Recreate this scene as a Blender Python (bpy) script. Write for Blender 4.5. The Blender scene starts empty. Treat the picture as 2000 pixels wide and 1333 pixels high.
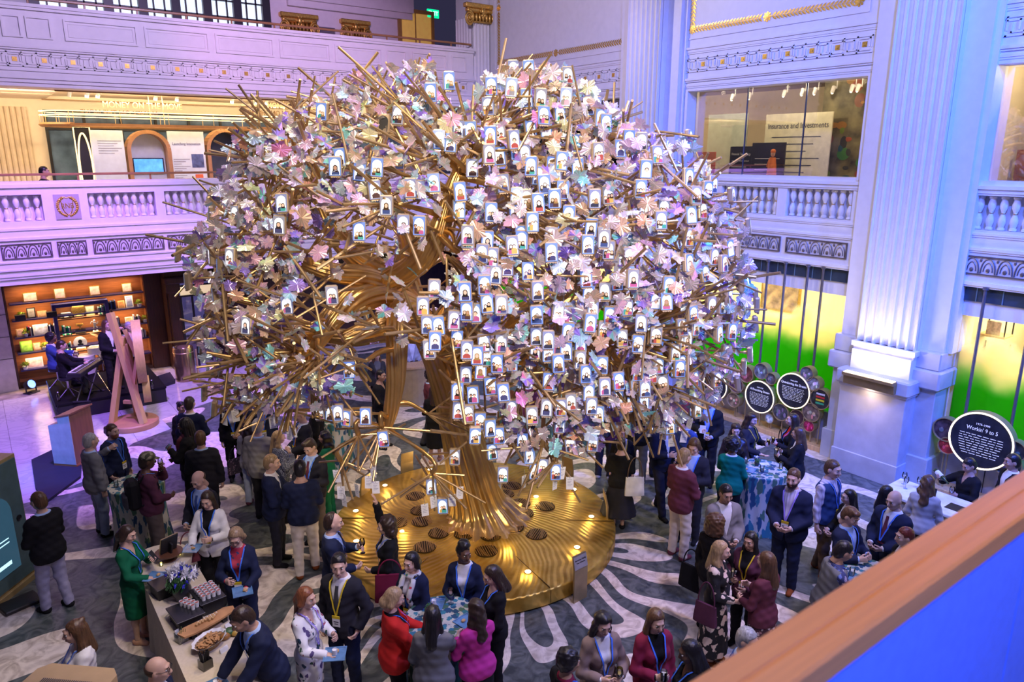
import bpy, math, random
import numpy as np
from mathutils import Vector, Matrix

# ------------------------------------------------------------------ camera, world, lights, exposure
SC = bpy.context.scene
COL = SC.collection
CAM_F, CAM_H = 1414.0, 6.2
YAW, PIT = math.radians(53.42), math.radians(14.4)
FW = np.array([math.cos(PIT)*math.cos(YAW), math.cos(PIT)*math.sin(YAW), -math.sin(PIT)])
RT = np.array([math.sin(YAW), -math.cos(YAW), 0.0])
UPV = np.cross(RT, FW)
CAMP = np.array([0.0, 0.0, CAM_H])

cd = bpy.data.cameras.new('camera')
cam = bpy.data.objects.new('camera', cd)
COL.objects.link(cam)
cd.sensor_width = 36.0
cd.lens = CAM_F/2000*36.0
cd.clip_start = 0.05
cd.clip_end = 200
cam.matrix_world = Matrix(((RT[0], UPV[0], -FW[0], 0), (RT[1], UPV[1], -FW[1], 0), (RT[2], UPV[2], -FW[2], CAM_H), (0, 0, 0, 1)))
cd.dof.use_dof = True
cd.dof.focus_distance = 10.5
cd.dof.aperture_fstop = 2.8
SC.camera = cam

SC.view_settings.view_transform = 'Standard'
SC.view_settings.look = 'None'
SC.view_settings.gamma = 1
SC.view_settings.use_curve_mapping = False
SC.view_settings.exposure = 0.0

world = bpy.data.worlds.new('world')
SC.world = world
world.use_nodes = True
bg = world.node_tree.nodes['Background']
bg.inputs[0].default_value = (0.30, 0.27, 0.62, 1)
bg.inputs[1].default_value = 0.09

def lamp(name, kind, loc, target, energy, col, size=1.0, spot=None, blend=0.6, size_y=None):
 d = bpy.data.lights.new(name, kind)
 d.energy = energy
 d.color = col
 if kind == 'AREA':
  d.size = size
  if size_y:
   d.shape = 'RECTANGLE'
   d.size_y = size_y
 else:
  d.shadow_soft_size = size
 if kind == 'SPOT':
  d.spot_size = math.radians(spot)
  d.spot_blend = blend
 o = bpy.data.objects.new(name, d)
 COL.objects.link(o)
 o.location = loc
 if target is not None:
  v = Vector(target)-Vector(loc)
  o.rotation_euler = v.to_track_quat('-Z', 'Y').to_euler()
 return o

WARM = (1.0, 0.74, 0.42)
# stage lighting rig high above the hall
lamp('rig_spot_tree_front', 'SPOT', (0.6, -1.2, 8.6), (6.1, 9.2, 4.2), 4000, (1.0, 0.80, 0.55), 0.3, 42)
lamp('rig_spot_violet_corner', 'SPOT', (6.0, 12.0, 12.2), (14.2, 17.0, 9.2), 1700, (0.72, 0.60, 1.0), 0.3, 52)
lamp('rig_spot_tree_side', 'SPOT', (-1.5, 13.0, 12.5), (6.0, 9.6, 4.2), 2300, (1.0, 0.82, 0.70), 0.35, 50)
lamp('rig_spot_tree_top', 'SPOT', (6.3, 9.2, 14.0), (6.2, 9.4, 0.0), 3000, (1.0, 0.76, 0.42), 0.3, 58)
lamp('rig_spot_blue_wall', 'SPOT', (5.0, 1.0, 11.5), (14.2, 7.5, 4.8), 6000, (0.08, 0.16, 1.0), 0.3, 72)
lamp('rig_spot_white_right', 'SPOT', (7.0, 17.0, 12.0), (13.9, 7.5, 5.8), 1500, (1.0, 0.86, 0.80), 0.2, 60)
lamp('rig_spot_blue_side', 'SPOT', (10.6, -2.6, 10.5), (14.0, 7.0, 4.8), 11000, (0.02, 0.10, 1.0), 0.25, 60)
lamp('rig_spot_buffet', 'SPOT', (2.6, 4.0, 12.0), (1.45, 8.2, 0.9), 1500, (1.0, 0.80, 0.55), 0.25, 24)
lamp('rig_spot_front_guests', 'SPOT', (4.5, -1.0, 11.5), (4.6, 7.0, 0.6), 1700, (0.92, 0.76, 1.0), 0.25, 50)
lamp('added_spot_easel', 'SPOT', (5.0, 12.5, 11.5), (2.4, 18.2, 1.4), 1700, (1.0, 0.74, 0.40), 0.2, 15)  # warm spot added so the easel stays tan under the violet wash
lamp('rig_spot_floor_pool', 'SPOT', (9.5, 2.0, 12.0), (7.5, 5.5, 0), 1500, (1.0, 0.62, 0.62), 0.2, 17)
lamp('rig_spot_lectern', 'SPOT', (-5.5, 15.2, 5.0), (0.8, 16.4, 0.6), 3000, (0.08, 0.25, 1.0), 0.2, 20)
lamp('rig_spot_blue_floor', 'SPOT', (9.0, 1.0, 11.5), (8.8, 7.0, 0.0), 2600, (0.26, 0.32, 1.0), 0.4, 75)
lamp('rig_spot_violet_wall', 'SPOT', (5.0, 10.0, 12.0), (4.0, 20.0, 7.5), 3300, (0.66, 0.47, 1.0), 0.4, 90)
lamp('rig_spot_pink_wall', 'SPOT', (3.0, 9.0, 11.8), (8.5, 20.2, 8.4), 1500, (1.0, 0.35, 0.75), 0.3, 40)
lamp('rig_spot_stage_violet', 'SPOT', (1.5, 14.0, 11.5), (1.6, 19.6, 0.0), 8500, (0.36, 0.14, 1.0), 0.3, 60)
lamp('rig_area_hall', 'AREA', (5.0, 6.0, 13.0), (5.0, 8.0, 0.0), 600, (0.74, 0.70, 1.0), 8.0)

# ------------------------------------------------------------------ pixel of the photograph (2000 x 1333) to a point of the place
def _ray(px, py):
 return FW*CAM_F+RT*(px-1000.0)+UPV*(666.5-py)

def at_z(px, py, z=0.0):
 d = _ray(px, py)
 return CAMP+d*((z-CAM_H)/d[2])

def at_x(px, py, x):
 d = _ray(px, py)
 return CAMP+d*(x/d[0])

def at_y(px, py, y):
 d = _ray(px, py)
 return CAMP+d*(y/d[1])

# ------------------------------------------------------------------ materials
MATS = {}

def _nt(name):
 m = bpy.data.materials.new(name)
 m.use_nodes = True
 nt = m.node_tree
 return m, nt, nt.nodes['Principled BSDF']

def mat(name, col, rough=0.5, metal=0.0, var=0.12, scale=6.0, bump=0.0, emis=None, estr=0.0, sheen=0.0, stretch=None, spec=None, alpha=None, trans=0.0, attr=None, coat=0.0):
 if name in MATS:
  return MATS[name]
 m, nt, b = _nt(name)
 N, Lk = nt.nodes, nt.links
 tc = N.new('ShaderNodeTexCoord')
 mp = N.new('ShaderNodeMapping')
 if stretch:
  mp.inputs['Scale'].default_value = stretch
 Lk.new(tc.outputs['Object'], mp.inputs[0])
 nz = N.new('ShaderNodeTexNoise')
 nz.inputs['Scale'].default_value = scale
 nz.inputs['Detail'].default_value = 4
 Lk.new(mp.outputs[0], nz.inputs['Vector'])
 if attr:
  at = N.new('ShaderNodeAttribute')
  at.attribute_name = attr
  csrc = at.outputs['Color']
 mx = N.new('ShaderNodeMix')
 mx.data_type = 'RGBA'
 mx.blend_type = 'MULTIPLY'
 mx.inputs[0].default_value = 1.0
 rm = N.new('ShaderNodeMapRange')
 rm.inputs[3].default_value = 1-var
 rm.inputs[4].default_value = 1+var
 rm.inputs[1].default_value = 0.3
 rm.inputs[2].default_value = 0.7
 Lk.new(nz.outputs['Fac'], rm.inputs[0])
 if attr:
  Lk.new(csrc, mx.inputs[6])
 else:
  mx.inputs[6].default_value = (*col, 1)
 Lk.new(rm.outputs[0], mx.inputs[7])
 Lk.new(mx.outputs[2], b.inputs['Base Color'])
 b.inputs['Roughness'].default_value = rough
 b.inputs['Metallic'].default_value = metal
 if spec is not None:
  b.inputs['Specular IOR Level'].default_value = spec
 if sheen:
  b.inputs['Sheen Weight'].default_value = sheen
 if coat:
  b.inputs['Coat Weight'].default_value = coat
 if trans:
  b.inputs['Transmission Weight'].default_value = trans
 if alpha is not None:
  b.inputs['Alpha'].default_value = alpha
 if estr:
  if attr and emis is None:
   Lk.new(csrc, b.inputs['Emission Color'])
  else:
   b.inputs['Emission Color'].default_value = (*(emis or col), 1)
  b.inputs['Emission Strength'].default_value = estr
 if bump:
  bp = N.new('ShaderNodeBump')
  bp.inputs['Strength'].default_value = bump
  bp.inputs['Distance'].default_value = 0.01
  Lk.new(nz.outputs['Fac'], bp.inputs['Height'])
  Lk.new(bp.outputs[0], b.inputs['Normal'])
 MATS[name] = m
 return m

WHITE = mat('white_plaster', (0.78, 0.76, 0.75), 0.5, var=0.03)
STONE = mat('grey_limestone', (0.50, 0.50, 0.52), 0.4, var=0.12, scale=3, bump=0.05)
GOLD = mat('gilded_ornament', (0.72, 0.45, 0.10), 0.35, 0.85, var=0.25, scale=30)
BRASS = mat('brushed_brass', (0.70, 0.52, 0.28), 0.35, 0.8, var=0.08, scale=8)
BRONZE = mat('dark_bronze', (0.20, 0.17, 0.15), 0.4, 0.6, var=0.15)
FRETBG = mat('fret_field', (0.62, 0.58, 0.58), 0.6, var=0.05)
OAK = mat('oak_handrail', (0.33, 0.17, 0.06), 0.35, var=0.2, scale=4, stretch=(1, 12, 12))
CREAM = mat('cream_wall', (0.86, 0.76, 0.60), 0.6, var=0.03)
BLACK = mat('black_paint', (0.012, 0.012, 0.016), 0.5, var=0.2)
DARKWOOD = mat('dark_wood', (0.05, 0.018, 0.010), 0.35, var=0.3, scale=5, stretch=(6, 6, 0.6))
WARMWOOD = mat('warm_wood', (0.36, 0.13, 0.045), 0.4, var=0.25, scale=4, stretch=(0.6, 6, 6))
PLY = mat('pale_oak', (0.66, 0.43, 0.20), 0.45, var=0.15, scale=4, stretch=(6, 6, 0.7))

def glass_mat(name, tint=(1, 1, 1), mixf=0.12, rough=0.02):
 if name in MATS:
  return MATS[name]
 m, nt, b = _nt(name)
 N, Lk = nt.nodes, nt.links
 N.remove(b)
 tr = N.new('ShaderNodeBsdfTransparent')
 tr.inputs[0].default_value = (*tint, 1)
 gl = N.new('ShaderNodeBsdfGlossy')
 gl.inputs['Roughness'].default_value = rough
 lw = N.new('ShaderNodeFresnel')
 lw.inputs[0].default_value = 1.45
 ad = N.new('ShaderNodeMath')
 ad.operation = 'MULTIPLY_ADD'
 ad.inputs[1].default_value = 1.0
 ad.inputs[2].default_value = mixf
 Lk.new(lw.outputs[0], ad.inputs[0])
 mx = N.new('ShaderNodeMixShader')
 Lk.new(ad.outputs[0], mx.inputs[0])
 Lk.new(tr.outputs[0], mx.inputs[1])
 Lk.new(gl.outputs[0], mx.inputs[2])
 Lk.new(mx.outputs[0], N['Material Output'].inputs[0])
 MATS[name] = m
 return m

GLASS = glass_mat('clear_glass')
DRINKGLASS = glass_mat('drinking_glass', (0.9, 0.93, 0.95), 0.10)

# ------------------------------------------------------------------ mesh builder
class MB:
 def __init__(self):
  self.v = []
  self.f = []
  self.m = []
  self.c = []
  self.col = (1, 1, 1)

 def add(self, vs, fs, mi=0):
  n = len(self.v)
  self.v.extend([tuple(map(float, p)) for p in vs])
  for f in fs:
   self.f.append(tuple(i+n for i in f))
   self.m.append(mi)
   self.c.append(self.col)
  return self

 def box(self, lo, hi, mi=0, M=None):
  x0, y0, z0 = lo
  x1, y1, z1 = hi
  vs = [(x0, y0, z0), (x1, y0, z0), (x1, y1, z0), (x0, y1, z0), (x0, y0, z1), (x1, y0, z1), (x1, y1, z1), (x0, y1, z1)]
  if M is not None:
   vs = [M @ Vector(p) for p in vs]
  return self.add(vs, [(0, 3, 2, 1), (4, 5, 6, 7), (0, 1, 5, 4), (1, 2, 6, 5), (2, 3, 7, 6), (3, 0, 4, 7)], mi)

 def bbox(self, lo, hi, b=0.01, mi=0, M=None):
  # box with chamfered edges
  x0, y0, z0 = lo
  x1, y1, z1 = hi
  b = min(b, (x1-x0)*.49, (y1-y0)*.49, (z1-z0)*.49)
  vs, ix = [], {}
  for i, sx in enumerate((x0, x1)):
   for j, sy in enumerate((y0, y1)):
    for k, sz in enumerate((z0, z1)):
     dx, dy, dz = (b, -b)[i], (b, -b)[j], (b, -b)[k]
     ix[i, j, k, 0] = len(vs); vs.append((sx, sy+dy, sz+dz))
     ix[i, j, k, 1] = len(vs); vs.append((sx+dx, sy, sz+dz))
     ix[i, j, k, 2] = len(vs); vs.append((sx+dx, sy+dy, sz))
  fs = []
  for s in (0, 1):
   q = [(s, 0, 0), (s, 1, 0), (s, 1, 1), (s, 0, 1)]
   f = [ix[a, b_, c, 0] for a, b_, c in q]; fs.append(f if s else f[::-1])
   q = [(0, s, 0), (0, s, 1), (1, s, 1), (1, s, 0)]
   f = [ix[a, b_, c, 1] for a, b_, c in q]; fs.append(f if s else f[::-1])
   q = [(0, 0, s), (1, 0, s), (1, 1, s), (0, 1, s)]
   f = [ix[a, b_, c, 2] for a, b_, c in q]; fs.append(f if s else f[::-1])
  for s in (0, 1):
   for t in (0, 1):
    f = [ix[0, s, t, 1], ix[0, s, t, 2], ix[1, s, t, 2], ix[1, s, t, 1]]; fs.append(f if s != t else f[::-1])
    f = [ix[s, 0, t, 2], ix[s, 0, t, 0], ix[s, 1, t, 0], ix[s, 1, t, 2]]; fs.append(f if s != t else f[::-1])
    f = [ix[s, t, 0, 0], ix[s, t, 0, 1], ix[s, t, 1, 1], ix[s, t, 1, 0]]; fs.append(f if s != t else f[::-1])
  for i in (0, 1):
   for j in (0, 1):
    for k in (0, 1):
     f = [ix[i, j, k, 0], ix[i, j, k, 1], ix[i, j, k, 2]]
     fs.append(f if (i+j+k) % 2 else f[::-1])
  if M is not None:
   vs = [M @ Vector(p) for p in vs]
  return self.add(vs, fs, mi)

 def quad(self, a, b, c, d, mi=0):
  return self.add([a, b, c, d], [(0, 1, 2, 3)], mi)

 def prism(self, poly, vec, mi=0, caps=True):
  n = len(poly)
  vs = [Vector(p) for p in poly]+[Vector(p)+Vector(vec) for p in poly]
  fs = [(i, (i+1) % n, (i+1) % n+n, i+n) for i in range(n)]
  if caps:
   fs += [tuple(range(n))[::-1], tuple(range(n, 2*n))]
  return self.add(vs, fs, mi)

 def tube(self, pts, rad, n=8, mi=0, caps=True, ridge=0.0, lobes=6, twist=0.0):
  pts = [Vector(p) for p in pts]
  m = len(pts)
  if not hasattr(rad, '__len__'):
   rad = [rad]*m
  T = []
  for i in range(m):
   t = pts[min(i+1, m-1)]-pts[max(i-1, 0)]
   T.append(t.normalized() if t.length > 1e-9 else Vector((0, 0, 1)))
  u = T[0].orthogonal().normalized()
  vs, s = [], 0.0
  for i in range(m):
   if i:
    s += (pts[i]-pts[i-1]).length
    u = (u-T[i]*u.dot(T[i]))
    u = u.normalized() if u.length > 1e-6 else T[i].orthogonal().normalized()
   w = T[i].cross(u)
   for k in range(n):
    a = 2*math.pi*k/n
    r = rad[i]
    if ridge:
     r *= 1+ridge*math.sin(lobes*a+twist*s)
    vs.append(pts[i]+(u*math.cos(a)+w*math.sin(a))*r)
  fs = []
  for i in range(m-1):
   for k in range(n):
    k2 = (k+1) % n
    fs.append((i*n+k, i*n+k2, (i+1)*n+k2, (i+1)*n+k))
  if caps:
   fs.append(tuple(range(n))[::-1])
   fs.append(tuple(range((m-1)*n, m*n)))
  return self.add(vs, fs, mi)

 def cyl(self, a, b, r, n=12, mi=0, r2=None):
  return self.tube([a, b], [r, r if r2 is None else r2], n, mi)

 def lathe(self, prof, n=16, mi=0, M=None, caps=True):
  vs = []
  for r, z in prof:
   for k in range(n):
    a = 2*math.pi*k/n
    vs.append((r*math.cos(a), r*math.sin(a), z))
  m = len(prof)
  fs = [(i*n+k, i*n+(k+1) % n, (i+1)*n+(k+1) % n, (i+1)*n+k) for i in range(m-1) for k in range(n)]
  if caps:
   fs.append(tuple(range(n))[::-1])
   fs.append(tuple(range((m-1)*n, m*n)))
  if M is not None:
   vs = [M @ Vector(p) for p in vs]
  return self.add(vs, fs, mi)

 def ball(self, c, r, n=10, mi=0, M=None):
  rx, ry, rz = r if hasattr(r, '__len__') else (r, r, r)
  prof = [(math.sin(math.pi*i/n), -math.cos(math.pi*i/n)) for i in range(n+1)]
  prof[0] = (0.02, -1)
  prof[-1] = (0.02, 1)
  k0 = len(self.v)
  self.lathe(prof, n+2, mi)
  for i in range(k0, len(self.v)):
   x, y, z = self.v[i]
   p = Vector((x*rx+c[0], y*ry+c[1], z*rz+c[2]))
   if M is not None:
    p = M @ p
   self.v[i] = tuple(p)
  return self

 def obj(self, name, mats, parent=None, smooth=False, loc=None, col=False):
  me = bpy.data.meshes.new(name)
  me.from_pydata(self.v, [], self.f)
  for mm in (mats if isinstance(mats, (list, tuple)) else [mats]):
   me.materials.append(mm)
  if len(self.m):
   me.polygons.foreach_set('material_index', self.m)
   if smooth is True:
    me.polygons.foreach_set('use_smooth', [True]*len(self.m))
  if col:
   a = me.color_attributes.new('Col', 'FLOAT_COLOR', 'CORNER')
   arr = np.ones((len(me.loops), 4), np.float32)
   lt = np.array([len(f) for f in self.f])
   arr[:, :3] = np.repeat(np.array(self.c, np.float32), lt, axis=0)
   a.data.foreach_set('color', arr.ravel())
  me.update()
  if smooth == 'auto':
   me.polygons.foreach_set('use_smooth', [True]*len(self.m))
   me.set_sharp_from_angle(angle=math.radians(40))
  o = bpy.data.objects.new(name, me)
  COL.objects.link(o)
  if parent is not None:
   o.parent = parent
  if loc is not None:
   o.location = loc
  return o

def tag(o, label, cat, group=None):
 o['label'] = label
 o['category'] = cat
 if group:
  o['group'] = group
 return o

def thing(name, label, cat, loc=(0, 0, 0), rz=0.0, group=None):
 o = bpy.data.objects.new(name, None)
 COL.objects.link(o)
 o.empty_display_size = 0.1
 o.location = tuple(map(float, loc))
 o.rotation_euler = (0, 0, rz)
 return tag(o, label, cat, group)

def struct(o):
 o['kind'] = 'structure'
 return o

def dup(o, parent=None, loc=None, rz=None):
 c = o.copy()
 COL.objects.link(c)
 if parent is not None:
  c.parent = parent
 if loc is not None:
  c.location = loc
 if rz is not None:
  c.rotation_euler = (0, 0, rz)
 for ch in list(o.children):
  dup(ch, c)
 return c

def text_obj(name, s, size, M, m, parent=None, align='CENTER', extrude=0.002, squeeze=1.0):
 cu = bpy.data.curves.new('txt', 'FONT')
 cu.body = s
 cu.size = size
 cu.align_x = align
 cu.align_y = 'CENTER'
 cu.extrude = extrude
 cu.resolution_u = 3
 t = bpy.data.objects.new('txt', cu)
 me = bpy.data.meshes.new_from_object(t)
 bpy.data.objects.remove(t)
 bpy.data.curves.remove(cu)
 me.materials.clear()
 me.materials.append(m)
 me.transform(Matrix.Diagonal((squeeze, 1, 1, 1)))
 me.transform(M)
 me.name = name
 o = bpy.data.objects.new(name, me)
 COL.objects.link(o)
 if parent is not None:
  o.parent = parent
 return o

def frame(origin, xdir, normal):
 """Matrix whose x runs along xdir, z along normal."""
 x = Vector(xdir).normalized()
 z = Vector(normal).normalized()
 y = z.cross(x)
 M = Matrix((x, y, z)).transposed().to_4x4()
 M.translation = Vector(origin)
 return M

rnd = random.Random(7)
# ================================================================== THE SETTING
XW, YB = 14.2, 20.2          # right bay wall plane, left balcony plane

def floor_mats():
 m, nt, b = _nt('white_marble')
 N, Lk = nt.nodes, nt.links
 tc = N.new('ShaderNodeTexCoord')
 br = N.new('ShaderNodeTexBrick')
 br.offset = 0.0
 br.inputs['Scale'].default_value = 1.0
 br.inputs['Brick Width'].default_value = 1.15
 br.inputs['Row Height'].default_value = 1.15
 br.inputs['Mortar Size'].default_value = 0.006
 br.inputs['Color1'].default_value = (0.60, 0.58, 0.60, 1)
 br.inputs['Color2'].default_value = (0.55, 0.53, 0.56, 1)
 br.inputs['Mortar'].default_value = (0.30, 0.28, 0.30, 1)
 Lk.new(tc.outputs['Object'], br.inputs[0])
 nz = N.new('ShaderNodeTexNoise')
 nz.inputs['Scale'].default_value = 1.6
 nz.inputs['Detail'].default_value = 8
 nz.inputs['Distortion'].default_value = 1.5
 Lk.new(tc.outputs['Object'], nz.inputs['Vector'])
 cr = N.new('ShaderNodeValToRGB')
 cr.color_ramp.elements[0].position = 0.44
 cr.color_ramp.elements[0].color = (1, 1, 1, 1)
 cr.color_ramp.elements[1].position = 0.56
 cr.color_ramp.elements[1].color = (1, 1, 1, 1)
 e = cr.color_ramp.elements.new(0.5)
 e.color = (0.82, 0.82, 0.85, 1)
 Lk.new(nz.outputs['Fac'], cr.inputs[0])
 mx = N.new('ShaderNodeMix')
 mx.data_type = 'RGBA'
 mx.blend_type = 'MULTIPLY'
 mx.inputs[0].default_value = 1
 Lk.new(br.outputs[0], mx.inputs[6])
 Lk.new(cr.outputs[0], mx.inputs[7])
 Lk.new(mx.outputs[2], b.inputs['Base Color'])
 b.inputs['Roughness'].default_value = 0.16
 MATS['white_marble'] = m

 # cream veins meandering outward from the tree over grey-green leaf-figured ground
 m, nt, b = _nt('veined_floor')
 N, Lk = nt.nodes, nt.links

 def math_(op, a, b_=None, c=None):
  n = N.new('ShaderNodeMath')
  n.operation = op
  for i, v in enumerate((a, b_, c)):
   if v is None:
    continue
   if isinstance(v, (int, float)):
    n.inputs[i].default_value = v
   else:
    Lk.new(v, n.inputs[i])
  return n.outputs[0]
 tc = N.new('ShaderNodeTexCoord')
 wn = N.new('ShaderNodeTexNoise')
 wn.inputs['Scale'].default_value = 0.5
 wn.inputs['Detail'].default_value = 1
 Lk.new(tc.outputs['Object'], wn.inputs['Vector'])
 vm = N.new('ShaderNodeVectorMath')
 vm.operation = 'MULTIPLY_ADD'
 vm.inputs[1].default_value = (1.8, 1.8, 0)
 Lk.new(wn.outputs['Color'], vm.inputs[0])
 Lk.new(tc.outputs['Object'], vm.inputs[2])
 sub = N.new('ShaderNodeVectorMath')
 sub.operation = 'SUBTRACT'
 sub.inputs[1].default_value = (6.08+0.9, 9.26+0.9, 0)
 Lk.new(vm.outputs[0], sub.inputs[0])
 sp = N.new('ShaderNodeSeparateXYZ')
 Lk.new(sub.outputs[0], sp.inputs[0])
 r = math_('SQRT', math_('ADD', math_('MULTIPLY', sp.outputs[0], sp.outputs[0]), math_('MULTIPLY', sp.outputs[1], sp.outputs[1])))
 ux, uy = math_('DIVIDE', sp.outputs[0], r), math_('DIVIDE', sp.outputs[1], r)
 cb = N.new('ShaderNodeCombineXYZ')
 Lk.new(math_('MULTIPLY', ux, 4.6), cb.inputs[0])
 Lk.new(math_('MULTIPLY', uy, 4.6), cb.inputs[1])
 Lk.new(math_('MULTIPLY', r, 0.55), cb.inputs[2])
 n2 = N.new('ShaderNodeTexNoise')
 n2.inputs['Scale'].default_value = 0.8
 n2.inputs['Detail'].default_value = 0.0
 Lk.new(cb.outputs[0], n2.inputs['Vector'])
 s = math_('SINE', math_('MULTIPLY', n2.outputs['Fac'], 25.0))
 band = N.new('ShaderNodeMapRange')
 band.inputs[1].default_value = 0.12
 band.inputs[2].default_value = 0.17
 Lk.new(s, band.inputs[0])
 n3 = N.new('ShaderNodeTexNoise')
 n3.inputs['Scale'].default_value = 3.2
 n3.inputs['Detail'].default_value = 6
 n3.inputs['Distortion'].default_value = 2.5
 Lk.new(tc.outputs['Object'], n3.inputs['Vector'])
 c1 = N.new('ShaderNodeValToRGB')
 c1.color_ramp.elements[0].position = 0.35
 c1.color_ramp.elements[0].color = (0.038, 0.052, 0.054, 1)
 c1.color_ramp.elements[1].position = 0.68
 c1.color_ramp.elements[1].color = (0.155, 0.175, 0.17, 1)
 Lk.new(n3.outputs['Fac'], c1.inputs[0])
 c2 = N.new('ShaderNodeValToRGB')
 c2.color_ramp.elements[0].position = 0.32
 c2.color_ramp.elements[0].color = (0.50, 0.42, 0.34, 1)
 c2.color_ramp.elements[1].position = 0.6
 c2.color_ramp.elements[1].color = (0.88, 0.79, 0.68, 1)
 Lk.new(n3.outputs['Fac'], c2.inputs[0])
 mx = N.new('ShaderNodeMix')
 mx.data_type = 'RGBA'
 Lk.new(band.outputs[0], mx.inputs[0])
 Lk.new(c1.outputs[0], mx.inputs[6])
 Lk.new(c2.outputs[0], mx.inputs[7])
 Lk.new(mx.outputs[2], b.inputs['Base Color'])
 b.inputs['Roughness'].default_value = 0.42
 MATS['veined_floor'] = m

floor_mats()
fb = MB()
fb.box((-8, -4, -0.2), (18, 27, 0.0))
struct(fb.obj('floor', MATS['white_marble']))
fb = MB()
poly = [(-8, 14.4), (0.25, 15.1), (1.06, 15.5), (2.17, 17.05), (3.06, 17.5), (3.03, 18.3), (4.45, 19.0), (6.2, 20.2), (7, 21.5), (14.2, 21.5), (14.2, -4), (-8, -4)]
fb.prism([(x, y, 0.001) for x, y in poly[::-1]], (0, 0, 0.004))
struct(fb.obj('floor_inlay', MATS['veined_floor']))
fb = MB()
for q in ((145, 858), (268, 783), (398, 752)):
 p = at_z(*q)
 fb.box((p[0]-.16, p[1]-.16, 0.001), (p[0]+.16, p[1]+.16, 0.004))
struct(fb.obj('floor_accent', mat('grey_marble', (0.18, 0.16, 0.15), 0.25)))
fb = MB()
fb.box((-8, 22.3, 0.001), (4.0, 23.2, 0.004))
struct(fb.obj('floor_border', mat('mottled_stone', (0.33, 0.29, 0.27), 0.35, var=0.5, scale=4)))

def greek_key(mb, M, n, step, h, mi=0, mg=1):
 """raised meander strips with a gold square in every unit; M maps x along, y up, z out"""
 t, d = 0.024, 0.022

 def bar(x0, y0, x1, y1):
  mb.box((min(x0, x1)-t/2, min(y0, y1)-t/2, 0), (max(x0, x1)+t/2, max(y0, y1)+t/2, d), mi, M)
 H = h/2
 for i in range(n):
  c = i*step
  s = h*0.5
  for a in (s-.02, s*0.62):
   bar(c-a, -a, c+a, -a); bar(c-a, a, c+a, a)
   bar(c-a, -a, c-a, a*0.35); bar(c+a, -a*0.35, c+a, a)
  g = 0.047
  mb.box((c-g, -g, 0), (c+g, g, 0.012), mg, M)
  mb.box((c-.02, -.02, .012), (c+.02, .02, 0.022), mg, M)
  if i < n-1:
   m_ = c+step/2
   e = step/2-s+.03
   bar(m_-e, H*.55, m_+e*.4, H*.55); bar(m_+e*.4, H*.55, m_+e*.4, -H*.3)
   bar(m_-e*.4, -H*.55, m_+e, -H*.55); bar(m_-e*.4, -H*.55, m_-e*.4, H*.3)
   bar(m_-e, H-.02, m_+e, H-.02); bar(m_-e, -H+.02, m_+e, -H+.02)

def fret_panel(mb, M, w, h, n):
 """bronze framed grille of pointed arches with drops: materials 0 bronze, 1 field"""
 mb.box((0, 0, -0.012), (w, h, -0.005), 1, M)
 t = 0.022
 mb.box((0, 0, -.02), (w, t, .02), 0, M); mb.box((0, h-t, -.02), (w, h, .02), 0, M)
 mb.box((0, t, -.02), (t, h-t, .02), 0, M); mb.box((w-t, t, -.02), (w, h-t, .02), 0, M)
 st = (w-2*t)/n
 for i in range(n):
  c = t+st*(i+.5)
  b0, hh = t+.012, h-2*t-.03
  for k, rr in ((1.0, .013), (0.62, .010)):
   pts = []
   for j in range(-6, 7):
    u = j/6
    x = c+math.sin(u*math.pi/2)*st*.44*k*(1-0.10*(1-abs(u)))
    y = b0+hh*k*(1-abs(u)**2.2) if k == 1 else b0+.03+hh*k*(1-abs(u)**1.8)
    pts.append(M @ Vector((x, y, 0.0)))
   mb.tube(pts, rr, 5, 0)
  o = M @ Vector((c, b0+hh*.22, 0))
  mb.ball((c, b0+hh*.2, 0), (st*.13, hh*.16, .012), 6, 0, M)
  mb.ball((t+st*i+.005, h-t-.05, 0), (.022, .035, .01), 5, 0, M)

def leaf_border(mb, M, w, h, t=0.13):
 """gilded laurel border around a w x h panel"""
 def run(A, L):
  n = int(L/0.085)
  for i in range(n):
   x = (i+.5)*L/n
   if abs(x-L/2) < .12:
    continue
   for s in (-1, 1):
    mb.add([A @ Vector(p) for p in ((x-.06, 0, .004), (x-.02, s*.05, .008), (x+.055, s*.085, .004), (x+.02, s*.02, .008))], [(0, 1, 2, 3) if s < 0 else (3, 2, 1, 0)])
   mb.box((x-.04, -.004, 0), (x+.04, .004, .006), 0, A)
  for c in (0, L/2):
   for k in range(8):
    a = k*math.pi/4
    mb.add([A @ Vector(p) for p in ((c, 0, .008), (c+.09*math.cos(a-.32), .09*math.sin(a-.32), .004), (c+.11*math.cos(a), .11*math.sin(a), .004), (c+.09*math.cos(a+.32), .09*math.sin(a+.32), .004))], [(0, 1, 2, 3)])
 run(M, w)
 run(M @ Matrix.Translation((w, 0, 0)) @ Matrix.Rotation(math.pi/2, 4, 'Z'), h)
 run(M @ Matrix.Translation((w, h, 0)) @ Matrix.Rotation(math.pi, 4, 'Z'), w)
 run(M @ Matrix.Translation((0, h, 0)) @ Matrix.Rotation(-math.pi/2, 4, 'Z'), h)

def baluster_mesh(h):
 mb = MB()
 k = h/0.56
 prof = [(.060, 0), (.060, .035), (.045, .045), (.050, .07), (.066, .13), (.060, .19), (.032, .26), (.028, .275)]
 prof2 = [(r, .56-z) for r, z in prof[::-1]]
 mb.lathe([(r, z*k) for r, z in prof+prof2], 12)
 mb.lathe([(.034, .268*k), (.038, .28*k), (.034, .292*k)], 12, 1)
 return mb

BAL = baluster_mesh(0.57).obj('baluster', [WHITE, BRASS], smooth='auto')
_bal_used = [False]

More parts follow.
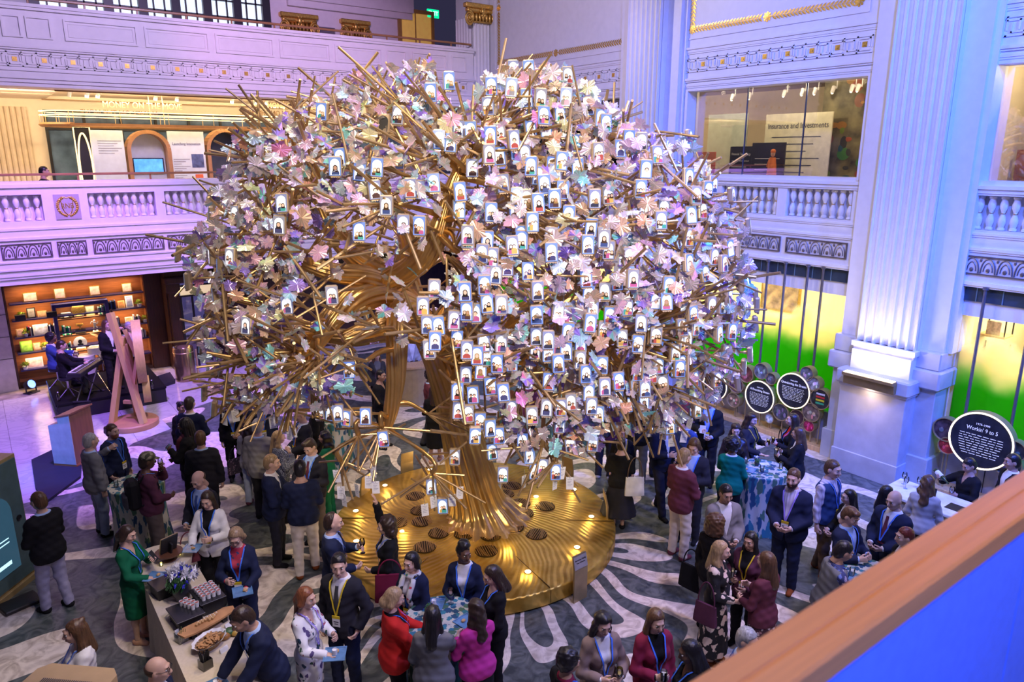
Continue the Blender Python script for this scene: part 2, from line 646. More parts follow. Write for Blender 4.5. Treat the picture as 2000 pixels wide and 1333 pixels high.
def balusters(parent, pts):
 for p in pts:
  if not _bal_used[0]:
   _bal_used[0] = True
   o = BAL
  else:
   o = BAL.copy()
   COL.objects.link(o)
  o.parent = parent
  o.location = p

def fluted(mb, y0, y1, x0, z0, z1, n, axis='x', mi=0, depth=0.045):
 """fluted face: profile runs along y (axis x) from y0 to y1 at plane x0, depth grows inward"""
 pts = []
 w = (y1-y0)/n
 for i in range(n):
  a = y0+w*i
  pts.append((a+w*.08, 0))
  for k in range(7):
   t = k/6
   pts.append((a+w*(.12+.76*t), depth*math.sin(math.pi*t)**.7 if 0 < t < 1 else 0))
  pts.append((a+w*.92, 0))
 lo = [(y, d, z0) for y, d in pts]
 vs = []
 for z in (z0, z1):
  for y, d in pts:
   vs.append((x0+d, y, z) if axis == 'x' else (y, x0+d, z))
 m = len(pts)
 fs = [(i, i+1, m+i+1, m+i) for i in range(m-1)]
 if axis != 'x':
  fs = [f[::-1] for f in fs]
 mb.add(vs, fs, mi)
 # flute feet: little quarter-round floors
 vs = [(x0+d, y, z0) if axis == 'x' else (y, x0+d, z0) for y, d in pts]+[(x0, y, z0) if axis == 'x' else (y, x0, z0) for y, d in pts]
 mb.add(vs, [(i, m+i, m+i+1, i+1) for i in range(m-1)], mi)

# ------------------------------------------------------------------ left side: two galleries over the stage
def left_side():
 X0, X1 = -4.0, 13.49
 w = MB()
 # lower fascia
 for z0, z1, y in ((3.26, 3.40, YB+.10), (3.40, 3.46, YB+.05), (3.46, 3.60, YB+.02), (3.60, 3.64, YB-.03), (3.64, 3.78, YB-.01), (3.78, 3.82, YB-.04), (3.82, 4.30, YB), (4.30, 4.36, YB-.05), (4.36, 4.52, YB-.01), (4.52, 4.57, YB-.04), (4.57, 4.72, YB)):
  w.box((X0, y, z0), (X1, YB+.45, z1))
 w.box((X0, YB+.30, 4.72), (X1, YB+.45, 5.32))
 w.box((X0, YB, 5.32), (X1, YB+.45, 5.48))
 w.box((X0, YB-.05, 5.48), (X1, YB+.45, 5.56))
 w.box((X0, YB-.02, 5.56), (X1, YB+.45, 5.62))
 struct(MB().box((X0, YB+.45, 3.30), (15, 26, 3.42)).obj('ceiling_ground', WHITE))
 piers = [(-4, -1.9), (-.42, -.2)]
 # niche bays of the balustrade
 bays, crests = [(-1.9, -.42), (-.2, 1.42), (2.35, 3.83), (4.05, 5.53)], [1.62]
 x = 5.75
 while x < 12.6:
  bays += [(x+.95, x+2.43), (x+2.65, x+4.13)]
  crests.append(x+.22)
  x += 4.35
 edges = sorted([e for b in bays for e in b])
 prev = X0
 for a, b in sorted(bays):
  b = min(b, 13.3)
  if a > prev:
   w.box((prev, YB, 4.72), (a, YB+.30, 5.32))
  prev = b
 w.box((prev, YB, 4.72), (X1, YB+.30, 5.32))
 wl = struct(w.obj('wall_left_lower_balcony', WHITE))
 struct(MB().box((X0, YB+.45, 4.0), (15, 22.2, 4.1)).box((X0, 22.2, 4.0), (15, 26, 4.8)).obj('floor_gallery', CREAM))
 bal = struct(bpy.data.objects.new('trim_1', None))
 COL.objects.link(bal)
 for a, b in bays:
  if b > 13.4 or a > 6.0:
   continue
  balusters(bal, [(a+(b-a)*(i+.5)/8, YB+.14, 4.735) for i in range(8)])
 # crest panels with a gilded wreath and the letters RNB
 for cx in crests[:1]:
  t = thing('crest_panel', 'gilded wreath crest with monogram letters between the balusters of the left gallery', 'crest', (cx+.03, YB-.024, 4.73))
  c = MB()
  c.box((0, 0, 0), (.52, .02, .58))
  c.obj('back_panel', mat('taupe_panel', (0.42, 0.36, 0.34), 0.6, var=.05), t)
  g = MB()
  sh = [(.13, .49), (.21, .52), (.26, .49), (.31, .52), (.39, .49), (.37, .30), (.33, .17), (.26, .10), (.19, .17), (.15, .30)]
  g.tube([(x_, -.008, z_) for x_, z_ in sh+sh[:2]], .010, 6)
  for s in (-1, 1):
   for k in range(13):
    a = -1.35+k*2.5/12
    x_, z_ = .26+s*(.19*math.cos(a)+.0), .30+.22*math.sin(a)
    g.ball((x_, -.006, z_), (.022, .014, .032), 5)
    g.ball((x_+s*.028, -.005, z_+.01), (.018, .01, .02), 5)
  g.obj('wreath', GOLD, t, smooth=True)
  text_obj('monogram', 'RNB', .17, frame((.26, -.006, .31), (1, 0, 0), (0, -1, 0)), GOLD, t, squeeze=.8)
 # bronze fret panels
 f = MB()
 frs = [(-2.2, -1.3, 4), (-1.2, .38, 6), (.48, 1.47, 4), (1.58, 2.19, 3), (2.32, 3.91, 6), (4.0, 5.6, 6), (5.7, 6.3, 3), (6.4, 8, 6)]
 for a, b, n in frs:
  fret_panel(f, frame((a, YB-.012, 3.875), (1, 0, 0), (0, -1, 0)), b-a, .345, n)
 struct(f.obj('trim_2', [BRONZE, FRETBG]))
 # handrail with posts on the lower balcony
 r = thing('balcony_handrail', 'brown wooden handrail on short posts along the lower left balcony', 'handrail', (X0, YB+.16, 5.62))
 b = MB()
 b.bbox((0, -.04, .12), (X1-X0, .04, .175), .012)
 b.obj('rail', OAK, r)
 p = MB()
 p.bbox((-.02, -.02, 0), (.02, .02, .125), .004)
 p0 = p.obj('post', OAK, r)
 xs = [4.65+1.58*i for i in range(-3, 8)]
 for i, x in enumerate(xs):
  o = p0 if i == 0 else dup(p0, r)
  o.location = (x, 0, 0)
 # upper fascia
 w = MB()
 for z0, z1, y in ((7.70, 7.78, YB+.06), (7.78, 7.86, YB+.02), (7.86, 7.90, YB-.02), (7.90, 8.02, YB+.0), (8.02, 8.05, YB-.03), (8.05, 8.46, YB+.02), (8.46, 8.50, YB-.03), (8.50, 8.56, YB-.06), (8.56, 8.62, YB-.02), (8.62, 9.30, YB+.02), (9.30, 9.36, YB-.04), (9.36, 9.43, YB-.07)):
  w.box((X0, y, z0), (X1, YB+.40, z1))
 w.box((X0, YB+.40, 8.42), (15, 26, 8.5))
 pn = [(-.5, 1.05), (1.18, 1.55), (1.63, 2.12), (2.36, 3.87), (4.03, 5.50), (5.66, 7.14), (7.30, 8.72), (8.86, 10.3), (10.46, 11.1), (11.3, 12.5), (12.68, 13.2)]
 for a, b in pn:
  z0, z1 = 8.72, 9.18
  for q in (((a, z0), (b, z0+.04)), ((a, z1-.04), (b, z1)), ((a, z0+.04), (a+.04, z1-.04)), ((b-.04, z0+.04), (b, z1-.04))):
   w.box((q[0][0], YB-.015, q[0][1]), (q[1][0], YB+.02, q[1][1]))
  if b-a > 1:
   for q in (((a+.08, z0+.08), (b-.08, z0+.10)), ((a+.08, z1-.10), (b-.08, z1-.08)), ((a+.08, z0+.10), (a+.10, z1-.10)), ((b-.10, z0+.10), (b-.08, z1-.10))):
    w.box((q[0][0], YB+.008, q[0][1]), (q[1][0], YB+.02, q[1][1]))
 struct(w.obj('wall_left_upper_balcony', WHITE))
 g = MB()
 greek_key(g, frame((-1.47, YB+.02, 8.265), (1, 0, 0), (0, -1, 0)), 27, .56, .33)
 struct(g.obj('trim_3', [WHITE, GOLD]))
 r = thing('upper_balcony_handrail', 'brown wooden handrail along the top balcony', 'handrail', (X0, YB+.14, 9.43))
 b = MB()
 b.bbox((0, -.035, .11), (X1-X0, .035, .165), .012)
 b.obj('rail', OAK, r)
 p0 = MB().bbox((-.02, -.02, 0), (.02, .02, .115), .004).obj('post', OAK, r)
 for i, x in enumerate([4.65+1.1*i for i in range(-1, 12)]):
  o = p0 if i == 0 else dup(p0, r)
  o.location = (x, 0, 0)
 # gallery shell: back wall, end wall, ceiling with a cove of light
 w = MB()
 w.box((X0, 25.0, 4.8), (15, 25.2, 8.42))
 struct(w.obj('wall_left_gallery', CREAM))
 w = MB()
 w.box((X0, YB+.4, 7.72), (2.2, 25, 7.80))
 w.box((2.2, YB+.4, 7.72), (13.49, 21.3, 7.80))
 w.box((2.2, 24.6, 7.72), (13.49, 25.0, 7.80))
 w.box((2.2, 21.3, 7.80), (13.49, 24.6, 8.05))
 w.box((2.1, 21.2, 7.690), (13.49, 21.28, 7.72), 1)
 w.box((2.1, 24.62, 7.690), (13.49, 24.7, 7.72), 1)
 struct(w.obj('ceiling_gallery', [CREAM, OAK]))
 wc = MB()
 for i in range(9):
  x = -2.2+i*.5
 n = 13
 for i in range(n):
  x = .05+i*.135
  wc.tube([(x, 24.95, 4.8), (x, 24.95, 7.5)], .068, 10)
 struct(wc.obj('trim_4', mat('ribbed_panel', (0.72, 0.60, 0.45), .6, var=.05)))
 # dark window band behind the exhibit
 wb = MB()
 wb.box((2.1, 24.92, 4.8), (13.4, 25.0, 7.45), 1)
 for i in range(12):
  x = 2.1+i*.95
  wb.box((x, 24.86, 4.8), (x+.07, 24.93, 7.45), 0)
 for z in (6.9, 7.38):
  wb.box((2.1, 24.87, z), (13.4, 24.93, z+.06), 0)
 struct(wb.obj('window_1', [BLACK, mat('dusk_pane', (0.10, 0.16, 0.26), .1, var=.4, scale=2)]))
 # upper storey back wall, windows, ceiling soffit, capitals
 w = MB()
 w.box((X0, 24.0, 8.5), (2.5, 24.2, 9.2)); w.box((X0, 24.0, 9.2), (2.2, 24.2, 13))
 w.box((8.3, 24.0, 8.5), (13.55, 24.2, 13)); w.box((2.2, 24.0, 12.2), (8.3, 24.2, 13)); w.box((2.2, 24.0, 8.5), (8.3, 24.2, 9.2))
 w.box((9.0, 23.75, 10.95), (13.4, 24.0, 11.15))
 w.box((9.0, 23.85, 10.75), (13.4, 24.0, 10.95))
 struct(w.obj('wall_left_upper', WHITE))
 k = MB()
 for i in range(8):
  x = 2.2+i*6.1/7
  k.box((x-.12, 23.85, 9.2), (x+.12, 24.1, 12.2), 0)
  if i < 7:
   x1 = x+6.1/7
   for j in range(1, 3):
    xm = x+(x1-x)*j/3
    k.box((xm-.02, 23.93, 9.2), (xm+.02, 23.99, 12.2), 0)
   for zz in (9.75, 10.2, 10.65):
    k.box((x+.1, 23.93, zz), (x1-.1, 23.99, zz+.04), 0)
   k.box((x+.1, 24.0, 9.2), (x1-.1, 24.03, 12.2), 1)
 struct(k.obj('window_2', [mat('black_window_frame', (0.02, 0.02, 0.025), .4), mat('bright_pane', (0.5, 0.62, 0.72), .3, emis=(0.75, 0.9, 1.0), estr=1.0)]))

left_side()

def capital(name, label, cx, yf, z, w, parent_rot=0.0):
 t = thing(name, label, 'capital', (cx, yf, z), parent_rot)
 t.scale = (1, 1, 1.35)
 a = MB()
 a.bbox((-w*.62, -.16, .30), (w*.62, .05, .40), .02)
 a.bbox((-w*.55, -.12, .22), (w*.55, .05, .30), .02)
 a.obj('abacus', GOLD, t)
 for s in (-1, 1):
  v = MB()
  pts = []
  for i in range(40):
   a_ = i*.42
   r = .17*(1-i/46)
   pts.append((s*(w*.50)+s*r*math.cos(a_+1.2)*1.0, -.10-.04*i/40, .08+r*math.sin(a_+1.2)))
  v.tube(pts, [.036*(1-i/60) for i in range(40)], 7)
  v.ball((s*w*.50, -.12, .08), (.05, .05, .05), 6)
  v.obj('volute', GOLD, t, smooth=True)
 e = MB()
 e.bbox((-w*.45, -.09, .0), (w*.45, .05, .22), .03)
 for i in range(7):
  x = -w*.36+i*w*.12
  e.ball((x, -.10, .11), (w*.05, .045, .09), 6)
 e.ball((0, -.13, .24), (.09, .06, .09), 7)
 for k in range(6):
  e.ball((.10*math.cos(k*1.047), -.13, .24+.10*math.sin(k*1.047)), (.045, .035, .045), 5)
 e.obj('echinus', GOLD, t, smooth=True)
 return t

capital('column_capital', 'gilded scroll capital on the upper wall beside the black window', 8.98+.35, 23.95, 10.0, 1.0)
capital('column_capital', 'gilded scroll capital on the upper wall beside the air vent', 11.25, 23.95, 10.0, .85)

def upper_bits():
 v = thing('air_vent', 'grey louvred air vent high between two gilded capitals', 'vent', (10.2, 23.98, 10.12))
 m = MB()
 m.bbox((-.36, -.03, -.12), (.36, 0, .12), .01)
 m.obj('frame', mat('vent_grey', (0.25, 0.23, 0.25), .5), v)
 s = MB()
 for i in range(5):
  s.box((-.32, -.045, -.09+i*.042), (.32, -.028, -.07+i*.042))
 s.obj('louvre', mat('vent_dark', (0.07, 0.06, 0.08), .5), v)
 # doorway lit amber, with EXIT sign above
 d = MB()
 x0, x1 = 13.0, 14.2
 y = 23.95
 d.box((x0-.12, y-.05, 8.5), (x0, y+.1, 11.0), 1); d.box((x1, y-.05, 8.5), (x1+.1, y+.1, 11.0), 1); d.box((x0-.12, y-.05, 11.0), (x1+.1, y+.1, 11.12), 1)
 d.box((x0, y+.02, 8.5), (x1, y+.06, 11.0), 0)
 d.box((x0+.55, y, 8.5), (x0+.59, y+.03, 11.0), 1)
 struct(d.obj('door_1', [mat('amber_door', (0.80, 0.50, 0.12), .4, emis=(0.9, .55, .12), estr=.25), mat('amber_frame', (0.40, 0.24, 0.06), .5)]))
 p = at_y(848, 26, 23.9)
 e = thing('exit_sign', 'green lit EXIT sign above the amber doorway', 'sign', (p[0], 23.96, p[2]))
 m = MB()
 m.bbox((-.24, 0, -.14), (.24, .05, .14), .012)
 m.obj('housing', mat('exit_green', (0.02, 0.5, 0.22), .4, emis=(0.0, 0.85, 0.35), estr=1.2), e)
 text_obj('lettering', 'EXIT', .2, frame((0, -.006, 0), (1, 0, 0), (0, -1, 0)), mat('exit_letters', (.7, 1, .8), .5, emis=(.75, 1, .85), estr=2.0), e)

upper_bits()

def corner_pilaster():
 w = MB()
 fluted(w, 13.53, 14.18, 20.3, 0.6, 10.4, 5, 'y', depth=.04)
 fluted(w, 20.3, 21.25, 13.50, 0.6, 10.4, 6, 'x', depth=.04)
 w.box((13.56, 20.36, 0), (14.3, 21.3, 13))
 w.box((13.44, 20.24, 0), (14.3, 21.3, 0.6))
 struct(w.obj('wall_corner_pilaster', WHITE))
 capital('column_capital', 'large gilded scroll capital crowning the fluted corner pilaster', 13.85, 20.28, 10.22, 1.05)

corner_pilaster()

# ------------------------------------------------------------------ right side: bays between fluted pilasters
def moulding(w, y0, y1, z, h, out, back=.3):
 w.box((XW-out, y0, z-h/2), (XW+back, y1, z+h/2))
 w.box((XW-out*.55, y0, z-h/2-.035), (XW+back, y1, z-h/2))

VENT = mat('dark_vent', (0.03, 0.05, 0.07), .4, var=.2)

def bay(idx, y0, y1, wy0, wy1, gk0, gkn, frets, niches):
 w = MB()
 # solid bands (z levels)
 w.box((XW, y0, 7.67), (XW+.4, y1, 13))
 w.box((XW, y0, 5.52), (XW+.4, y1, 5.77))
 w.box((XW, y0, 3.93), (XW+.4, y1, 4.93))
 w.box((XW+.25, y0, 4.93), (XW+.4, y1, 5.52))
 prev = y0
 for a, b in sorted(niches):
  w.box((XW, prev, 4.93), (XW+.26, a, 5.52))
  prev = b
 w.box((XW, prev, 4.93), (XW+.26, y1, 5.52))
 w.box((XW, y0, 5.77), (XW+.4, wy0, 7.67))
 w.box((XW, wy1, 5.77), (XW+.4, y1, 7.67))
 w.box((XW+.10, y0, 3.38), (XW+.4, y1, 3.93))
 for z, h, o in ((8.62, .05, .06), (8.55, .04, .03), (7.93, .05, .06), (7.80, .05, .03), (5.66, .06, .07), (5.58, .04, .04), (4.86, .04, .03), (4.60, .05, .04), (3.99, .06, .05)):
  moulding(w, y0, y1, z, h, o)
 for a, b in ((wy0-.08, wy0), (wy1, wy1+.08)):
  w.box((XW-.03, a, 5.72), (XW, b, 7.72))
 w.box((XW-.03, wy0, 7.67), (XW, wy1, 7.72))
 # framed upper panel
 for q in ((y0+.25, 8.82, y1-.25, 8.86), (y0+.25, 8.86, y0+.29, 12.5), (y1-.29, 8.86, y1-.25, 12.5)):
  w.box((XW-.02, q[0], q[1]), (XW, q[2], q[3]))
 struct(w.obj('wall_right_bay', WHITE))
 g = MB()
 greek_key(g, frame((XW, gk0, 8.25), (0, -1, 0), (-1, 0, 0)), gkn, .55, .33)
 struct(g.obj('trim_%d' % (10+idx), [WHITE, GOLD]))
 lb = MB()
 leaf_border(lb, frame((XW-.004, y1-.48, 9.04), (0, -1, 0), (-1, 0, 0)), y1-y0-.96, 3.2)
 struct(lb.obj('trim_%d' % (20+idx), GOLD))
 f = MB()
 for a, b, n in frets:
  fret_panel(f, frame((XW-.012, b, 4.15), (0, -1, 0), (-1, 0, 0)), b-a, .33, n)
 struct(f.obj('trim_%d' % (30+idx), [BRONZE, FRETBG]))
 v = MB()
 v.box((XW+.06, y0+.05, 3.66), (XW+.10, y1-.05, 3.91))
 k = y0+.05
 while k < y1-.1:
  v.box((XW+.05, k, 3.66), (XW+.06, k+.018, 3.91), 1)
  k += .42
 struct(v.obj('trim_%d' % (40+idx), [VENT, mat('vent_bar', (0.12, 0.20, 0.26), .4)]))
 h = struct(bpy.data.objects.new('trim_%d' % (50+idx), None))
 COL.objects.link(h)
 for a, b in niches:
  if b-a > .8:
   balusters(h, [(XW+.12, a+(b-a)*(i+.5)/8, 4.94) for i in range(8)])
 # gallery window glass
 gl = MB()
 gl.box((XW+.30, wy0, 5.77), (XW+.312, wy1, 7.67))
 gl.box((XW+.29, wy0, 5.77), (XW+.31, wy0+.02, 7.67), 1)
 for t in (1/3, 2/3):
  y = wy0+(wy1-wy0)*t
  gl.box((XW+.292, y-.012, 5.77), (XW+.32, y+.012, 7.67), 1)
 struct(gl.obj('window_%d' % (10+idx), [GLASS, mat('blue_steel', (0.07, 0.10, 0.18), .35, .5)]))

bay(1, 13.75, 20.3, 14.3, 19.8, 19.6, 11, [(14.2, 15.6, 5), (15.8, 17.4, 6), (17.6, 19.2, 6)], [(14.3, 15.8), (16.0, 17.5), (17.7, 19.2)])
bay(2, 7.57, 12.55, 7.70, 12.08, 12.25, 9, [(7.73, 9.12, 5), (9.26, 10.65, 5), (10.8, 12.2, 5)], [(7.74, 9.22), (9.44, 10.92), (11.1, 12.4)])
bay(3, -1.5, 5.95, 0.2, 5.57, 5.59, 8, [(3.4, 5.56, 8), (1.6, 3.2, 6)], [(4.08, 5.56), (2.4, 3.88)])

# frosted storefront glass: clear at the top, printed green towards the bottom

def frosted():
 m, nt, b = _nt('green_film_glass')
 N, Lk = nt.nodes, nt.links
 b.inputs['Roughness'].default_value = 0.25
 tc = N.new('ShaderNodeTexCoord')
 sp = N.new('ShaderNodeSeparateXYZ')
 Lk.new(tc.outputs['Object'], sp.inputs[0])
 nz = N.new('ShaderNodeTexNoise')
 nz.inputs['Scale'].default_value = 0.9
 nz.inputs['Detail'].default_value = 3
 Lk.new(tc.outputs['Object'], nz.inputs['Vector'])
 add = N.new('ShaderNodeMath')
 add.operation = 'MULTIPLY_ADD'
 add.inputs[1].default_value = -1.3
 Lk.new(nz.outputs['Fac'], add.inputs[0])
 Lk.new(sp.outputs[2], add.inputs[2])
 frost = N.new('ShaderNodeMapRange')
 frost.interpolation_type = 'SMOOTHSTEP'
 frost.inputs[1].default_value = 2.35
 frost.inputs[2].default_value = 1.95
 Lk.new(add.outputs[0], frost.inputs[0])
 green = N.new('ShaderNodeMapRange')
 green.interpolation_type = 'SMOOTHSTEP'
 green.inputs[1].default_value = 1.95
 green.inputs[2].default_value = 1.2
 Lk.new(add.outputs[0], green.inputs[0])
 cm = N.new('ShaderNodeMix')
 cm.data_type = 'RGBA'
 cm.inputs[6].default_value = (0.80, 0.76, 0.50, 1)
 cm.inputs[7].default_value = (0.08, 0.45, 0.025, 1)
 Lk.new(green.outputs[0], cm.inputs[0])
 tl = N.new('ShaderNodeBsdfTranslucent')
 Lk.new(cm.outputs[2], tl.inputs[0])
 df = N.new('ShaderNodeBsdfDiffuse')
 Lk.new(cm.outputs[2], df.inputs[0])
 fm = N.new('ShaderNodeMixShader')
 fm.inputs[0].default_value = 0.12
 Lk.new(tl.outputs[0], fm.inputs[1])
 Lk.new(df.outputs[0], fm.inputs[2])
 N.remove(b)
 tr = N.new('ShaderNodeBsdfTransparent')
 gl = N.new('ShaderNodeBsdfGlossy')
 gl.inputs['Roughness'].default_value = 0.03
 cl = N.new('ShaderNodeMixShader')
 cl.inputs[0].default_value = 0.07
 Lk.new(tr.outputs[0], cl.inputs[1])
 Lk.new(gl.outputs[0], cl.inputs[2])
 mx = N.new('ShaderNodeMixShader')
 Lk.new(frost.outputs[0], mx.inputs[0])
 Lk.new(cl.outputs[0], mx.inputs[1])
 Lk.new(fm.outputs[0], mx.inputs[2])
 Lk.new(mx.outputs[0], N['Material Output'].inputs[0])
 return m

FROST = frosted()

def storefront(idx, y0, y1, poles, room=True, ye=None):
 g = MB()
 g.box((XW+.30, y0, .12), (XW+.312, y1, 3.39))
 struct(g.obj('window_%d' % (20+idx), FROST))
 b = MB()
 b.box((XW+.16, y0, .12), (XW+.28, y1, .78))
 for k in np.arange(y0+.1, y1, 1.2):
  b.box((XW+.15, k, .12), (XW+.165, k+.012, .78), 1)
 struct(b.obj('trim_%d' % (60+idx), [mat('steel_panel', (.42, .42, .46), .4, .2), BLACK]))
 s = MB()
 s.bbox((XW-.28, y0, 0.0), (XW+.4, y1, .12), .01)
 struct(s.obj('trim_%d' % (70+idx), PLY))
 # interior room
 f0, ye = y1, ye or y1
 y1 = ye
 for nm, lo, hi in (('wall_shop_back', (XW+4.0, y0, 0), (XW+4.1, y1, 3.5)), ('wall_shop_side', (XW+.4, y0-.1, 0), (XW+4.1, y0, 3.5)), ('wall_shop_side', (XW+.4, y1, 0), (XW+4.1, y1+.1, 3.5)), ('ceiling_shop', (XW+.4, y0, 3.5), (XW+4.1, y1, 3.6)), ('floor_shop', (XW+.4, y0, .0), (XW+4.1, y1, .1))) if room else ():
  struct(MB().box(lo, hi).obj(nm, mat('pale_yellow_wall', (.90, .82, .58), .6, var=.03)))
 if room:
  lamp('shop_ceiling_lamp', 'AREA', (XW+1.9, (y0+y1)/2, 3.45), (XW+1.9, (y0+y1)/2, 0), 150+30*(y1-y0), (1.0, .86, .52), 2.4, size_y=y1-y0-.6)
 p0 = None
 for i, (a, zt) in enumerate(poles):
  t = thing('support_pole', 'thin grey pole in front of the green glass, from the lintel to the round displays', 'pole', (XW-.02, a, zt), 0, 'poles before the green glass')
  m = MB()
  m.cyl((0, 0, 0), (0, 0, 3.94-zt), .028, 10)
  m.obj('shaft', mat('grey_pole', (.20, .19, .20), .4, .6), t, smooth='auto')
  m = MB()
  m.cyl((0, 0, 3.90-zt), (0, 0, 3.94-zt), .05, 10)
  m.obj('collar', mat('grey_pole', (.2, .2, .2)), t, smooth='auto')

def yx(px, py, x=XW-.02):
 return float(at_x(px, py, x)[1])

storefront(2, 7.62, 12.5, [(yx(575/2.854+1300, 508), 1.2), (yx(672/2.854+1300, 514), 1.2), (yx(797/2.854+1300, 519), 1.2), (yx(882/2.854+1300, 523), 1.2)], ye=20.2)
storefront(1, 13.8, 20.2, [], False)
storefront(3, -1.4, 5.5, [(yx(1926, 563), .9), (yx(2010, 640), .9)])

def pilasters():
 for nm, y0, y1, n in (('wall_right_pilaster', 5.98, 7.08, 7), ('wall_right_pilaster', 12.68, 13.74, 7)):
  w = MB()
  xf = 13.75
  fluted(w, y0, y1, xf, 2.66, 13, n, 'x', depth=.07)
  w.box((xf+.09, y0, 2.66), (XW+.1, y1, 13))
  w.box((xf, y0, 2.66), (xf+.1, y0+.01, 13)); w.box((xf, y1-.01, 2.66), (xf+.1, y1, 13))
  w.box((xf-.08, y0-.06, 2.56), (XW+.1, y1+.06, 2.66))
  w.box((xf-.04, y0-.03, 2.50), (XW+.1, y1+.03, 2.56))
  w.box((xf-.10, y0-.02, 2.12), (XW+.1, y1+.02, 2.50))
  # backing
  w.box((XW-.18, y0-.40, 2.66), (XW+.4, y1+.47, 13))
  w.box((XW-.08, y0-.50, 2.66), (XW+.4, y1+.52, 13))
  struct(w.obj(nm, WHITE))
  s = MB()
  s.bbox((13.50, y0-.09, 0), (XW+.2, y1+.10, 1.84), .01)
  s.bbox((13.40, y0-.16, 1.84), (XW+.2, y1+.16, 2.12), .03)
  s.bbox((13.46, y0-.12, 1.78), (XW+.2, y1+.12, 1.86), .02)
  s.bbox((XW-.30, y0-.42, 0), (XW+.3, y1+.50, 1.98), .01)
  s.bbox((XW-.42, y0-.50, 1.98), (XW+.3, y1+.58, 2.34), .03)
  s.bbox((XW-.34, y0-.44, 2.34), (XW+.3, y1+.52, 2.68), .02)
  s.bbox((XW-.36, y0-.48, 0), (XW+.3, y1+.56, .62), .01)
  s.bbox((13.47, y0-.11, 0), (XW+.2, y1+.12, .44), .008)
  struct(s.obj('wall_right_plinth', STONE))
  t = thing('uplight_trough', 'long brass light trough on the %s' % ('stone plinth of the big fluted pilaster by the bar' if y0 < 8 else 'plinth of the far fluted pilaster behind the tree'), 'light fixture', (13.40, (y0+y1)/2, 2.0))
  L = (y1-y0)/2-.06
  b = MB()
  b.prism([(-.02, -L, .12), (-.20, -L, .12), (-.18, -L, .06), (-.12, -L, .05), (-.10, -L, -.12), (0, -L, -.12), (0, -L, .06)], (0, 2*L, 0))
  b.obj('housing', mat('aged_brass', (.42, .31, .14), .4, .7), t)
  e = MB()
  e.box((-.17, -L+.02, .121), (-.03, L-.02, .128))
  e.obj('lamp_strip', mat('strip_light', (1, .9, .7), .5, emis=(1, .85, .6), estr=6), t)
  lamp('pilaster_uplight', 'AREA', (13.22, (y0+y1)/2, 2.16), (13.70, (y0+y1)/2, 4.6), 36, (1.0, .86, .62), .1, size_y=1.0)
  d = lamp('plinth_downlight', 'AREA', (13.32, (y0+y1)/2, 1.84), (13.52, (y0+y1)/2, 0.6), 9, (1.0, .70, .55), .06, size_y=.9)

pilasters()

def gallery_rooms():
 """rooms behind the right-hand windows"""
 GW, GC = mat('gallery_wall', (.72, .62, .44), .6, var=.05), mat('gallery_ceiling', (.40, .34, .26), .7)
 for y0, y1 in ((7.6, 20.2), (-1.4, 5.7)):
  for nm, lo, hi, m_ in (('wall_right_gallery', (XW+4.4, y0, 4.9), (XW+4.5, y1, 8.0), GW), ('wall_gallery_side', (XW+.4, y0-.1, 4.9), (XW+4.5, y0, 8.0), GW), ('wall_gallery_side', (XW+.4, y1, 4.9), (XW+4.5, y1+.1, 8.0), GW), ('ceiling_right_gallery', (XW+.4, y0, 7.95), (XW+4.5, y1, 8.05), GC), ('floor_right_gallery', (XW+.4, y0, 4.8), (XW+4.5, y1, 4.95), GC)):
   struct(MB().box(lo, hi).obj(nm, m_))
  n = round((y1-y0)/1.9)
  for i in range(n):
   lamp('gallery_room_lamp', 'POINT', (XW+1.3, y0+(y1-y0)*(i+.5)/n, 7.7), None, 42, (1.0, .80, .50), .05)

gallery_rooms()
# ================================================================== THE GOLDEN TREE
TC = np.array([6.08, 9.26, 4.45])
NH = np.array([math.cos(YAW), math.sin(YAW), 0.0])
EA, EB, EC = 4.45, 3.1, 3.35

def tp(px, py, d=0.0):
 r = _ray(px, py)
 t = ((TC-CAMP) @ NH+d)/(r @ NH)
 return CAMP+r*t

def ell_hit(px, py, k=1.0):
 """near side of the crown's ellipsoid under a picture point; beside it, its nearest flank"""
 r = _ray(px, py)
 r = r/np.linalg.norm(r)
 A = np.array([RT/(EA*k), NH/(EB*k), np.array([0, 0, 1])/(EC*k)])
 o, d = A @ (CAMP-TC), A @ r
 a, b, c = d @ d, o @ d, o @ o-1
 D = b*b-a*c
 t = (-b-math.sqrt(D))/a if D > 0 else -b/a
 return CAMP+r*t

TREE = thing('golden_tree_sculpture', 'giant golden metal tree with shimmering leaves and photo screens on a round gold platform', 'sculpture', (TC[0], TC[1], 0))
TM = Matrix.Translation((-TC[0], -TC[1], 0))

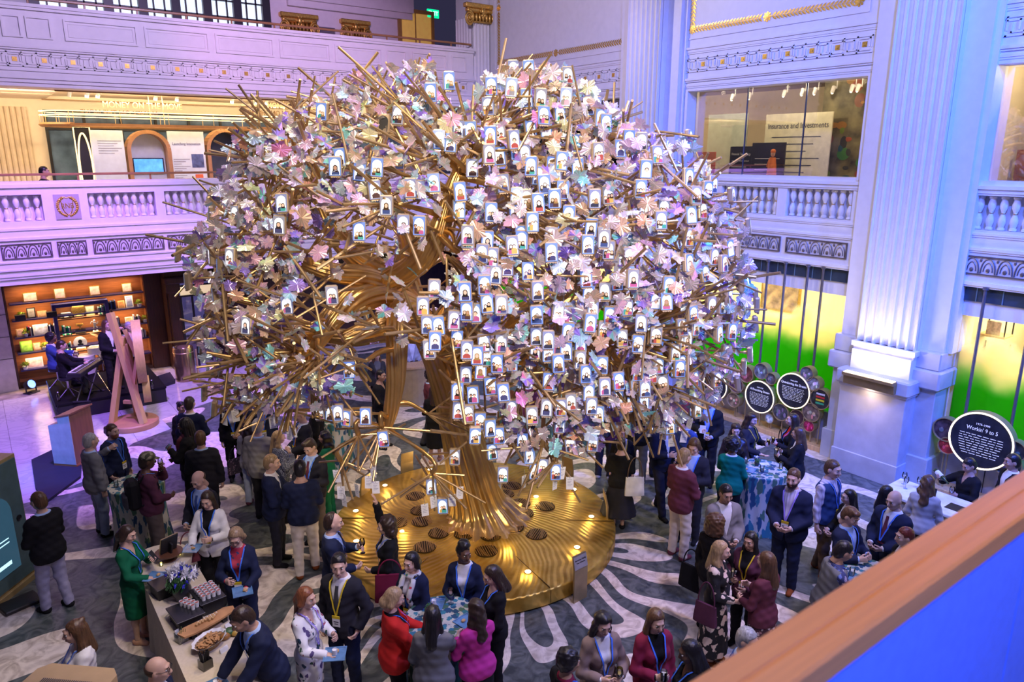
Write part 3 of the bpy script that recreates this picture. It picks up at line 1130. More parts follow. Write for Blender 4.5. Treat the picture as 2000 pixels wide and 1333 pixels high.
def gold_mats():
 m, nt, b = _nt('trunk_gold')
 N, Lk = nt.nodes, nt.links
 b.inputs['Metallic'].default_value = 0.9
 b.inputs['Roughness'].default_value = 0.34
 tc = N.new('ShaderNodeTexCoord')
 nz = N.new('ShaderNodeTexNoise')
 nz.inputs['Scale'].default_value = 3
 nz.inputs['Detail'].default_value = 5
 Lk.new(tc.outputs['Object'], nz.inputs[0])
 cr = N.new('ShaderNodeValToRGB')
 cr.color_ramp.elements[0].color = (0.52, 0.30, 0.09, 1)
 cr.color_ramp.elements[1].color = (0.90, 0.62, 0.26, 1)
 Lk.new(nz.outputs['Fac'], cr.inputs[0])
 Lk.new(cr.outputs[0], b.inputs['Base Color'])
 MATS['trunk_gold'] = m
 # platform: brushed gold with ridges swirling out of the trunk
 m, nt, b = _nt('platform_gold')
 N, Lk = nt.nodes, nt.links
 b.inputs['Metallic'].default_value = 0.75
 b.inputs['Roughness'].default_value = 0.40
 tc = N.new('ShaderNodeTexCoord')
 sp = N.new('ShaderNodeSeparateXYZ')
 Lk.new(tc.outputs['Object'], sp.inputs[0])

 def mt(op, a, c=None):
  n = N.new('ShaderNodeMath')
  n.operation = op
  for i, v in enumerate((a, c)):
   if v is None:
    continue
   if isinstance(v, (int, float)):
    n.inputs[i].default_value = v
   else:
    Lk.new(v, n.inputs[i])
  return n.outputs[0]
 ang = mt('ARCTAN2', sp.outputs[1], sp.outputs[0])
 r = mt('SQRT', mt('ADD', mt('MULTIPLY', sp.outputs[0], sp.outputs[0]), mt('MULTIPLY', sp.outputs[1], sp.outputs[1])))
 nz = N.new('ShaderNodeTexNoise')
 nz.inputs['Scale'].default_value = 0.8
 nz.inputs['Detail'].default_value = 2
 Lk.new(tc.outputs['Object'], nz.inputs[0])
 sw = mt('ADD', mt('ADD', mt('MULTIPLY', ang, 90.0), mt('MULTIPLY', r, 42.0)), mt('MULTIPLY', nz.outputs['Fac'], 40.0))
 wv = mt('SINE', sw)
 bp = N.new('ShaderNodeBump')
 bp.inputs['Strength'].default_value = 0.16
 bp.inputs['Distance'].default_value = 0.03
 Lk.new(wv, bp.inputs['Height'])
 Lk.new(bp.outputs[0], b.inputs['Normal'])
 n2 = N.new('ShaderNodeTexNoise')
 n2.inputs['Scale'].default_value = 2.2
 n2.inputs['Detail'].default_value = 4
 Lk.new(tc.outputs['Object'], n2.inputs[0])
 cr = N.new('ShaderNodeValToRGB')
 cr.color_ramp.elements[0].position = 0.35
 cr.color_ramp.elements[0].color = (0.46, 0.26, 0.035, 1)
 cr.color_ramp.elements[1].position = 0.65
 cr.color_ramp.elements[1].color = (0.86, 0.58, 0.13, 1)
 Lk.new(n2.outputs['Fac'], cr.inputs[0])
 Lk.new(cr.outputs[0], b.inputs['Base Color'])
 MATS['platform_gold'] = m

gold_mats()
TGOLD, PGOLD = MATS['trunk_gold'], MATS['platform_gold']
ROD = mat('rod_gold', (0.50, 0.34, 0.16), 0.36, 0.70, var=.2, scale=3)
HOUSING = mat('screen_housing', (0.55, 0.42, 0.27), 0.42, 0.35, var=.06)

def spline(pts, rads, n=6):
 P = [np.array(p, float) for p in pts]
 out, ro = [], []
 for i in range(len(P)-1):
  p0, p1, p2, p3 = P[max(i-1, 0)], P[i], P[i+1], P[min(i+2, len(P)-1)]
  for k in range(n):
   t = k/n
   out.append(.5*((2*p1)+(p2-p0)*t+(2*p0-5*p1+4*p2-p3)*t*t+(3*p1-p0-3*p2+p3)*t**3))
   ro.append(rads[i]*(1-t)+rads[i+1]*t)
 out.append(P[-1])
 ro.append(rads[-1])
 return out, ro

def tree_wood():
 # platform
 b = MB()
 R = 2.36
 b.lathe([(R-.12, 0), (R-.10, .02), (R, .04), (R, .235), (R-.012, .255), (R-.035, .268), (R*.6, .285), (.9, .31), (.4, .36), (.05, .37)], 96)
 pf = b.obj('base_platform', PGOLD, TREE, smooth='auto')
 for a in (0.35, 1.4, 2.5, 3.6, 4.6, 5.6):
  M = Matrix.Rotation(a, 4, 'Z')
  MB().box((1.0, -.004, .25), (R-.03, .004, .2865), 0, M).box((R-.003, -.004, .05), (R+.002, .004, .25), 0, M).obj('seam', mat('seam_dark', (.10, .06, .02), .5, .5), pf)
 for px, py in ((752, 950), (695, 1000), (786, 1040), (696, 1059), (1047, 972), (1121, 958), (1155, 1011), (992, 1070), (1127, 1071), (1031, 1119), (840, 919)):
  p = at_z(px, py, .275)
  l = MB()
  l.lathe([(.055, .262), (.055, .29), (.045, .293)], 14)
  l.lathe([(.001, .2935), (.044, .2935), (.044, .295), (.001, .296)], 14, 1)
  o = l.obj('floor_light', [BRASS, mat('light_disc', (1, .9, .6), .5, emis=(1, .86, .52), estr=9)], pf)
  o.location = (p[0]-TC[0], p[1]-TC[1], 0)
  lamp('platform_downlight', 'POINT', (p[0], p[1], .42), None, 2.2, (1, .72, .3), .05)
 for px, py in ((778, 1022), (825, 1022), (858, 1045), (830, 1070), (812, 970), (1000, 950), (985, 968), (1016, 986), (1064, 990), (1022, 1006), (1002, 1034), (1047, 1045), (908, 1048), (958, 1050), (950, 1078), (822, 1000)):
  p = at_z(px, py, .29)
  g = MB()
  rr = .18
  rd = math.hypot(p[0]-TC[0], p[1]-TC[1])
  zz = float(np.interp(rd, (.05, .4, .9, 1.416, 2.3), (.37, .36, .31, .285, .268)))+.012
  g.lathe([(.001, zz), (rr, zz-.006), (rr, zz-.03)], 24, 0)
  n = 13
  for i in range(n):
   x = -rr+2*rr*(i+.5)/n
   h = math.sqrt(max(rr*rr-x*x, 0))*.96
   pts = [(x+.012*math.sin(7*t+i), t, zz+.006) for t in np.linspace(-h, h, 7)]
   g.tube(pts, .0055, 4, 1)
  o = g.obj('floor_grille', [mat('grille_dark', (.06, .035, .012), .5, .6), TGOLD], pf)
  o.location = (p[0]-TC[0], p[1]-TC[1], 0)
  o.rotation_euler = (0, 0, YAW-math.pi/2+.4*math.sin(px))
 # trunk
 base = np.array([TC[0], TC[1], .30])+RT*.10
 pts = [base+np.array([0, 0, -.03]), base+np.array([0, 0, .04]), base-RT*.01+np.array([0, 0, .14]), base-RT*.06+np.array([0, 0, .38]), tp(905, 862), tp(885, 780), tp(862, 705), tp(838, 655), tp(806, 605)]
 P, Rr = spline(pts, [.95, .74, .56, .43, .33, .29, .27, .24, .19], 8)
 t = MB()
 t.tube([TM @ Vector(p) for p in P], Rr, 120, 0, True, .055, 20, 2.6)
 t.obj('trunk', TGOLD, TREE, smooth=True)
 limbs = [
  ([(830, 645, 0), (795, 602, -.3), (740, 578, -.8), (690, 585, -1.2), (650, 620, -1.5), (618, 665, -1.6), (596, 700, -1.6)], (.24, .22, .20, .185, .16, .13, .06)),
  ([(815, 625, -.3), (785, 605, -1.0), (776, 640, -1.5), (775, 700, -1.6), (772, 750, -1.6), (764, 800, -1.6), (756, 835, -1.6)], (.18, .165, .145, .135, .12, .10, .06)),
  ([(815, 620, 0), (755, 545, -.4), (700, 505, -.6), (655, 455, -.8), (630, 400, -.8), (600, 330, -.7)], (.22, .2, .17, .14, .10, .04)),
  ([(815, 620, .2), (790, 530, .2), (800, 470, 0), (770, 400, -.2), (735, 330, -.2), (760, 240, 0)], (.22, .19, .16, .12, .09, .04)),
  ([(760, 545, -1.3), (815, 515, -1.7), (850, 468, -1.9), (873, 405, -1.9), (890, 350, -1.9), (925, 290, -1.8)], (.13, .155, .14, .105, .08, .035)),
  ([(868, 700, 0), (940, 650, -.4), (1005, 622, -.7), (1065, 590, -.9), (1130, 540, -.9), (1200, 480, -.8), (1280, 400, -.6)], (.22, .19, .17, .15, .12, .09, .04)),
  ([(880, 745, 0), (960, 705, -.7), (1050, 690, -1.3), (1150, 672, -1.5), (1250, 640, -1.2), (1350, 600, -.6)], (.18, .15, .12, .10, .07, .035)),
  ([(835, 650, 0), (760, 648, .5), (680, 660, .9), (600, 640, .9), (520, 600, .8), (440, 580, .6)], (.20, .17, .14, .11, .08, .04)),
  ([(850, 690, .1), (900, 570, .3), (940, 480, .4), (980, 380, .3), (1010, 300, .2), (1020, 220, 0)], (.22, .19, .16, .12, .08, .04)),
  ([(905, 560, .2), (985, 500, -.2), (1080, 420, -.4), (1150, 340, -.3), (1180, 260, -.2)], (.16, .14, .11, .08, .04)),
  ([(790, 590, -.2), (720, 545, -.9), (640, 530, -1.3), (560, 495, -1.3), (480, 450, -.9)], (.19, .16, .12, .08, .04)),
  ([(870, 720, .1), (990, 660, .8), (1100, 600, 1.2), (1220, 560, 1.2), (1330, 500, .8)], (.2, .16, .13, .09, .04)),
  ([(835, 650, -.2), (770, 632, -1.0), (715, 645, -1.3), (668, 660, -1.5)], (.18, .16, .12, .07)),
 ]
 nodes = []
 for L, rr in limbs:
  P, R_ = spline([tp(a, b_, c) for a, b_, c in L], rr, 10)
  m = MB()
  m.tube([TM @ Vector(p) for p in P], R_, 72, 0, True, .075, 13, 8.0)
  m.obj('branch', TGOLD, TREE, smooth=True)
  nodes += [p for p in P[11:]]
 return np.array(nodes)

LIMBN = tree_wood()
CROWN = [(365, 480), (410, 400), (455, 260), (560, 220), (625, 170), (700, 138), (850, 120), (868, 195), (905, 235), (935, 170), (960, 135), (1090, 125), (1170, 185), (1265, 255), (1345, 262), (1400, 370), (1455, 440), (1468, 560), (1475, 640), (1440, 720), (1400, 800), (1330, 835), (1200, 850), (1150, 890), (1090, 890), (1030, 880), (960, 850), (900, 880), (872, 790), (855, 700), (760, 655), (695, 690), (690, 770), (640, 800), (540, 800), (430, 790), (400, 700), (380, 600)]

def inside(px, py, poly=CROWN):
 c = False
 j = len(poly)-1
 for i in range(len(poly)):
  (xi, yi), (xj, yj) = poly[i], poly[j]
  if (yi > py) != (yj > py) and px < (xj-xi)*(py-yi)/(yj-yi)+xi:
   c = not c
  j = i
 return c

LIMBWIN = [(590, 430), (760, 440), (880, 320), (930, 330), (920, 430), (860, 560), (890, 740), (700, 740), (590, 720)]

def pix_of(p):
 v = p-CAMP
 return 1000+CAM_F*(v @ RT)/(v @ FW), 666.5-CAM_F*(v @ UPV)/(v @ FW)

def crown_point(front=0.75, kmin=.62, kmax=1.0):
 while True:
  px, py = rnd.uniform(360, 1480), rnd.uniform(115, 900)
  if inside(px, py):
   break
 pf = ell_hit(px, py, 1.0)
 r = _ray(px, py)
 r = r/np.linalg.norm(r)
 # chord through the crown along this ray
 half = max(0.0, ((TC-CAMP) @ r)-np.linalg.norm(pf-CAMP))
 u = rnd.random()
 if rnd.random() < front:
  d = u**1.6*half*.9
 else:
  d = half*(1+u*.8)
 return pf+r*d

SCREENS = []
for ox, oy, s in (
 (600, 0, "1146,388 1235,390 1025,485 1138,490 790,455 688,520 1220,550 1300,548 1010,595 1442,545 1495,515 1450,425 1570,595 1605,590 1632,660 1662,690 1405,640 1315,648 510,645 428,690 845,725 912,730 735,780 805,800 1023,760 1072,745 1107,710 1147,780 1165,840 1210,860 1243,725 1330,715 1443,720 1490,800 1012,860 1078,870 1618,850 1740,830 1792,775 1865,790 1948,865 1887,945 1945,950 1855,1055 1250,930 1283,980 1320,1030 1380,965 1415,900 1510,935 1360,925 920,940 293,960 390,935 375,1060 577,1050 620,1060 705,1020 850,1070 443,1148 845,1168 1095,1025 1167,1100 1222,1110 1285,1135 1150,1195 1023,1185 1253,1240 1380,1110 1425,1060 1600,1110 1675,1090 1460,1200 1585,1270 1755,1270 1872,1185 1985,1160 1970,1230 537,1250 628,1260 290,1290 1365,1310 1655,1315 1198,1310 895,1310 85,625"),
 (650, 433, "755,100 860,105 835,180 890,200 1000,135 1055,105 1218,85 1218,170 1420,130 1512,95 1540,160 1648,195 970,250 1087,275 910,295 843,355 565,375 738,390 1138,385 1413,315 1580,335 1648,300 1670,320 1520,390 1980,80 1978,230 1870,355 1795,440 1860,445 1425,405 502,470 858,455 938,462 750,500 800,510 675,550 1135,520 1255,500 1308,525 1445,495 1432,565 1543,525 1638,475 1720,565 1310,615 1510,605 1945,590 530,575 587,580 568,665 540,710 690,655 748,715 843,675 938,680 1133,640 1200,660 1133,720 1250,690 1300,720 1383,680 1610,650 1700,680 1803,635 1950,680 805,745 863,755 915,790 995,785 1255,790 1375,770 1500,800 1200,730 1905,820 1940,790 1812,805 1775,855 1700,840 740,850 825,830 1203,890 878,915 952,950 693,945 783,965 1590,890 1405,850 1515,920 1738,930 1425,950 1730,1000 1840,900 1585,985 1640,1020 1325,1005 1270,1035 995,1040 1192,1035 1440,1025 1480,1070 1110,1080 700,1050 752,1070 822,1110 875,1150 792,1190 925,1190 1263,1130 1058,1220 1323,1240 1447,1235 885,1280 1095,1300 680,1310 283,1210 92,825 80,1095 185,1085"),
 (1300, 433, "123,90 20,360 238,45 265,195 318,235 215,290 122,230 345,320 385,310 400,160 395,225 350,150 250,465 308,470 348,420 375,490 455,480 145,515 85,590 160,590 290,625 415,345 502,415 508,465 500,570 115,650 440,655 470,740 335,730 50,730 75,820 435,810 155,880 280,880 400,905 133,1040 170,1050 20,1140 365,610"),
 (1300, 0, "130,770 210,945 258,1030 123,990 165,1090 365,1090 425,1165 460,1260 335,1185 200,1175 138,1200 230,1060"),
 (0, 0, "1190,1090 1180,1200 1320,1195 1575,1135 1560,1245 1900,880 1870,930"),
 (0, 433, "1560,20 1235,85 1290,200 995,180 1235,245 1180,190 1050,330 1205,410 1600,465 1850,410 1380,580 1130,690 1415,865 1140,955 1475,965 1580,970 1195,1040 1785,1065 1845,1070 1885,1065"),
 (640, 860, "675,300 750,425 1310,100 1345,200 1400,170 1480,205 1140,220")):
 k = 3.333 if oy == 860 else 2.854
 for q in s.split():
  a, b_ = map(float, q.split(','))
  SCREENS.append((ox+a/k, oy+b_/k))

def portrait(seed):
 """lit display: blue-grey surround, white arched picture with people in it"""
 r = random.Random(seed)
 m = MB()
 m.col = r.choice([(.14, .22, .46), (.12, .20, .50), (.22, .22, .28), (.18, .20, .34)])
 W, H = .068, .103
 m.quad((-W, -.0365, -H), (W, -.0365, -H), (W, -.0365, H), (-W, -.0365, H))
 m.col = r.choice([(1.0, 1.0, 1.0), (.95, 1.0, 1.0), (.92, .98, 1.0)])
 a, y = .053, -.0372
 arch = [(-a, y, -.092), (a, y, -.092), (a, y, .03)]+[(a*math.cos(t), y, .03+a*1.05*math.sin(t)) for t in np.linspace(.2, math.pi-.2, 9)]+[(-a, y, .03)]
 m.add(arch, [tuple(range(len(arch)))])
 n = r.choice([1, 1, 2, 2, 3])
 yy = -.0375
 for i in range(n):
  cx = (i-(n-1)/2)*.036+r.uniform(-.006, .006)
  hz = r.uniform(-.035, -.002) if n > 1 else r.uniform(-.02, .012)
  s = 1.05 if n > 1 else 1.45
  yy -= .0004
  m.col = r.choice([(.03, .03, .05), (.05, .05, .12), (.30, .06, .05), (.04, .06, .16), (.05, .25, .22), (.55, .56, .6), (.5, .3, .08), (.06, .03, .03), (.35, .08, .2)])
  w = .030*s
  x0, x1 = max(cx-w, -a), min(cx+w, a)
  m.add([(x0, yy, -.091), (x1, yy, -.091), (x1, yy, hz-.030*s), (cx+w*.4, yy, hz-.016*s), (cx-w*.4, yy, hz-.016*s), (x0, yy, hz-.030*s)], [(0, 1, 2, 3, 4, 5)])
  yy -= .0004
  m.col = r.choice([(.02, .015, .012), (.05, .03, .015), (.03, .02, .02), (.25, .15, .05)])
  hr = .0165*s
  lng = r.random() < .5
  pts = [(cx+hr*1.15*math.cos(t), yy, hz+.004+hr*1.2*math.sin(t)) for t in np.linspace(-.3, math.pi+.3, 9)]
  if lng:
   pts = pts+[(cx-hr*1.3, yy, hz-.035*s), (cx+hr*1.3, yy, hz-.035*s)]
  m.add(pts, [tuple(range(len(pts)))])
  yy -= .0004
  m.col = r.choice([(.80, .52, .40), (.70, .42, .30), (.88, .62, .50), (.35, .2, .13), (.6, .38, .26)])
  pts = [(cx+hr*.82*math.cos(t), yy, hz-.002+hr*1.05*math.sin(t)) for t in np.linspace(0, 2*math.pi, 9)[:-1]]
  m.add(pts, [tuple(range(len(pts)))])
 return m

def housing_mb():
 h = MB()
 h.bbox((-.074, -.036, -.112), (.074, .036, .118), .018)
 # scalloped foot plate and rear mount
 pl = [(-.055, 0, -.110)]+[(-.055+.110*i/8, 0, -.118-.010*(i % 2)) for i in range(9)]+[(.055, 0, -.110)]
 h.prism([(x, -.034, z) for x, y, z in pl[::-1]], (0, .03, 0))
 h.cyl((0, .03, .03), (0, .085, .03), .026, 10)
 return h

GLOW = mat('screen_glow', (1, 1, 1), .2, var=0.0, attr='Col', estr=.85)
GLOW.node_tree.nodes['Principled BSDF'].inputs['Specular IOR Level'].default_value = .3
RODS = []

def tree_screens():
 fr = np.array([1.0])
 data = []
 for px, py in SCREENS:
  edge = not inside(px, py)
  p = ell_hit(px, py, rnd.choice([1.0, .97, .94, .90]))
  if px < 660 and py > 740:
   p = tp(px, py, -1.2)
  if 650 < px < 900 and py > 820:
   p = tp(px, py, -2.0)
  if py > 850 and px > 900:
   p = tp(px, py, -2.2)
  v = (p-TC)
  nrm = RT*((v @ RT)/EA**2)+NH*((v @ NH)/EB**2)
  nrm = nrm/np.linalg.norm(nrm)
  cdir = CAMP-p
  cdir[2] = 0
  cdir /= np.linalg.norm(cdir)
  off = (px-925)/560
  nrm = nrm+cdir*(1.2 if abs(off) < .72 else .15)
  if px > 1430:
   nrm = RT*1.0-NH*.05*(1)+cdir*.12
  if px < 440:
   nrm = -RT+cdir*.25
  ang = math.atan2(nrm[1], nrm[0])+rnd.gauss(0, .16)
  data.append((np.linalg.norm(p-CAMP), p, ang, px, py))
 data.sort(key=lambda q: q[0])
 hm = housing_mb()
 bodies = portraits = None
 hmesh = None
 pmesh = {}
 rest = MB()
 for i, (d, p, ang, px, py) in enumerate(data):
  rot = Matrix.Rotation(ang+math.pi/2, 4, 'Z') @ Matrix.Rotation(rnd.gauss(0, .05), 4, 'Y') @ Matrix.Rotation(-.10+rnd.gauss(0, .05), 4, 'X')
  M = Matrix.Translation(p) @ rot
  dark = abs(px-750) < 2 and abs(py-242) < 3
  if i < 99 or dark:
   if hmesh is None:
    o = hm.obj('photo_screen', HOUSING, TREE)
    hmesh = o.data
   else:
    o = bpy.data.objects.new('photo_screen', hmesh)
    COL.objects.link(o)
    o.parent = TREE
   o.matrix_local = TM @ M
   k = i % 24
   if dark:
    q = MB()
    q.col = (.01, .01, .012)
    a, y = .053, -.0372
    arch = [(-a, y, -.092), (a, y, -.092), (a, y, .03)]+[(a*math.cos(t), y, .03+a*1.05*math.sin(t)) for t in np.linspace(.2, math.pi-.2, 9)]+[(-a, y, .03)]
    q.add(arch, [tuple(range(len(arch)))])
    o['label'] = 'unlit screen with a black arched picture'
    q.obj('display', BLACK, o)
   elif k not in pmesh:
    pmesh[k] = portrait(k+3).obj('display', GLOW, o, col=True).data
   else:
    q = bpy.data.objects.new('display', pmesh[k])
    COL.objects.link(q)
    q.parent = o
  else:
   W = TM @ M
   rest.add([W @ Vector(v) for v in hm.v], hm.f, 0)
   pr = portrait(i % 40+50)
   n = len(rest.v)
   rest.v.extend([tuple(W @ Vector(v)) for v in pr.v])
   for f, c in zip(pr.f, pr.c):
    rest.f.append(tuple(a+n for a in f))
    rest.m.append(1)
    rest.c.append(c)
  # the rod that carries it
  back = rot.to_3x3() @ Vector((0, 1, 0))
  a = Vector(p)+back*.07+Vector((0, 0, .03))
  near = LIMBN[np.argmin(((LIMBN-p)**2).sum(1))]
  dv = Vector(near)-a
  dv = dv.normalized()*.55+back*.5+Vector((rnd.gauss(0, .15), rnd.gauss(0, .15), rnd.gauss(-.1, .15)))
  L = rnd.uniform(.55, 1.05)
  RODS.append((a, a+dv.normalized()*L, .0165))
 rest.obj('photo_screens_within_crown', [HOUSING, GLOW], TREE, col=True)['kind'] = 'stuff'

tree_screens()

def tree_twigs():
 # forks: a node with rods fanning outward
 branches = []
 for i in range(175):
  p = crown_point(.8)
  c = np.array([TC[0], TC[1], 3.6])
  q = pix_of(p)
  if inside(*q, [(840, 640), (950, 650), (985, 920), (875, 920)]) and rnd.random() < .8:
   continue
  near = LIMBN[np.argmin(((LIMBN-p)**2).sum(1))]
  node = p+(near-p)*rnd.uniform(.30, .5)
  L = np.linalg.norm(near-node)
  if L > .3:
   mid = (near+node)/2+np.array([rnd.gauss(0, .08) for _ in range(3)])
   branches.append((near, mid, node, .028+.012*min(L, 2)))
  for k in range(rnd.choice([3, 4, 5])):
   d = (p-node)/max(np.linalg.norm(p-node), 1e-6)
   d = d+np.array([rnd.gauss(0, .42) for _ in range(3)])
   d /= np.linalg.norm(d)
   l = rnd.uniform(.45, 1.0)
   RODS.append((Vector(node), Vector(node+d*l), rnd.choice([.013, .016, .019])))
 for i in range(270):
  p = crown_point(.95)
  out = (p-TC)/np.array([4, 4, 3.2])
  d = out/np.linalg.norm(out)*.5+np.array([rnd.gauss(0, .7) for _ in range(3)])
  d /= np.linalg.norm(d)
  l = rnd.uniform(.45, 1.1)
  RODS.append((Vector(p-d*l*.5), Vector(p+d*l*.5), rnd.choice([.013, .016, .02])))
 # sprays drooping from the low branches, the tags hang from them
 for px, py, d, n in ((745, 835, -1.9, 9), (845, 925, -2.2, 8), (560, 800, -1.2, 8), (1300, 800, -1.2, 9), (1060, 870, -2.2, 8), (665, 900, -2.0, 6), (470, 780, -1.0, 6), (1085, 900, -2.2, 5), (700, 850, -2, 6)):
  c = tp(px, py, d)
  for k in range(n):
   v = np.array([rnd.gauss(0, .6), rnd.gauss(0, .6), -abs(rnd.gauss(.35, .25))])
   v /= np.linalg.norm(v)
   RODS.append((Vector(c), Vector(c+v*rnd.uniform(.4, .9)), .015))
  branches.append((c, c+np.array([0, 0, .2]), LIMBN[np.argmin(((LIMBN-c)**2).sum(1))], .03))
 # upright bare tips along the crown's top
 for px, py in ((655, 150, ), (700, 145), (760, 130), (810, 118), (845, 120), (830, 150), (780, 145), (1075, 125), (1080, 135), (590, 205), (500, 260), (1345, 255), (1330, 270)):
  p = tp(px, py, rnd.uniform(-.8, .8))
  v = np.array([rnd.gauss(0, .35), rnd.gauss(0, .35), -1.0])
  RODS.append((Vector(p), Vector(p+v/np.linalg.norm(v)*rnd.uniform(.7, 1.0)), .016))
 bm = MB()
 for a, m, b, r in branches:
  P, R_ = spline([a, m, b], [r*1.3, r, r*.6], 4)
  bm.tube([TM @ Vector(p) for p in P], R_, 8)
 bm.obj('side_branches', TGOLD, TREE, smooth=True)['kind'] = 'stuff'
 # the nearest long rods as parts of their own, the rest together
 order = sorted(range(len(RODS)), key=lambda i: np.linalg.norm((np.array(RODS[i][0])+np.array(RODS[i][1]))/2-CAMP)-1.5*(RODS[i][1]-RODS[i][0]).length)
 rest = MB()
 for j, i in enumerate(order):
  a, b, r = RODS[i]
  t = MB() if j < 100 else rest
  t.tube([TM @ a, TM @ b], r, 8)
  if j < 100:
   t.obj('twig', ROD, TREE, smooth='auto')
 rest.obj('twigs_within_crown', ROD, TREE, smooth='auto')['kind'] = 'stuff'

tree_twigs()

def leaf_material():
 m, nt, b = _nt('iridescent_film')
 N, Lk = nt.nodes, nt.links
 at = N.new('ShaderNodeAttribute')
 at.attribute_name = 'Col'
 tc = N.new('ShaderNodeTexCoord')
 nz = N.new('ShaderNodeTexNoise')
 nz.inputs['Scale'].default_value = 9
 Lk.new(tc.outputs['Object'], nz.inputs[0])
 lw = N.new('ShaderNodeLayerWeight')
 lw.inputs[0].default_value = .5
 ad = N.new('ShaderNodeMath')
 ad.operation = 'MULTIPLY_ADD'
 ad.inputs[1].default_value = .55
 Lk.new(nz.outputs['Fac'], ad.inputs[0])
 Lk.new(lw.outputs['Facing'], ad.inputs[2])
 cr = N.new('ShaderNodeValToRGB')
 e = cr.color_ramp.elements
 e[0].position, e[0].color = .2, (1, .92, .84, 1)
 e[1].position, e[1].color = 1.0, (.9, .75, 1, 1)
 for p, c in ((.40, (1.0, .70, .92, 1)), (.55, (.75, .72, 1, 1)), (.70, (.68, .95, 1, 1)), (.85, (.85, 1, .72, 1))):
  k = e.new(p)
  k.color = c
 Lk.new(ad.outputs[0], cr.inputs[0])
 mx = N.new('ShaderNodeMix')
 mx.data_type = 'RGBA'
 mx.blend_type = 'MULTIPLY'
 mx.inputs[0].default_value = .6
 Lk.new(at.outputs['Color'], mx.inputs[6])
 Lk.new(cr.outputs[0], mx.inputs[7])
 Lk.new(mx.outputs[2], b.inputs['Base Color'])
 b.inputs['Metallic'].default_value = .35
 b.inputs['Roughness'].default_value = .28
 return m

def tree_leaves():
 m = MB()
 shape = []
 k = 28
 for i in range(k):
  a = 2*math.pi*i/k
  r = .80+.13*math.cos(5*a)+.05*math.cos(3*a+1)+(.055 if i % 2 else -.055)
  shape.append((r*math.cos(a)*1.12, r*math.sin(a)*.88))
 pal = [((.72, .68, .62), 30), ((.66, .66, .70), 20), ((.70, .54, .36), 16), ((.82, .70, .95), 10), ((.62, .85, .95), 9), ((.95, .68, .86), 9), ((.45, .35, .90), 6), ((.85, .95, .55), 5), ((.95, .62, .42), 3), ((.35, .85, .80), 4), ((.85, .35, .6), 1)]
 bag = [c for c, n in pal for _ in range(n)]
 for i in range(3100):
  p = crown_point(.82)
  q = pix_of(p)
  if inside(*q, [(840, 640), (950, 650), (985, 920), (875, 920)]) or (inside(*q, LIMBWIN) and (p-TC) @ NH < .2 and rnd.random() < .82):
   continue
  s = rnd.uniform(.075, .135)
  n = Vector(((CAMP-p)/np.linalg.norm(CAMP-p)))*.55+Vector((rnd.gauss(0, .6), rnd.gauss(0, .6), rnd.gauss(.15, .6)))
  n.normalize()
  M = frame(p, n.orthogonal(), n) @ Matrix.Rotation(rnd.uniform(0, 6.28), 4, 'Z')
  c = rnd.choice(bag)
  pleat = rnd.random() < .25
  vs = [TM @ (M @ Vector((0, 0, s*.12)))]
  f = rnd.uniform(-.35, .35)
  for j, (x, y) in enumerate(shape):
   z = (abs(y)*f+(.18 if (j % 2) else -.05)*(1.0 if pleat else .25))*s
   vs.append(TM @ (M @ Vector((x*s, y*s, z))))
  m.col = c
  if pleat:
   b0 = len(m.v)
   m.v.extend([tuple(v) for v in vs])
   for j in range(k):
    q = rnd.choice([c, c, c, rnd.choice(bag), (.45, .32, .85), (.5, .75, .85)]) if j % 4 == 0 else m.c[-1]
    m.f.append((b0, b0+1+j, b0+1+(j+1) % k))
    m.m.append(0)
    m.c.append(q)
  else:
   m.add(vs, [(0, 1+j, 1+(j+1) % k) for j in range(k)])
 m.obj('foliage', leaf_material(), TREE, col=True)['kind'] = 'stuff'

tree_leaves()

def paper_tags():
 lst = [(439, 819), (460, 812), (509, 810), (533, 825), (541, 820), (557, 836), (565, 848), (572, 843), (729, 919), (720, 942), (734, 952), (658, 930), (666, 962), (672, 977), (697, 958), (976, 940), (1023, 941), (1084, 944), (1097, 924), (1113, 944), (830, 996), (847, 980), (883, 977), (898, 963), (1266, 842), (1276, 834), (1295, 847), (1312, 861), (1336, 853), (1323, 822), (1347, 826), (1366, 776), (1256, 786)]
 card = None
 for px, py in lst:
  d = -2.2 if 650 < px < 1150 else -1.4
  p = tp(px, py, d)
  t = thing('paper_tag', 'white paper note card hanging by a string from a low branch of the tree', 'paper tag', p, YAW-math.pi/2+rnd.gauss(0, .55), 'paper tags hanging from the tree')
  t.rotation_euler[1] = rnd.gauss(0, .08)
  if card is None:
   m = MB()
   m.bbox((-.05, -.001, -.095), (.05, .001, .085), .0008)
   c = m.obj('card', mat('tag_paper', (.86, .86, .88), .7, var=.02), t)
   card = c.data
   s = MB()
   s.tube([(0, 0, .075), (.004, .0, .12), (0, 0, .17)], .002, 4)
   s.ball((0, -.003, .075), (.008, .004, .008), 5)
   st = s.obj('string', mat('string_grey', (.3, .3, .3), .7), t)
   w = MB()
   for i in range(5):
    w.box((-.032, -.0016, .045-i*.022), (.032-.012*(i % 3), -.0011, .049-i*.022))
   hw = w.obj('handwriting', mat('pen_ink', (.10, .12, .22), .7), c)
   proto = (c, st, hw)
  else:
   c2 = dup(proto[0], t)
   dup(proto[1], t)

paper_tags()
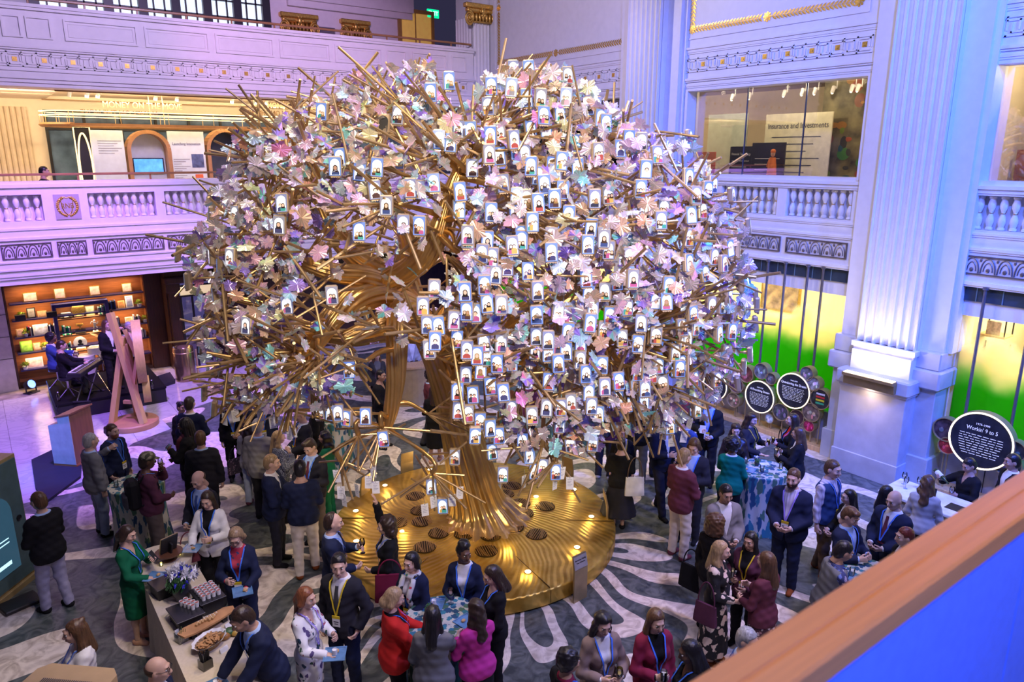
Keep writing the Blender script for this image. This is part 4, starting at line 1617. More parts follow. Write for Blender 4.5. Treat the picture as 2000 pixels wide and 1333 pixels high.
# ================================================================== PEOPLE
class Field:
 def __init__(self, lo, hi, h):
  self.lo = np.array(lo, np.float32)
  self.h = h
  self.n = np.ceil((np.array(hi)-np.array(lo))/h).astype(int)+1
  self.ax = [self.lo[i]+np.arange(self.n[i], dtype=np.float32)*h for i in range(3)]

 def new(self):
  return np.full(self.n, 1.0, np.float32)

 def sub(self, lo, hi):
  sl, out = [], []
  for i in range(3):
   a = max(int((lo[i]-self.lo[i])/self.h), 0)
   b = min(int((hi[i]-self.lo[i])/self.h)+2, self.n[i])
   if b <= a:
    return None
   sl.append(slice(a, b))
   shp = [1, 1, 1]
   shp[i] = -1
   out.append(self.ax[i][a:b].reshape(shp))
  return tuple(sl), out

 def cone(self, v, a, b, r1, r2, k=0.03, pad=.08):
  a, b = np.array(a, np.float32), np.array(b, np.float32)
  r = max(r1, r2)+pad
  s = self.sub(np.minimum(a, b)-r, np.maximum(a, b)+r)
  if s is None:
   return
  sl, (x, y, z) = s
  ba = b-a
  L = float(ba @ ba)+1e-9
  t = np.clip(((x-a[0])*ba[0]+(y-a[1])*ba[1]+(z-a[2])*ba[2])/L, 0, 1)
  d = np.sqrt((x-a[0]-t*ba[0])**2+(y-a[1]-t*ba[1])**2+(z-a[2]-t*ba[2])**2)-(r1+(r2-r1)*t)
  self.smin(v, sl, d, k)

 def ell(self, v, c, r, k=0.03, R=None, pad=.08, cut=False):
  c, r = np.array(c, np.float32), np.array(r, np.float32)
  m = (max(r) if R is not None else r)+pad
  s = self.sub(c-m, c+m)
  if s is None:
   return
  sl, (x, y, z) = s
  x, y, z = x-c[0], y-c[1], z-c[2]
  if R is not None:
   x, y, z = (R[0, 0]*x+R[1, 0]*y+R[2, 0]*z, R[0, 1]*x+R[1, 1]*y+R[2, 1]*z, R[0, 2]*x+R[1, 2]*y+R[2, 2]*z)
  k0 = np.sqrt((x/r[0])**2+(y/r[1])**2+(z/r[2])**2)
  k1 = np.sqrt((x/r[0]**2)**2+(y/r[1]**2)**2+(z/r[2]**2)**2)+1e-6
  d = k0*(k0-1)/k1
  if cut:
   v[sl] = np.maximum(v[sl], -d)
  else:
   self.smin(v, sl, d, k)

 @staticmethod
 def smin(v, sl, d, k):
  w = v[sl]
  hh = np.maximum(k-np.abs(w-d), 0)/k
  v[sl] = np.minimum(w, d)-hh*hh*k*.25

 def grid(self):
  return (self.ax[0][:, None, None], self.ax[1][None, :, None], self.ax[2][None, None, :])

 def mesh(self, v):
  """surface nets"""
  v = np.pad(v, 1, constant_values=1.0)
  ins = v < 0
  cnt = np.zeros(np.array(v.shape)-1, np.int8)
  corners = [(i, j, k) for i in (0, 1) for j in (0, 1) for k in (0, 1)]
  nx, ny, nz = cnt.shape
  for i, j, k in corners:
   cnt += ins[i:i+nx, j:j+ny, k:k+nz]
  act = (cnt > 0) & (cnt < 8)
  ci = np.argwhere(act)
  if len(ci) == 0:
   return np.zeros((0, 3)), np.zeros((0, 4), int)
  idx = np.full(cnt.shape, -1, np.int32)
  idx[tuple(ci.T)] = np.arange(len(ci))
  acc = np.zeros((len(ci), 3), np.float32)
  num = np.zeros(len(ci), np.float32)
  cv = {c: v[ci[:, 0]+c[0], ci[:, 1]+c[1], ci[:, 2]+c[2]] for c in corners}
  for c in corners:
   for a in range(3):
    if c[a] == 0:
     e = list(c)
     e[a] = 1
     e = tuple(e)
     A, B = cv[c], cv[e]
     x = (A < 0) != (B < 0)
     t = np.where(x, A/np.where(x, A-B, 1), 0)
     p = np.array(c, np.float32)[None, :].repeat(len(ci), 0)
     p[:, a] += t
     acc += p*x[:, None]
     num += x
  V = (ci+acc/num[:, None]-1)*self.h+self.lo
  Q = []
  for a in range(3):
   b, c = (a+1) % 3, (a+2) % 3
   s0 = [slice(None)]*3
   s1 = [slice(None)]*3
   s0[a] = slice(0, -1)
   s1[a] = slice(1, None)
   cr = ins[tuple(s0)] != ins[tuple(s1)]
   e = np.argwhere(cr)
   e = e[(e[:, b] > 0) & (e[:, c] > 0) & (e[:, b] < v.shape[b]-1) & (e[:, c] < v.shape[c]-1)]
   if len(e) == 0:
    continue
   o = np.zeros((4, 3), int)
   o[1, b] = -1
   o[2, b] = -1
   o[2, c] = -1
   o[3, c] = -1
   q = np.stack([idx[tuple((e+o[i]).T)] for i in range(4)], 1)
   flip = ins[tuple(e.T)]
   q[~flip] = q[~flip][:, ::-1]
   Q.append(q)
  return V, np.concatenate(Q)

def np_obj(name, parts, mats, parent, M=None, scale=1.0, col=None):
 """parts: list of (V, F quads or list of tuples, material index)"""
 Vs, loops, starts, mi, n, ls = [], [], [], [], 0, 0
 for V, F, m in parts:
  if len(V) == 0:
   continue
  V = np.asarray(V, np.float64)
  if M is not None:
   V = V @ np.array(M)[:3, :3].T+np.array(M)[:3, 3]
  Vs.append(V*scale)
  if isinstance(F, np.ndarray):
   k = F.shape[1]
   loops.append((F+n).ravel())
   starts.append(np.arange(len(F))*k+ls)
   ls += F.size
  else:
   for f in F:
    loops.append(np.array(f)+n)
    starts.append(np.array([ls]))
    ls += len(f)
  mi.append(np.full(len(F), m))
  n += len(V)
 me = bpy.data.meshes.new(name)
 if n:
  V = np.concatenate(Vs)
  L = np.concatenate(loops)
  S = np.concatenate(starts)
  me.vertices.add(n)
  me.vertices.foreach_set('co', V.astype(np.float32).ravel())
  me.loops.add(len(L))
  me.loops.foreach_set('vertex_index', L.astype(np.int32))
  me.polygons.add(len(S))
  me.polygons.foreach_set('loop_start', S.astype(np.int32))
  me.polygons.foreach_set('material_index', np.concatenate(mi).astype(np.int32))
  me.polygons.foreach_set('use_smooth', np.ones(len(S), bool))
 for m in mats:
  me.materials.append(m)
 me.update(calc_edges=True)
 me.validate()
 o = bpy.data.objects.new(name, me)
 COL.objects.link(o)
 o.parent = parent
 return o

SKIN = {'l': mat('skin_fair', (.66, .42, .32), .5, var=.06, scale=20), 'm': mat('skin_tan', (.48, .28, .19), .5, var=.06, scale=20), 'd': mat('skin_deep', (.13, .065, .04), .45, var=.08, scale=20)}
LIP = {'l': mat('lip_fair', (.50, .20, .18), .4), 'm': mat('lip_tan', (.36, .14, .12), .4), 'd': mat('lip_deep', (.15, .05, .045), .4)}
EYEW = mat('eye_white', (.75, .73, .72), .3)
EYEB = mat('eye_dark', (.03, .02, .015), .2)
HAIRC = {'black': (.012, .010, .012), 'dark': (.035, .020, .014), 'brown': (.10, .05, .025), 'auburn': (.22, .075, .03), 'blond': (.42, .28, .14), 'fair': (.30, .20, .11), 'grey': (.38, .37, .37), 'red': (.16, .03, .02)}

def hair_mat(c):
 return mat('hair_'+c, HAIRC[c], .38, var=.35, scale=60, stretch=(1, 1, .12), bump=.25)

CLOTH = {'black': (.010, .010, .013), 'navy': (.014, .020, .055), 'blue': (.05, .09, .28), 'ink': (.022, .022, .032), 'charcoal': (.05, .05, .06), 'grey': (.16, .165, .18), 'midgrey': (.24, .23, .24), 'lightgrey': (.48, .47, .49), 'white': (.80, .80, .82), 'cream': (.70, .63, .54), 'sky': (.38, .52, .82), 'lavender': (.34, .33, .48), 'red': (.62, .025, .02), 'magenta': (.55, .04, .30), 'burgundy': (.20, .015, .05), 'maroon': (.14, .035, .055), 'plum': (.10, .03, .06), 'green': (.005, .12, .055), 'teal': (.0, .17, .12), 'taupe': (.22, .16, .15), 'brown': (.13, .085, .055), 'greybrown': (.12, .095, .085), 'khaki': (.30, .24, .17), 'denim': (.22, .27, .38), 'paleden': (.45, .50, .60), 'orange': (.6, .22, .05), 'bluevest': (.03, .06, .16), 'rust': (.25, .07, .02), 'nude': (.62, .35, .24), 'purple': (.15, .08, .35), 'gold': (.65, .48, .03), 'lanyard': (.06, .20, .85), 'violet': (.30, .22, .72)}

def cloth(c):
 if c in MATS:
  return MATS[c]
 return mat('cloth_'+c, CLOTH[c], .8, var=.14, scale=7, bump=.15, spec=.2)

def pattern_mat(name, base, cols, scale, thr, stretch=(1, 1, 1)):
 m, nt, b = _nt(name)
 N, Lk = nt.nodes, nt.links
 tc = N.new('ShaderNodeTexCoord')
 mp = N.new('ShaderNodeMapping')
 mp.inputs['Scale'].default_value = stretch
 Lk.new(tc.outputs['Object'], mp.inputs[0])
 nz = N.new('ShaderNodeTexNoise')
 nz.inputs['Scale'].default_value = scale*1.6
 Lk.new(mp.outputs[0], nz.inputs[0])
 vm = N.new('ShaderNodeVectorMath')
 vm.operation = 'MULTIPLY_ADD'
 vm.inputs[1].default_value = (.9/scale,)*3
 Lk.new(nz.outputs['Color'], vm.inputs[0])
 Lk.new(mp.outputs[0], vm.inputs[2])
 vo = N.new('ShaderNodeTexVoronoi')
 vo.inputs['Scale'].default_value = scale
 Lk.new(vm.outputs[0], vo.inputs['Vector'])
 mr = N.new('ShaderNodeMapRange')
 mr.inputs[1].default_value = thr
 mr.inputs[2].default_value = thr-.05
 Lk.new(vo.outputs['Distance'], mr.inputs[0])
 sp = N.new('ShaderNodeSeparateColor')
 Lk.new(vo.outputs['Color'], sp.inputs[0])
 cr = N.new('ShaderNodeValToRGB')
 cr.color_ramp.interpolation = 'CONSTANT'
 e = cr.color_ramp.elements
 e[0].color = (*cols[0], 1)
 e[1].position = 1/len(cols)
 e[1].color = (*cols[1 % len(cols)], 1)
 for i in range(2, len(cols)):
  k = e.new(i/len(cols))
  k.color = (*cols[i], 1)
 Lk.new(sp.outputs[0], cr.inputs[0])
 mx = N.new('ShaderNodeMix')
 mx.data_type = 'RGBA'
 Lk.new(mr.outputs[0], mx.inputs[0])
 mx.inputs[6].default_value = (*base, 1)
 Lk.new(cr.outputs[0], mx.inputs[7])
 Lk.new(mx.outputs[2], b.inputs['Base Color'])
 b.inputs['Roughness'].default_value = .75
 MATS[name] = m
 return m

pattern_mat('floral_white', (.80, .80, .84), [(.03, .10, .06), (.10, .07, .22), (.02, .06, .12), (.30, .05, .10)], 13, .34, (1, 1, .7))
pattern_mat('floral_black', (.008, .008, .010), [(.75, .62, .50), (.70, .52, .42)], 8.5, .44)
pattern_mat('floral_maroon', (.06, .02, .03), [(.6, .5, .5), (.4, .2, .2), (.7, .6, .6)], 18, .38)
pattern_mat('red_print', (.45, .03, .06), [(.05, .05, .15), (.75, .6, .6)], 16, .36)
pattern_mat('scarf_print', (.65, .65, .65), [(.02, .02, .02), (.6, .05, .08), (.05, .3, .25)], 14, .42)
pattern_mat('camouflage', (.10, .09, .06), [(.22, .20, .13), (.05, .05, .035), (.3, .28, .2)], 22, .6)
pattern_mat('blue_floral', (.03, .04, .14), [(.12, .18, .5), (.4, .35, .5)], 18, .36)
pattern_mat('tweed', (.05, .06, .11), [(.4, .42, .5), (.02, .02, .04)], 90, .45)
pattern_mat('plaid', (.05, .03, .05), [(.25, .15, .2), (.02, .02, .03)], 30, .45)
mat('striped_shirt', (.55, .50, .60), .7, var=.55, scale=40, stretch=(1, .02, .02))
mat('leather_dark', (.025, .014, .014), .35, var=.5, scale=10)

ARMS = {'down': (.26, .03, .80), 'pocket': (.215, .07, .90), 'waist': (.09, .25, 1.04), 'chest': (.10, .27, 1.16), 'glass': (.13, .29, 1.20), 'mouth': (.05, .21, 1.475), 'point': (.20, .33, 1.36), 'raise': (.24, .12, 1.88), 'table': (.15, .40, 1.06), 'cross': (-.06, .22, 1.12), 'plate': (.14, .34, 1.08), 'reach': (.17, .48, 1.04), 'keys': (.16, .44, .80), 'back': (.10, -.16, 1.0), 'phone': (.07, .28, 1.26), 'bass': (.20, .28, 1.52), 'gest': (.26, .30, 1.22), 'shoulder': (.20, .06, 1.30)}
N_PEOPLE = [0]

def rot(ax, a):
 return np.array(Matrix.Rotation(a, 3, ax))

def build_hand(w, d, nrm, side, curl):
 """palm, four unequal bent fingers and a thumb leaving the side of the palm; returns mesh"""
 d = d/np.linalg.norm(d)
 nrm = nrm-d*(nrm @ d)
 nrm /= np.linalg.norm(nrm)
 s = np.cross(nrm, d)*side
 pts = [w, w+d*.2, w+d*.1+s*.07, w+d*.1-s*.07, w+nrm*.09+d*.08, w+nrm*.09+d*.08+s*.05]
 lo, hi = np.min(pts, 0)-.03, np.max(pts, 0)+.03
 f = Field(lo, hi, .0065)
 v = f.new()
 for o in (-.026, -.009, .009, .026):
  f.cone(v, w+d*.008+s*o*.7, w+d*.088+s*o, .017, .0125, .018, .03)
 f.cone(v, w-d*.03, w+d*.02, .026, .022, .02, .03)
 for i, (o, L) in enumerate(((.029, .066), (.010, .078), (-.010, .072), (-.029, .056))):
  c1 = curl*(.9+.1*i)+.1
  b = w+d*.090+s*o
  m = b+(d*math.cos(c1)+nrm*math.sin(c1))*L*.52+s*o*.12
  c2 = c1+curl*1.0+.15
  t = m+(d*math.cos(c2)+nrm*math.sin(c2))*L*.52
  f.cone(v, b-d*.01, m, .0098, .0088, .004, .02)
  f.cone(v, m, t, .0088, .0072, .004, .02)
 tb = w+d*.030+s*.024
 t1 = tb+d*.030+s*.030+nrm*.012
 t2 = t1+d*(.030*math.cos(curl*.5))+nrm*(.012+.02*curl)+s*(.008-.012*curl)
 f.cone(v, tb, t1, .0135, .0108, .010, .02)
 f.cone(v, t1, t2, .0108, .0085, .004, .02)
 return f.mesh(v)

def build_head(skin, sex, hair, beard=None, glasses=False, wide=1.0):
 """head in its own frame: origin at head centre, +y forward"""
 f = Field((-.105, -.135, -.17), (.105, .15, .15), .0085)
 v = f.new()
 f.ell(v, (0, -.012, .022), (.076*wide, .097, .098), .02)
 f.ell(v, (0, .022, -.035), (.060*wide, .070, .080), .04)
 f.ell(v, (0, .048, -.082), (.036*wide, .036, .030), .03)
 f.cone(v, (0, -.02, -.06), (0, -.035, -.17), .054*wide, .054*wide, .03)
 for s in (-1, 1):
  f.ell(v, (s*.034, .102, .018), (.019, .016, .013), .01, cut=True)
  f.ell(v, (s*.040, .070, -.022), (.024, .022, .022), .02)
  f.ell(v, (s*.077*wide, -.008, -.008), (.012, .022, .034), .008)
 f.cone(v, (-.03, .084, .036), (.03, .084, .036), .012, .012, .02)
 f.cone(v, (0, .090, .022), (0, .112, -.022), .010, .0165, .014)
 f.ell(v, (0, .106, -.030), (.021, .012, .010), .008)
 f.ell(v, (0, .090, -.062), (.027, .013, .013), .012)
 parts = [(*f.mesh(v), 0)]
 b = MB()
 for s in (-1, 1):
  b.ball((s*.034, .082, .016), (.0155, .012, .0085), 7, 1)
  b.ball((s*.034, .0925, .016), (.0070, .004, .0075), 6, 2)
  b.tube([(s*.016, .097, .037), (s*.034, .099, .043), (s*.053, .084, .038)], [.004, .005, .003], 5, 4)
 b.tube([(-.027, .089, -.063), (-.010, .1015, -.060), (0, .1025, -.062), (.010, .1015, -.060), (.027, .089, -.063)], [.0025, .0055, .005, .0055, .0025], 6, 3)
 parts.append((np.array(b.v), b.f, 'mb'))
 return parts, b.m

def build_hair(kind, rz=0):
 """hair shells in the head frame"""
 long = kind in ('long', 'longwavy', 'longtied', 'halfup')
 f = Field((-.21, -.25, -.52 if kind in ('long', 'longwavy', 'halfup', 'dreads') else -.33), (.21, .19, .27), .011)
 v = f.new()
 x, y, z = f.grid()
 face = None
 if kind in ('short', 'bun', 'ponytail', 'manbun', 'sidepart', 'fringe', 'cap', 'receding'):
  f.ell(v, (0, -.020, .034), (.085, .105, .103), .02)
  f.ell(v, (0, -.05, -.03), (.078, .075, .085), .03)
  cutz = -.105
  if kind in ('sidepart',):
   f.ell(v, (.02, .045, .115), (.055, .05, .03), .03)
  # clear the face and ears
  face = np.maximum(.040-y+np.maximum(z-.055, 0)*1.2-np.maximum(-.0-z, 0)*.35, z-.095-0*x)
  if kind == 'receding':
   face = np.maximum(-.012-y+np.maximum(z-.05, 0)*.2, z-.14-0*x)
  v = np.maximum(v, -(face))
  v = np.maximum(v, cutz-z)
  ear = np.maximum(np.maximum(np.abs(y-.01)-.026, np.abs(z+.02)-.05), .07-np.abs(x))
  v = np.maximum(v, -ear)
  if kind == 'bun':
   f.ell(v, (0, -.125, .06), (.048, .042, .045), .02)
  if kind == 'manbun':
   f.ell(v, (0, -.125, .03), (.03, .04, .035), .02)
   f.cone(v, (0, -.14, .02), (0, -.155, -.06), .03, .02, .02)
  if kind == 'ponytail':
   f.cone(v, (0, -.12, .04), (0, -.165, -.05), .032, .038, .02)
   f.cone(v, (0, -.165, -.05), (0, -.15, -.20), .038, .018, .02)
  if kind == 'fringe':
   v = np.maximum(v, -np.maximum(.0-y*0-.0, np.maximum(z*0+.02-z*-1, 0)*0+(-(np.sqrt(x**2+(y+.02)**2+(z-.12)**2)-.088))*-1)*0+v*0-1)
   v = np.maximum(v, z-.045)
 elif kind in ('long', 'longwavy', 'halfup', 'bob', 'dreads', 'longtied'):
  f.ell(v, (0, -.022, .034), (.090, .108, .106), .02)
  low = {'long': -.34, 'longwavy': -.36, 'halfup': -.34, 'bob': -.13, 'dreads': -.40, 'longtied': -.12}[kind]
  w = .082 if kind == 'longwavy' else .066
  f.cone(v, (0, -.06, -.02), (0, -.095, low+.06), .078, .070 if kind != 'bob' else .075, .04)
  for s in (-1, 1):
   f.cone(v, (s*.062, -.02, .0), (s*.082, -.035 if kind == 'bob' else -.02, max(low, -.30)+.07), .038, .042 if kind != 'longwavy' else .055, .03)
   if kind in ('long', 'longwavy', 'halfup'):
    f.cone(v, (s*.085, -.02, -.15), (s*.09, .045, low+.10), .036, .022, .03)
  if kind in ('longtied',):
   f.cone(v, (0, -.10, -.04), (0, -.12, -.30), .05, .03, .03)
  face = np.maximum(.030-y+np.maximum(z-.05, 0)*1.0, np.abs(x)-.066-np.maximum(.03-z, 0)*.05)
  face = np.maximum(face, z-.098)
  v = np.maximum(v, -face)
  v = np.maximum(v, -(np.maximum(np.abs(x)-.060, np.maximum(z-.02, -.055-y))))
  if kind == 'halfup':
   f.ell(v, (0, -.10, .105), (.032, .032, .028), .015)
 elif kind in ('curly', 'afro', 'afroshort', 'updo'):
  if kind == 'curly':
   f.ell(v, (0, -.045, .035), (.135, .125, .125), .03)
   f.ell(v, (0, -.06, -.09), (.15, .10, .12), .05)
  elif kind == 'afro':
   f.ell(v, (0, -.045, .045), (.145, .14, .145), .03)
  elif kind == 'afroshort':
   f.ell(v, (0, -.03, .045), (.108, .118, .118), .03)
   f.ell(v, (0, -.06, -.03), (.09, .07, .07), .03)
  else:
   f.ell(v, (0, -.03, .035), (.088, .10, .10), .02)
   f.ell(v, (0, -.01, .13), (.08, .09, .065), .03)
  face = np.maximum(.035-y+np.maximum(z-.05, 0)*.9, np.abs(x)-.070)
  face = np.maximum(face, z-.098)
  v = np.maximum(v, -face)
  v = np.maximum(v, -np.maximum(np.abs(x)-.062, np.maximum(z-.03, -.05-y)))
  amp, fr = (.012, 55) if kind != 'updo' else (.009, 60)
  v = v+amp*np.sin(x*fr+1.3*np.sin(z*31))*np.sin(y*fr*.9+z*20)*np.sin(z*fr*1.1)
 elif kind == 'bald':
  f.ell(v, (0, -.022, .020), (.082, .102, .096), .02)
  v = np.maximum(v, z-.030)
  v = np.maximum(v, -.09-z)
  v = np.maximum(v, -np.maximum(-.010-y, z-1))
 if kind in ('longwavy',):
  v = v+.010*np.sin(z*42+x*18)*np.sin(x*30+y*26)
 elif kind not in ('curly', 'afro', 'afroshort', 'updo', 'bald'):
  v = v+.003*np.sin(np.arctan2(x, y+.02)*26+z*8)
 if kind == 'dreads':
  v = v+.006*np.sin(np.arctan2(x, y+.03)*18)
 return f.mesh(v)

def person(hx, hy, h, face, label, top, bot, hair=('short', 'dark'), skin='l', sex='m', arms=('down', 'down'), hyaw=0, nod=.12, lean=0.0, lanyard=None, badge=True, tie=None, shoes='black', stride=0.0, sit=0.0, z0=0.0, res=.0165, girth=1.0, glasses=False, beard=None, cap=None, legw=1.0, group=None, curls=(.7, .7), scarf=None, headz=None, at=None):
 k = h/1.75
 if at is None:
  hz = (h*.925 if not sit else (h*.925-.92*k+sit))+z0
  if headz:
   hz = headz
  p = at_z(hx, hy, hz)
 else:
  p = np.array([at[0], at[1], 0.0])
 base = np.array([p[0], p[1], z0])
 c = -base[:2]/np.linalg.norm(base[:2])
 rgt = np.array([-c[1], c[0]])
 fr = math.radians(face)
 fwd = c*math.cos(fr)+rgt*math.sin(fr)
 rz = math.atan2(fwd[1], fwd[0])-math.pi/2
 # lean and head lean put the head ahead of the feet: shift feet back so the head stays under its pixel
 Rl = rot('X', -lean)
 hipz = .92 if not sit else sit/k
 piv = np.array([0, 0, hipz])

 def up(q):
  q = np.array(q, float)
  if sit:
   q = q+np.array([0, 0, hipz-.92])
  return piv+Rl @ (q-piv)
 sw = (.172 if sex == 'm' else .146)*(1+.3*(girth-1))
 headc = up((0, .025, 1.640))
 if at is None:
  base[:2] -= fwd*headc[1]*k
 root = thing('person', label, 'person', base, rz, group)
 g = girth
 # joints
 hipw = .095 if sex == 'm' else .10
 if sit:
  knee = [np.array([s*.15, .40, hipz+.02]) for s in (-1, 1)]
  ank = [np.array([s*.14, .38, .09]) for s in (-1, 1)]
 else:
  kx = 1.0 if bot[0] == 'trousers' else .72
  knee = [np.array([s*.105*kx, .03+s*stride*.4, .50]) for s in (-1, 1)]
  ank = [np.array([s*.11*kx, s*stride, .085]) for s in (-1, 1)]
 sh = [up((s*sw, -.01, 1.385)) for s in (-1, 1)]
 hand, elb = [], []
 for i, s in enumerate((-1, 1)):
  a = arms[i]
  t = np.array(ARMS[a] if isinstance(a, str) else a, float)*np.array([s, 1, 1])
  if a in ('down', 'pocket'):
   t[0] += s*(sw-.180)
  t = up(t) if not (isinstance(a, str) and a == 'keys') else t
  d = t-sh[i]
  L1, L2 = .29, .255
  D = min(max(np.linalg.norm(d), .12), (L1+L2)*.995)
  u = d/np.linalg.norm(d)
  t = sh[i]+u*D
  pole = np.array([s*.7, -.55, -.75])
  if a == 'raise':
   pole = np.array([s*1.0, .2, -.1])
  if a == 'pocket':
   pole = np.array([s*1.0, -.9, 0])
  pole -= u*(pole @ u)
  pole /= np.linalg.norm(pole)
  ca = (L1*L1+D*D-L2*L2)/(2*L1*D)
  ca = max(-1, min(1, ca))
  elb.append(sh[i]+u*L1*ca+pole*L1*math.sqrt(max(0, 1-ca*ca)))
  hand.append(t)
 allp = np.array(knee+ank+sh+hand+elb+[up((0, 0, 1.5)), up((0, .2, 1.2)), up((0, -.2, 1.2)), (.24*g, .22*g, .05), (-.24*g, -.22*g, .05)])
 lo, hi = allp.min(0)-.10, allp.max(0)+.10
 lo[2] = max(lo[2], -.01)
 if bot[0] in ('skirt', 'dress'):
  lo[:2] -= .10
  hi[:2] += .10
 F = Field(lo, hi, res/k)
 X, Y, Z = F.grid()
 R3 = Rl
 # torso
 T = F.new()
 if sex == 'm':
  F.ell(T, up((0, 0, .955)), (.165*g, .118*g, .13), .05, R3)
  F.ell(T, up((0, .008*g, 1.10)), (.150*g, .112*g**1.4, .17), .06, R3)
  F.ell(T, up((0, -.005, 1.285)), (.172*g**.5, .118, .18), .06, R3)
 else:
  F.ell(T, up((0, -.005, .945)), (.172*g, .125*g, .13), .05, R3)
  F.ell(T, up((0, 0, 1.10)), (.122*g, .095*g, .16), .06, R3)
  F.ell(T, up((0, -.01, 1.285)), (.142*g**.5, .100, .17), .06, R3)
  for s in (-1, 1):
   F.ell(T, up((s*.068, .085, 1.275)), (.062, .055, .060), .04, R3)
 F.cone(T, up((-sw*.75, -.015, 1.372)), up((sw*.75, -.015, 1.372)), .058, .058, .06)
 for s in (-1, 1):
  F.cone(T, up((0, -.03, 1.47)), up((s*sw*.85, -.025, 1.40)), .045, .036, .04)
 F.cone(T, up((0, -.02, 1.40)), up((0, -.005, 1.53)), .070, .056, .05)
 A = F.new()
 for i in (0, 1):
  rs = 1.0 if sex == 'm' else .84
  F.cone(A, sh[i], elb[i], .052*rs*g**.4, .043*rs, .03)
  F.cone(A, elb[i], hand[i], .045*rs, .031*rs, .02)
 G = F.new()
 for i, s in enumerate((-1, 1)):
  hp = np.array([s*hipw, 0, hipz-.02])
  F.cone(G, hp, knee[i], (.088 if bot[0] == 'trousers' else .075)*g**.6*legw, .056*legw, .05)
  F.cone(G, knee[i], knee[i]+(ank[i]-knee[i])*.35+np.array([0, -.018, 0]), .056*legw, .055*legw, .03)
  F.cone(G, knee[i]+(ank[i]-knee[i])*.35+np.array([0, -.018, 0]), ank[i], .055*legw, .038*legw, .03)
  F.cone(G, ank[i], ank[i]+np.array([0, .09, -.055]), .030, .016, .03)

 def sm(a, b, kk):
  hh = np.maximum(kk-np.abs(a-b), 0)/kk
  return np.minimum(a, b)-hh*hh*kk*.25
 hips = F.new()
 F.ell(hips, (0, 0, hipz+.035), ((.165 if sex == 'm' else .172)*g, .122*g, .13), .05)
 body = sm(sm(T, A, .04)+.004, sm(G, hips, .05)+(.016 if bot[0] == 'trousers' else .006), .04)
 sk, lp = SKIN[skin], LIP[skin]
 hm_ = hair_mat(hair[1])
 # head
 HM = np.eye(4)
 HM[:3, :3] = rot('Z', math.radians(-hyaw)) @ rot('X', -nod-lean*.6)
 HM[:3, 3] = headc
 hp, hmi = build_head(skin, sex, hair)
 (V, Fq, _), (bv, bf, _) = hp
 hs = 1.0 if sex == 'm' else .95
 tr = lambda q: (np.asarray(q)*hs) @ HM[:3, :3].T+HM[:3, 3]
 parts = [(*F.mesh(body), 0), (tr(V), Fq, 0)]
 for m_ in (1, 2, 3, 4):
  parts.append((tr(bv), [f for f, q in zip(bf, hmi) if q == m_], m_))
 for i, s in enumerate((-1, 1)):
  d = hand[i]-elb[i]
  d = d/np.linalg.norm(d)
  a = arms[i]
  if a == 'down':
   nrm = np.array([-s, .2, 0])
  elif a in ('raise', 'point'):
   nrm = np.array([0, 1, 0.2])
  elif a in ('plate', 'keys', 'table', 'reach'):
   nrm = np.array([-s*.15, .0, 1.0 if a == 'plate' else -1.0])
  else:
   nrm = np.array([-s, .35, .1])
  if abs(nrm @ d) > .95:
   nrm = np.array([0, .3, 1.0])
  cu = .15 if a in ('raise', 'plate', 'reach') else curls[i]
  hv, hf = build_hand(hand[i]-d*.01, d, nrm, -s if a != 'x' else s, cu)
  parts.append((hv, hf, 0))
 np_obj('body', parts, [sk, EYEW, EYEB, lp, hm_], root, scale=k)
 wr = .0045*np.sin(Z*34+X*21+7*hx)*np.sin(X*27-Y*23+Z*9)+.003*np.sin(Z*61+Y*37)
 outer = np.minimum(T, A)-.02
 tk, tcol = top[0], top[1]
 inner = top[2] if len(top) > 2 else 'white'
 TA = sm(T, A, .035)
 full = F.new()
 F.ell(full, up((0, 0, .90)), ((.180 if sex == 'm' else .185)*g, .132*g, .20), .05, R3)
 TAH = sm(TA, full, .05)
 wrist = F.new()
 for i in (0, 1):
  d = hand[i]-elb[i]
  d = d/np.linalg.norm(d)
  wrist = np.minimum(wrist, np.maximum(-((X-hand[i][0])*d[0]+(Y-hand[i][1])*d[1]+(Z-hand[i][2])*d[2])-.012, np.sqrt((X-hand[i][0])**2+(Y-hand[i][1])**2+(Z-hand[i][2])**2)-.10))
 # coordinates of the leaned torso
 lz = hipz+(Y*math.sin(lean)*1.0+(Z-hipz)*math.cos(lean)) if not sit else (hipz+(Y*math.sin(lean)+(Z-hipz)*math.cos(lean)))
 lz = lz+(.92-hipz)
 ly = Y*math.cos(lean)-(Z-hipz)*math.sin(lean)
 names = {'jacket': 'jacket', 'sweater': 'sweater', 'dress': 'dress', 'blouse': 'blouse', 'vest': 'vest', 'coat': 'coat', 'cardigan': 'cardigan', 'shirt': 'shirt'}
 if tk in ('jacket', 'coat', 'cardigan'):
  hem = {'jacket': .79, 'coat': .62, 'cardigan': .82}[tk]
  d = TAH-.024+wr
  d = np.maximum(d, hem-lz) if not sit else np.maximum(d, .86-lz)
  d = np.maximum(d, np.minimum(lz-1.475, .11-np.abs(X)))
  w = np.maximum((lz-1.06), 0)*.22+np.maximum(.95-lz, 0)*.12
  d = np.maximum(d, -np.maximum(np.abs(X)-w, .02-ly))
  d = np.maximum(d, -wrist)
  np_obj(names[tk], [(*F.mesh(d), 0)], [cloth(tcol)], root, scale=k)
  d = np.maximum(np.maximum(sm(T, A, .03)-.008, .93-lz), lz-1.495)
  d = np.maximum(d, -(wrist+.02))
  np_obj('shirt', [(*F.mesh(d), 0)], [cloth(inner)], root, scale=k)
 elif tk == 'vest':
  d = np.maximum(np.maximum(sm(T, full, .05)-.026+wr, .86-lz), lz-1.455)
  w = np.maximum((lz-1.22), 0)*.22
  d = np.maximum(d, -np.maximum(np.abs(X)-w, .02-ly))
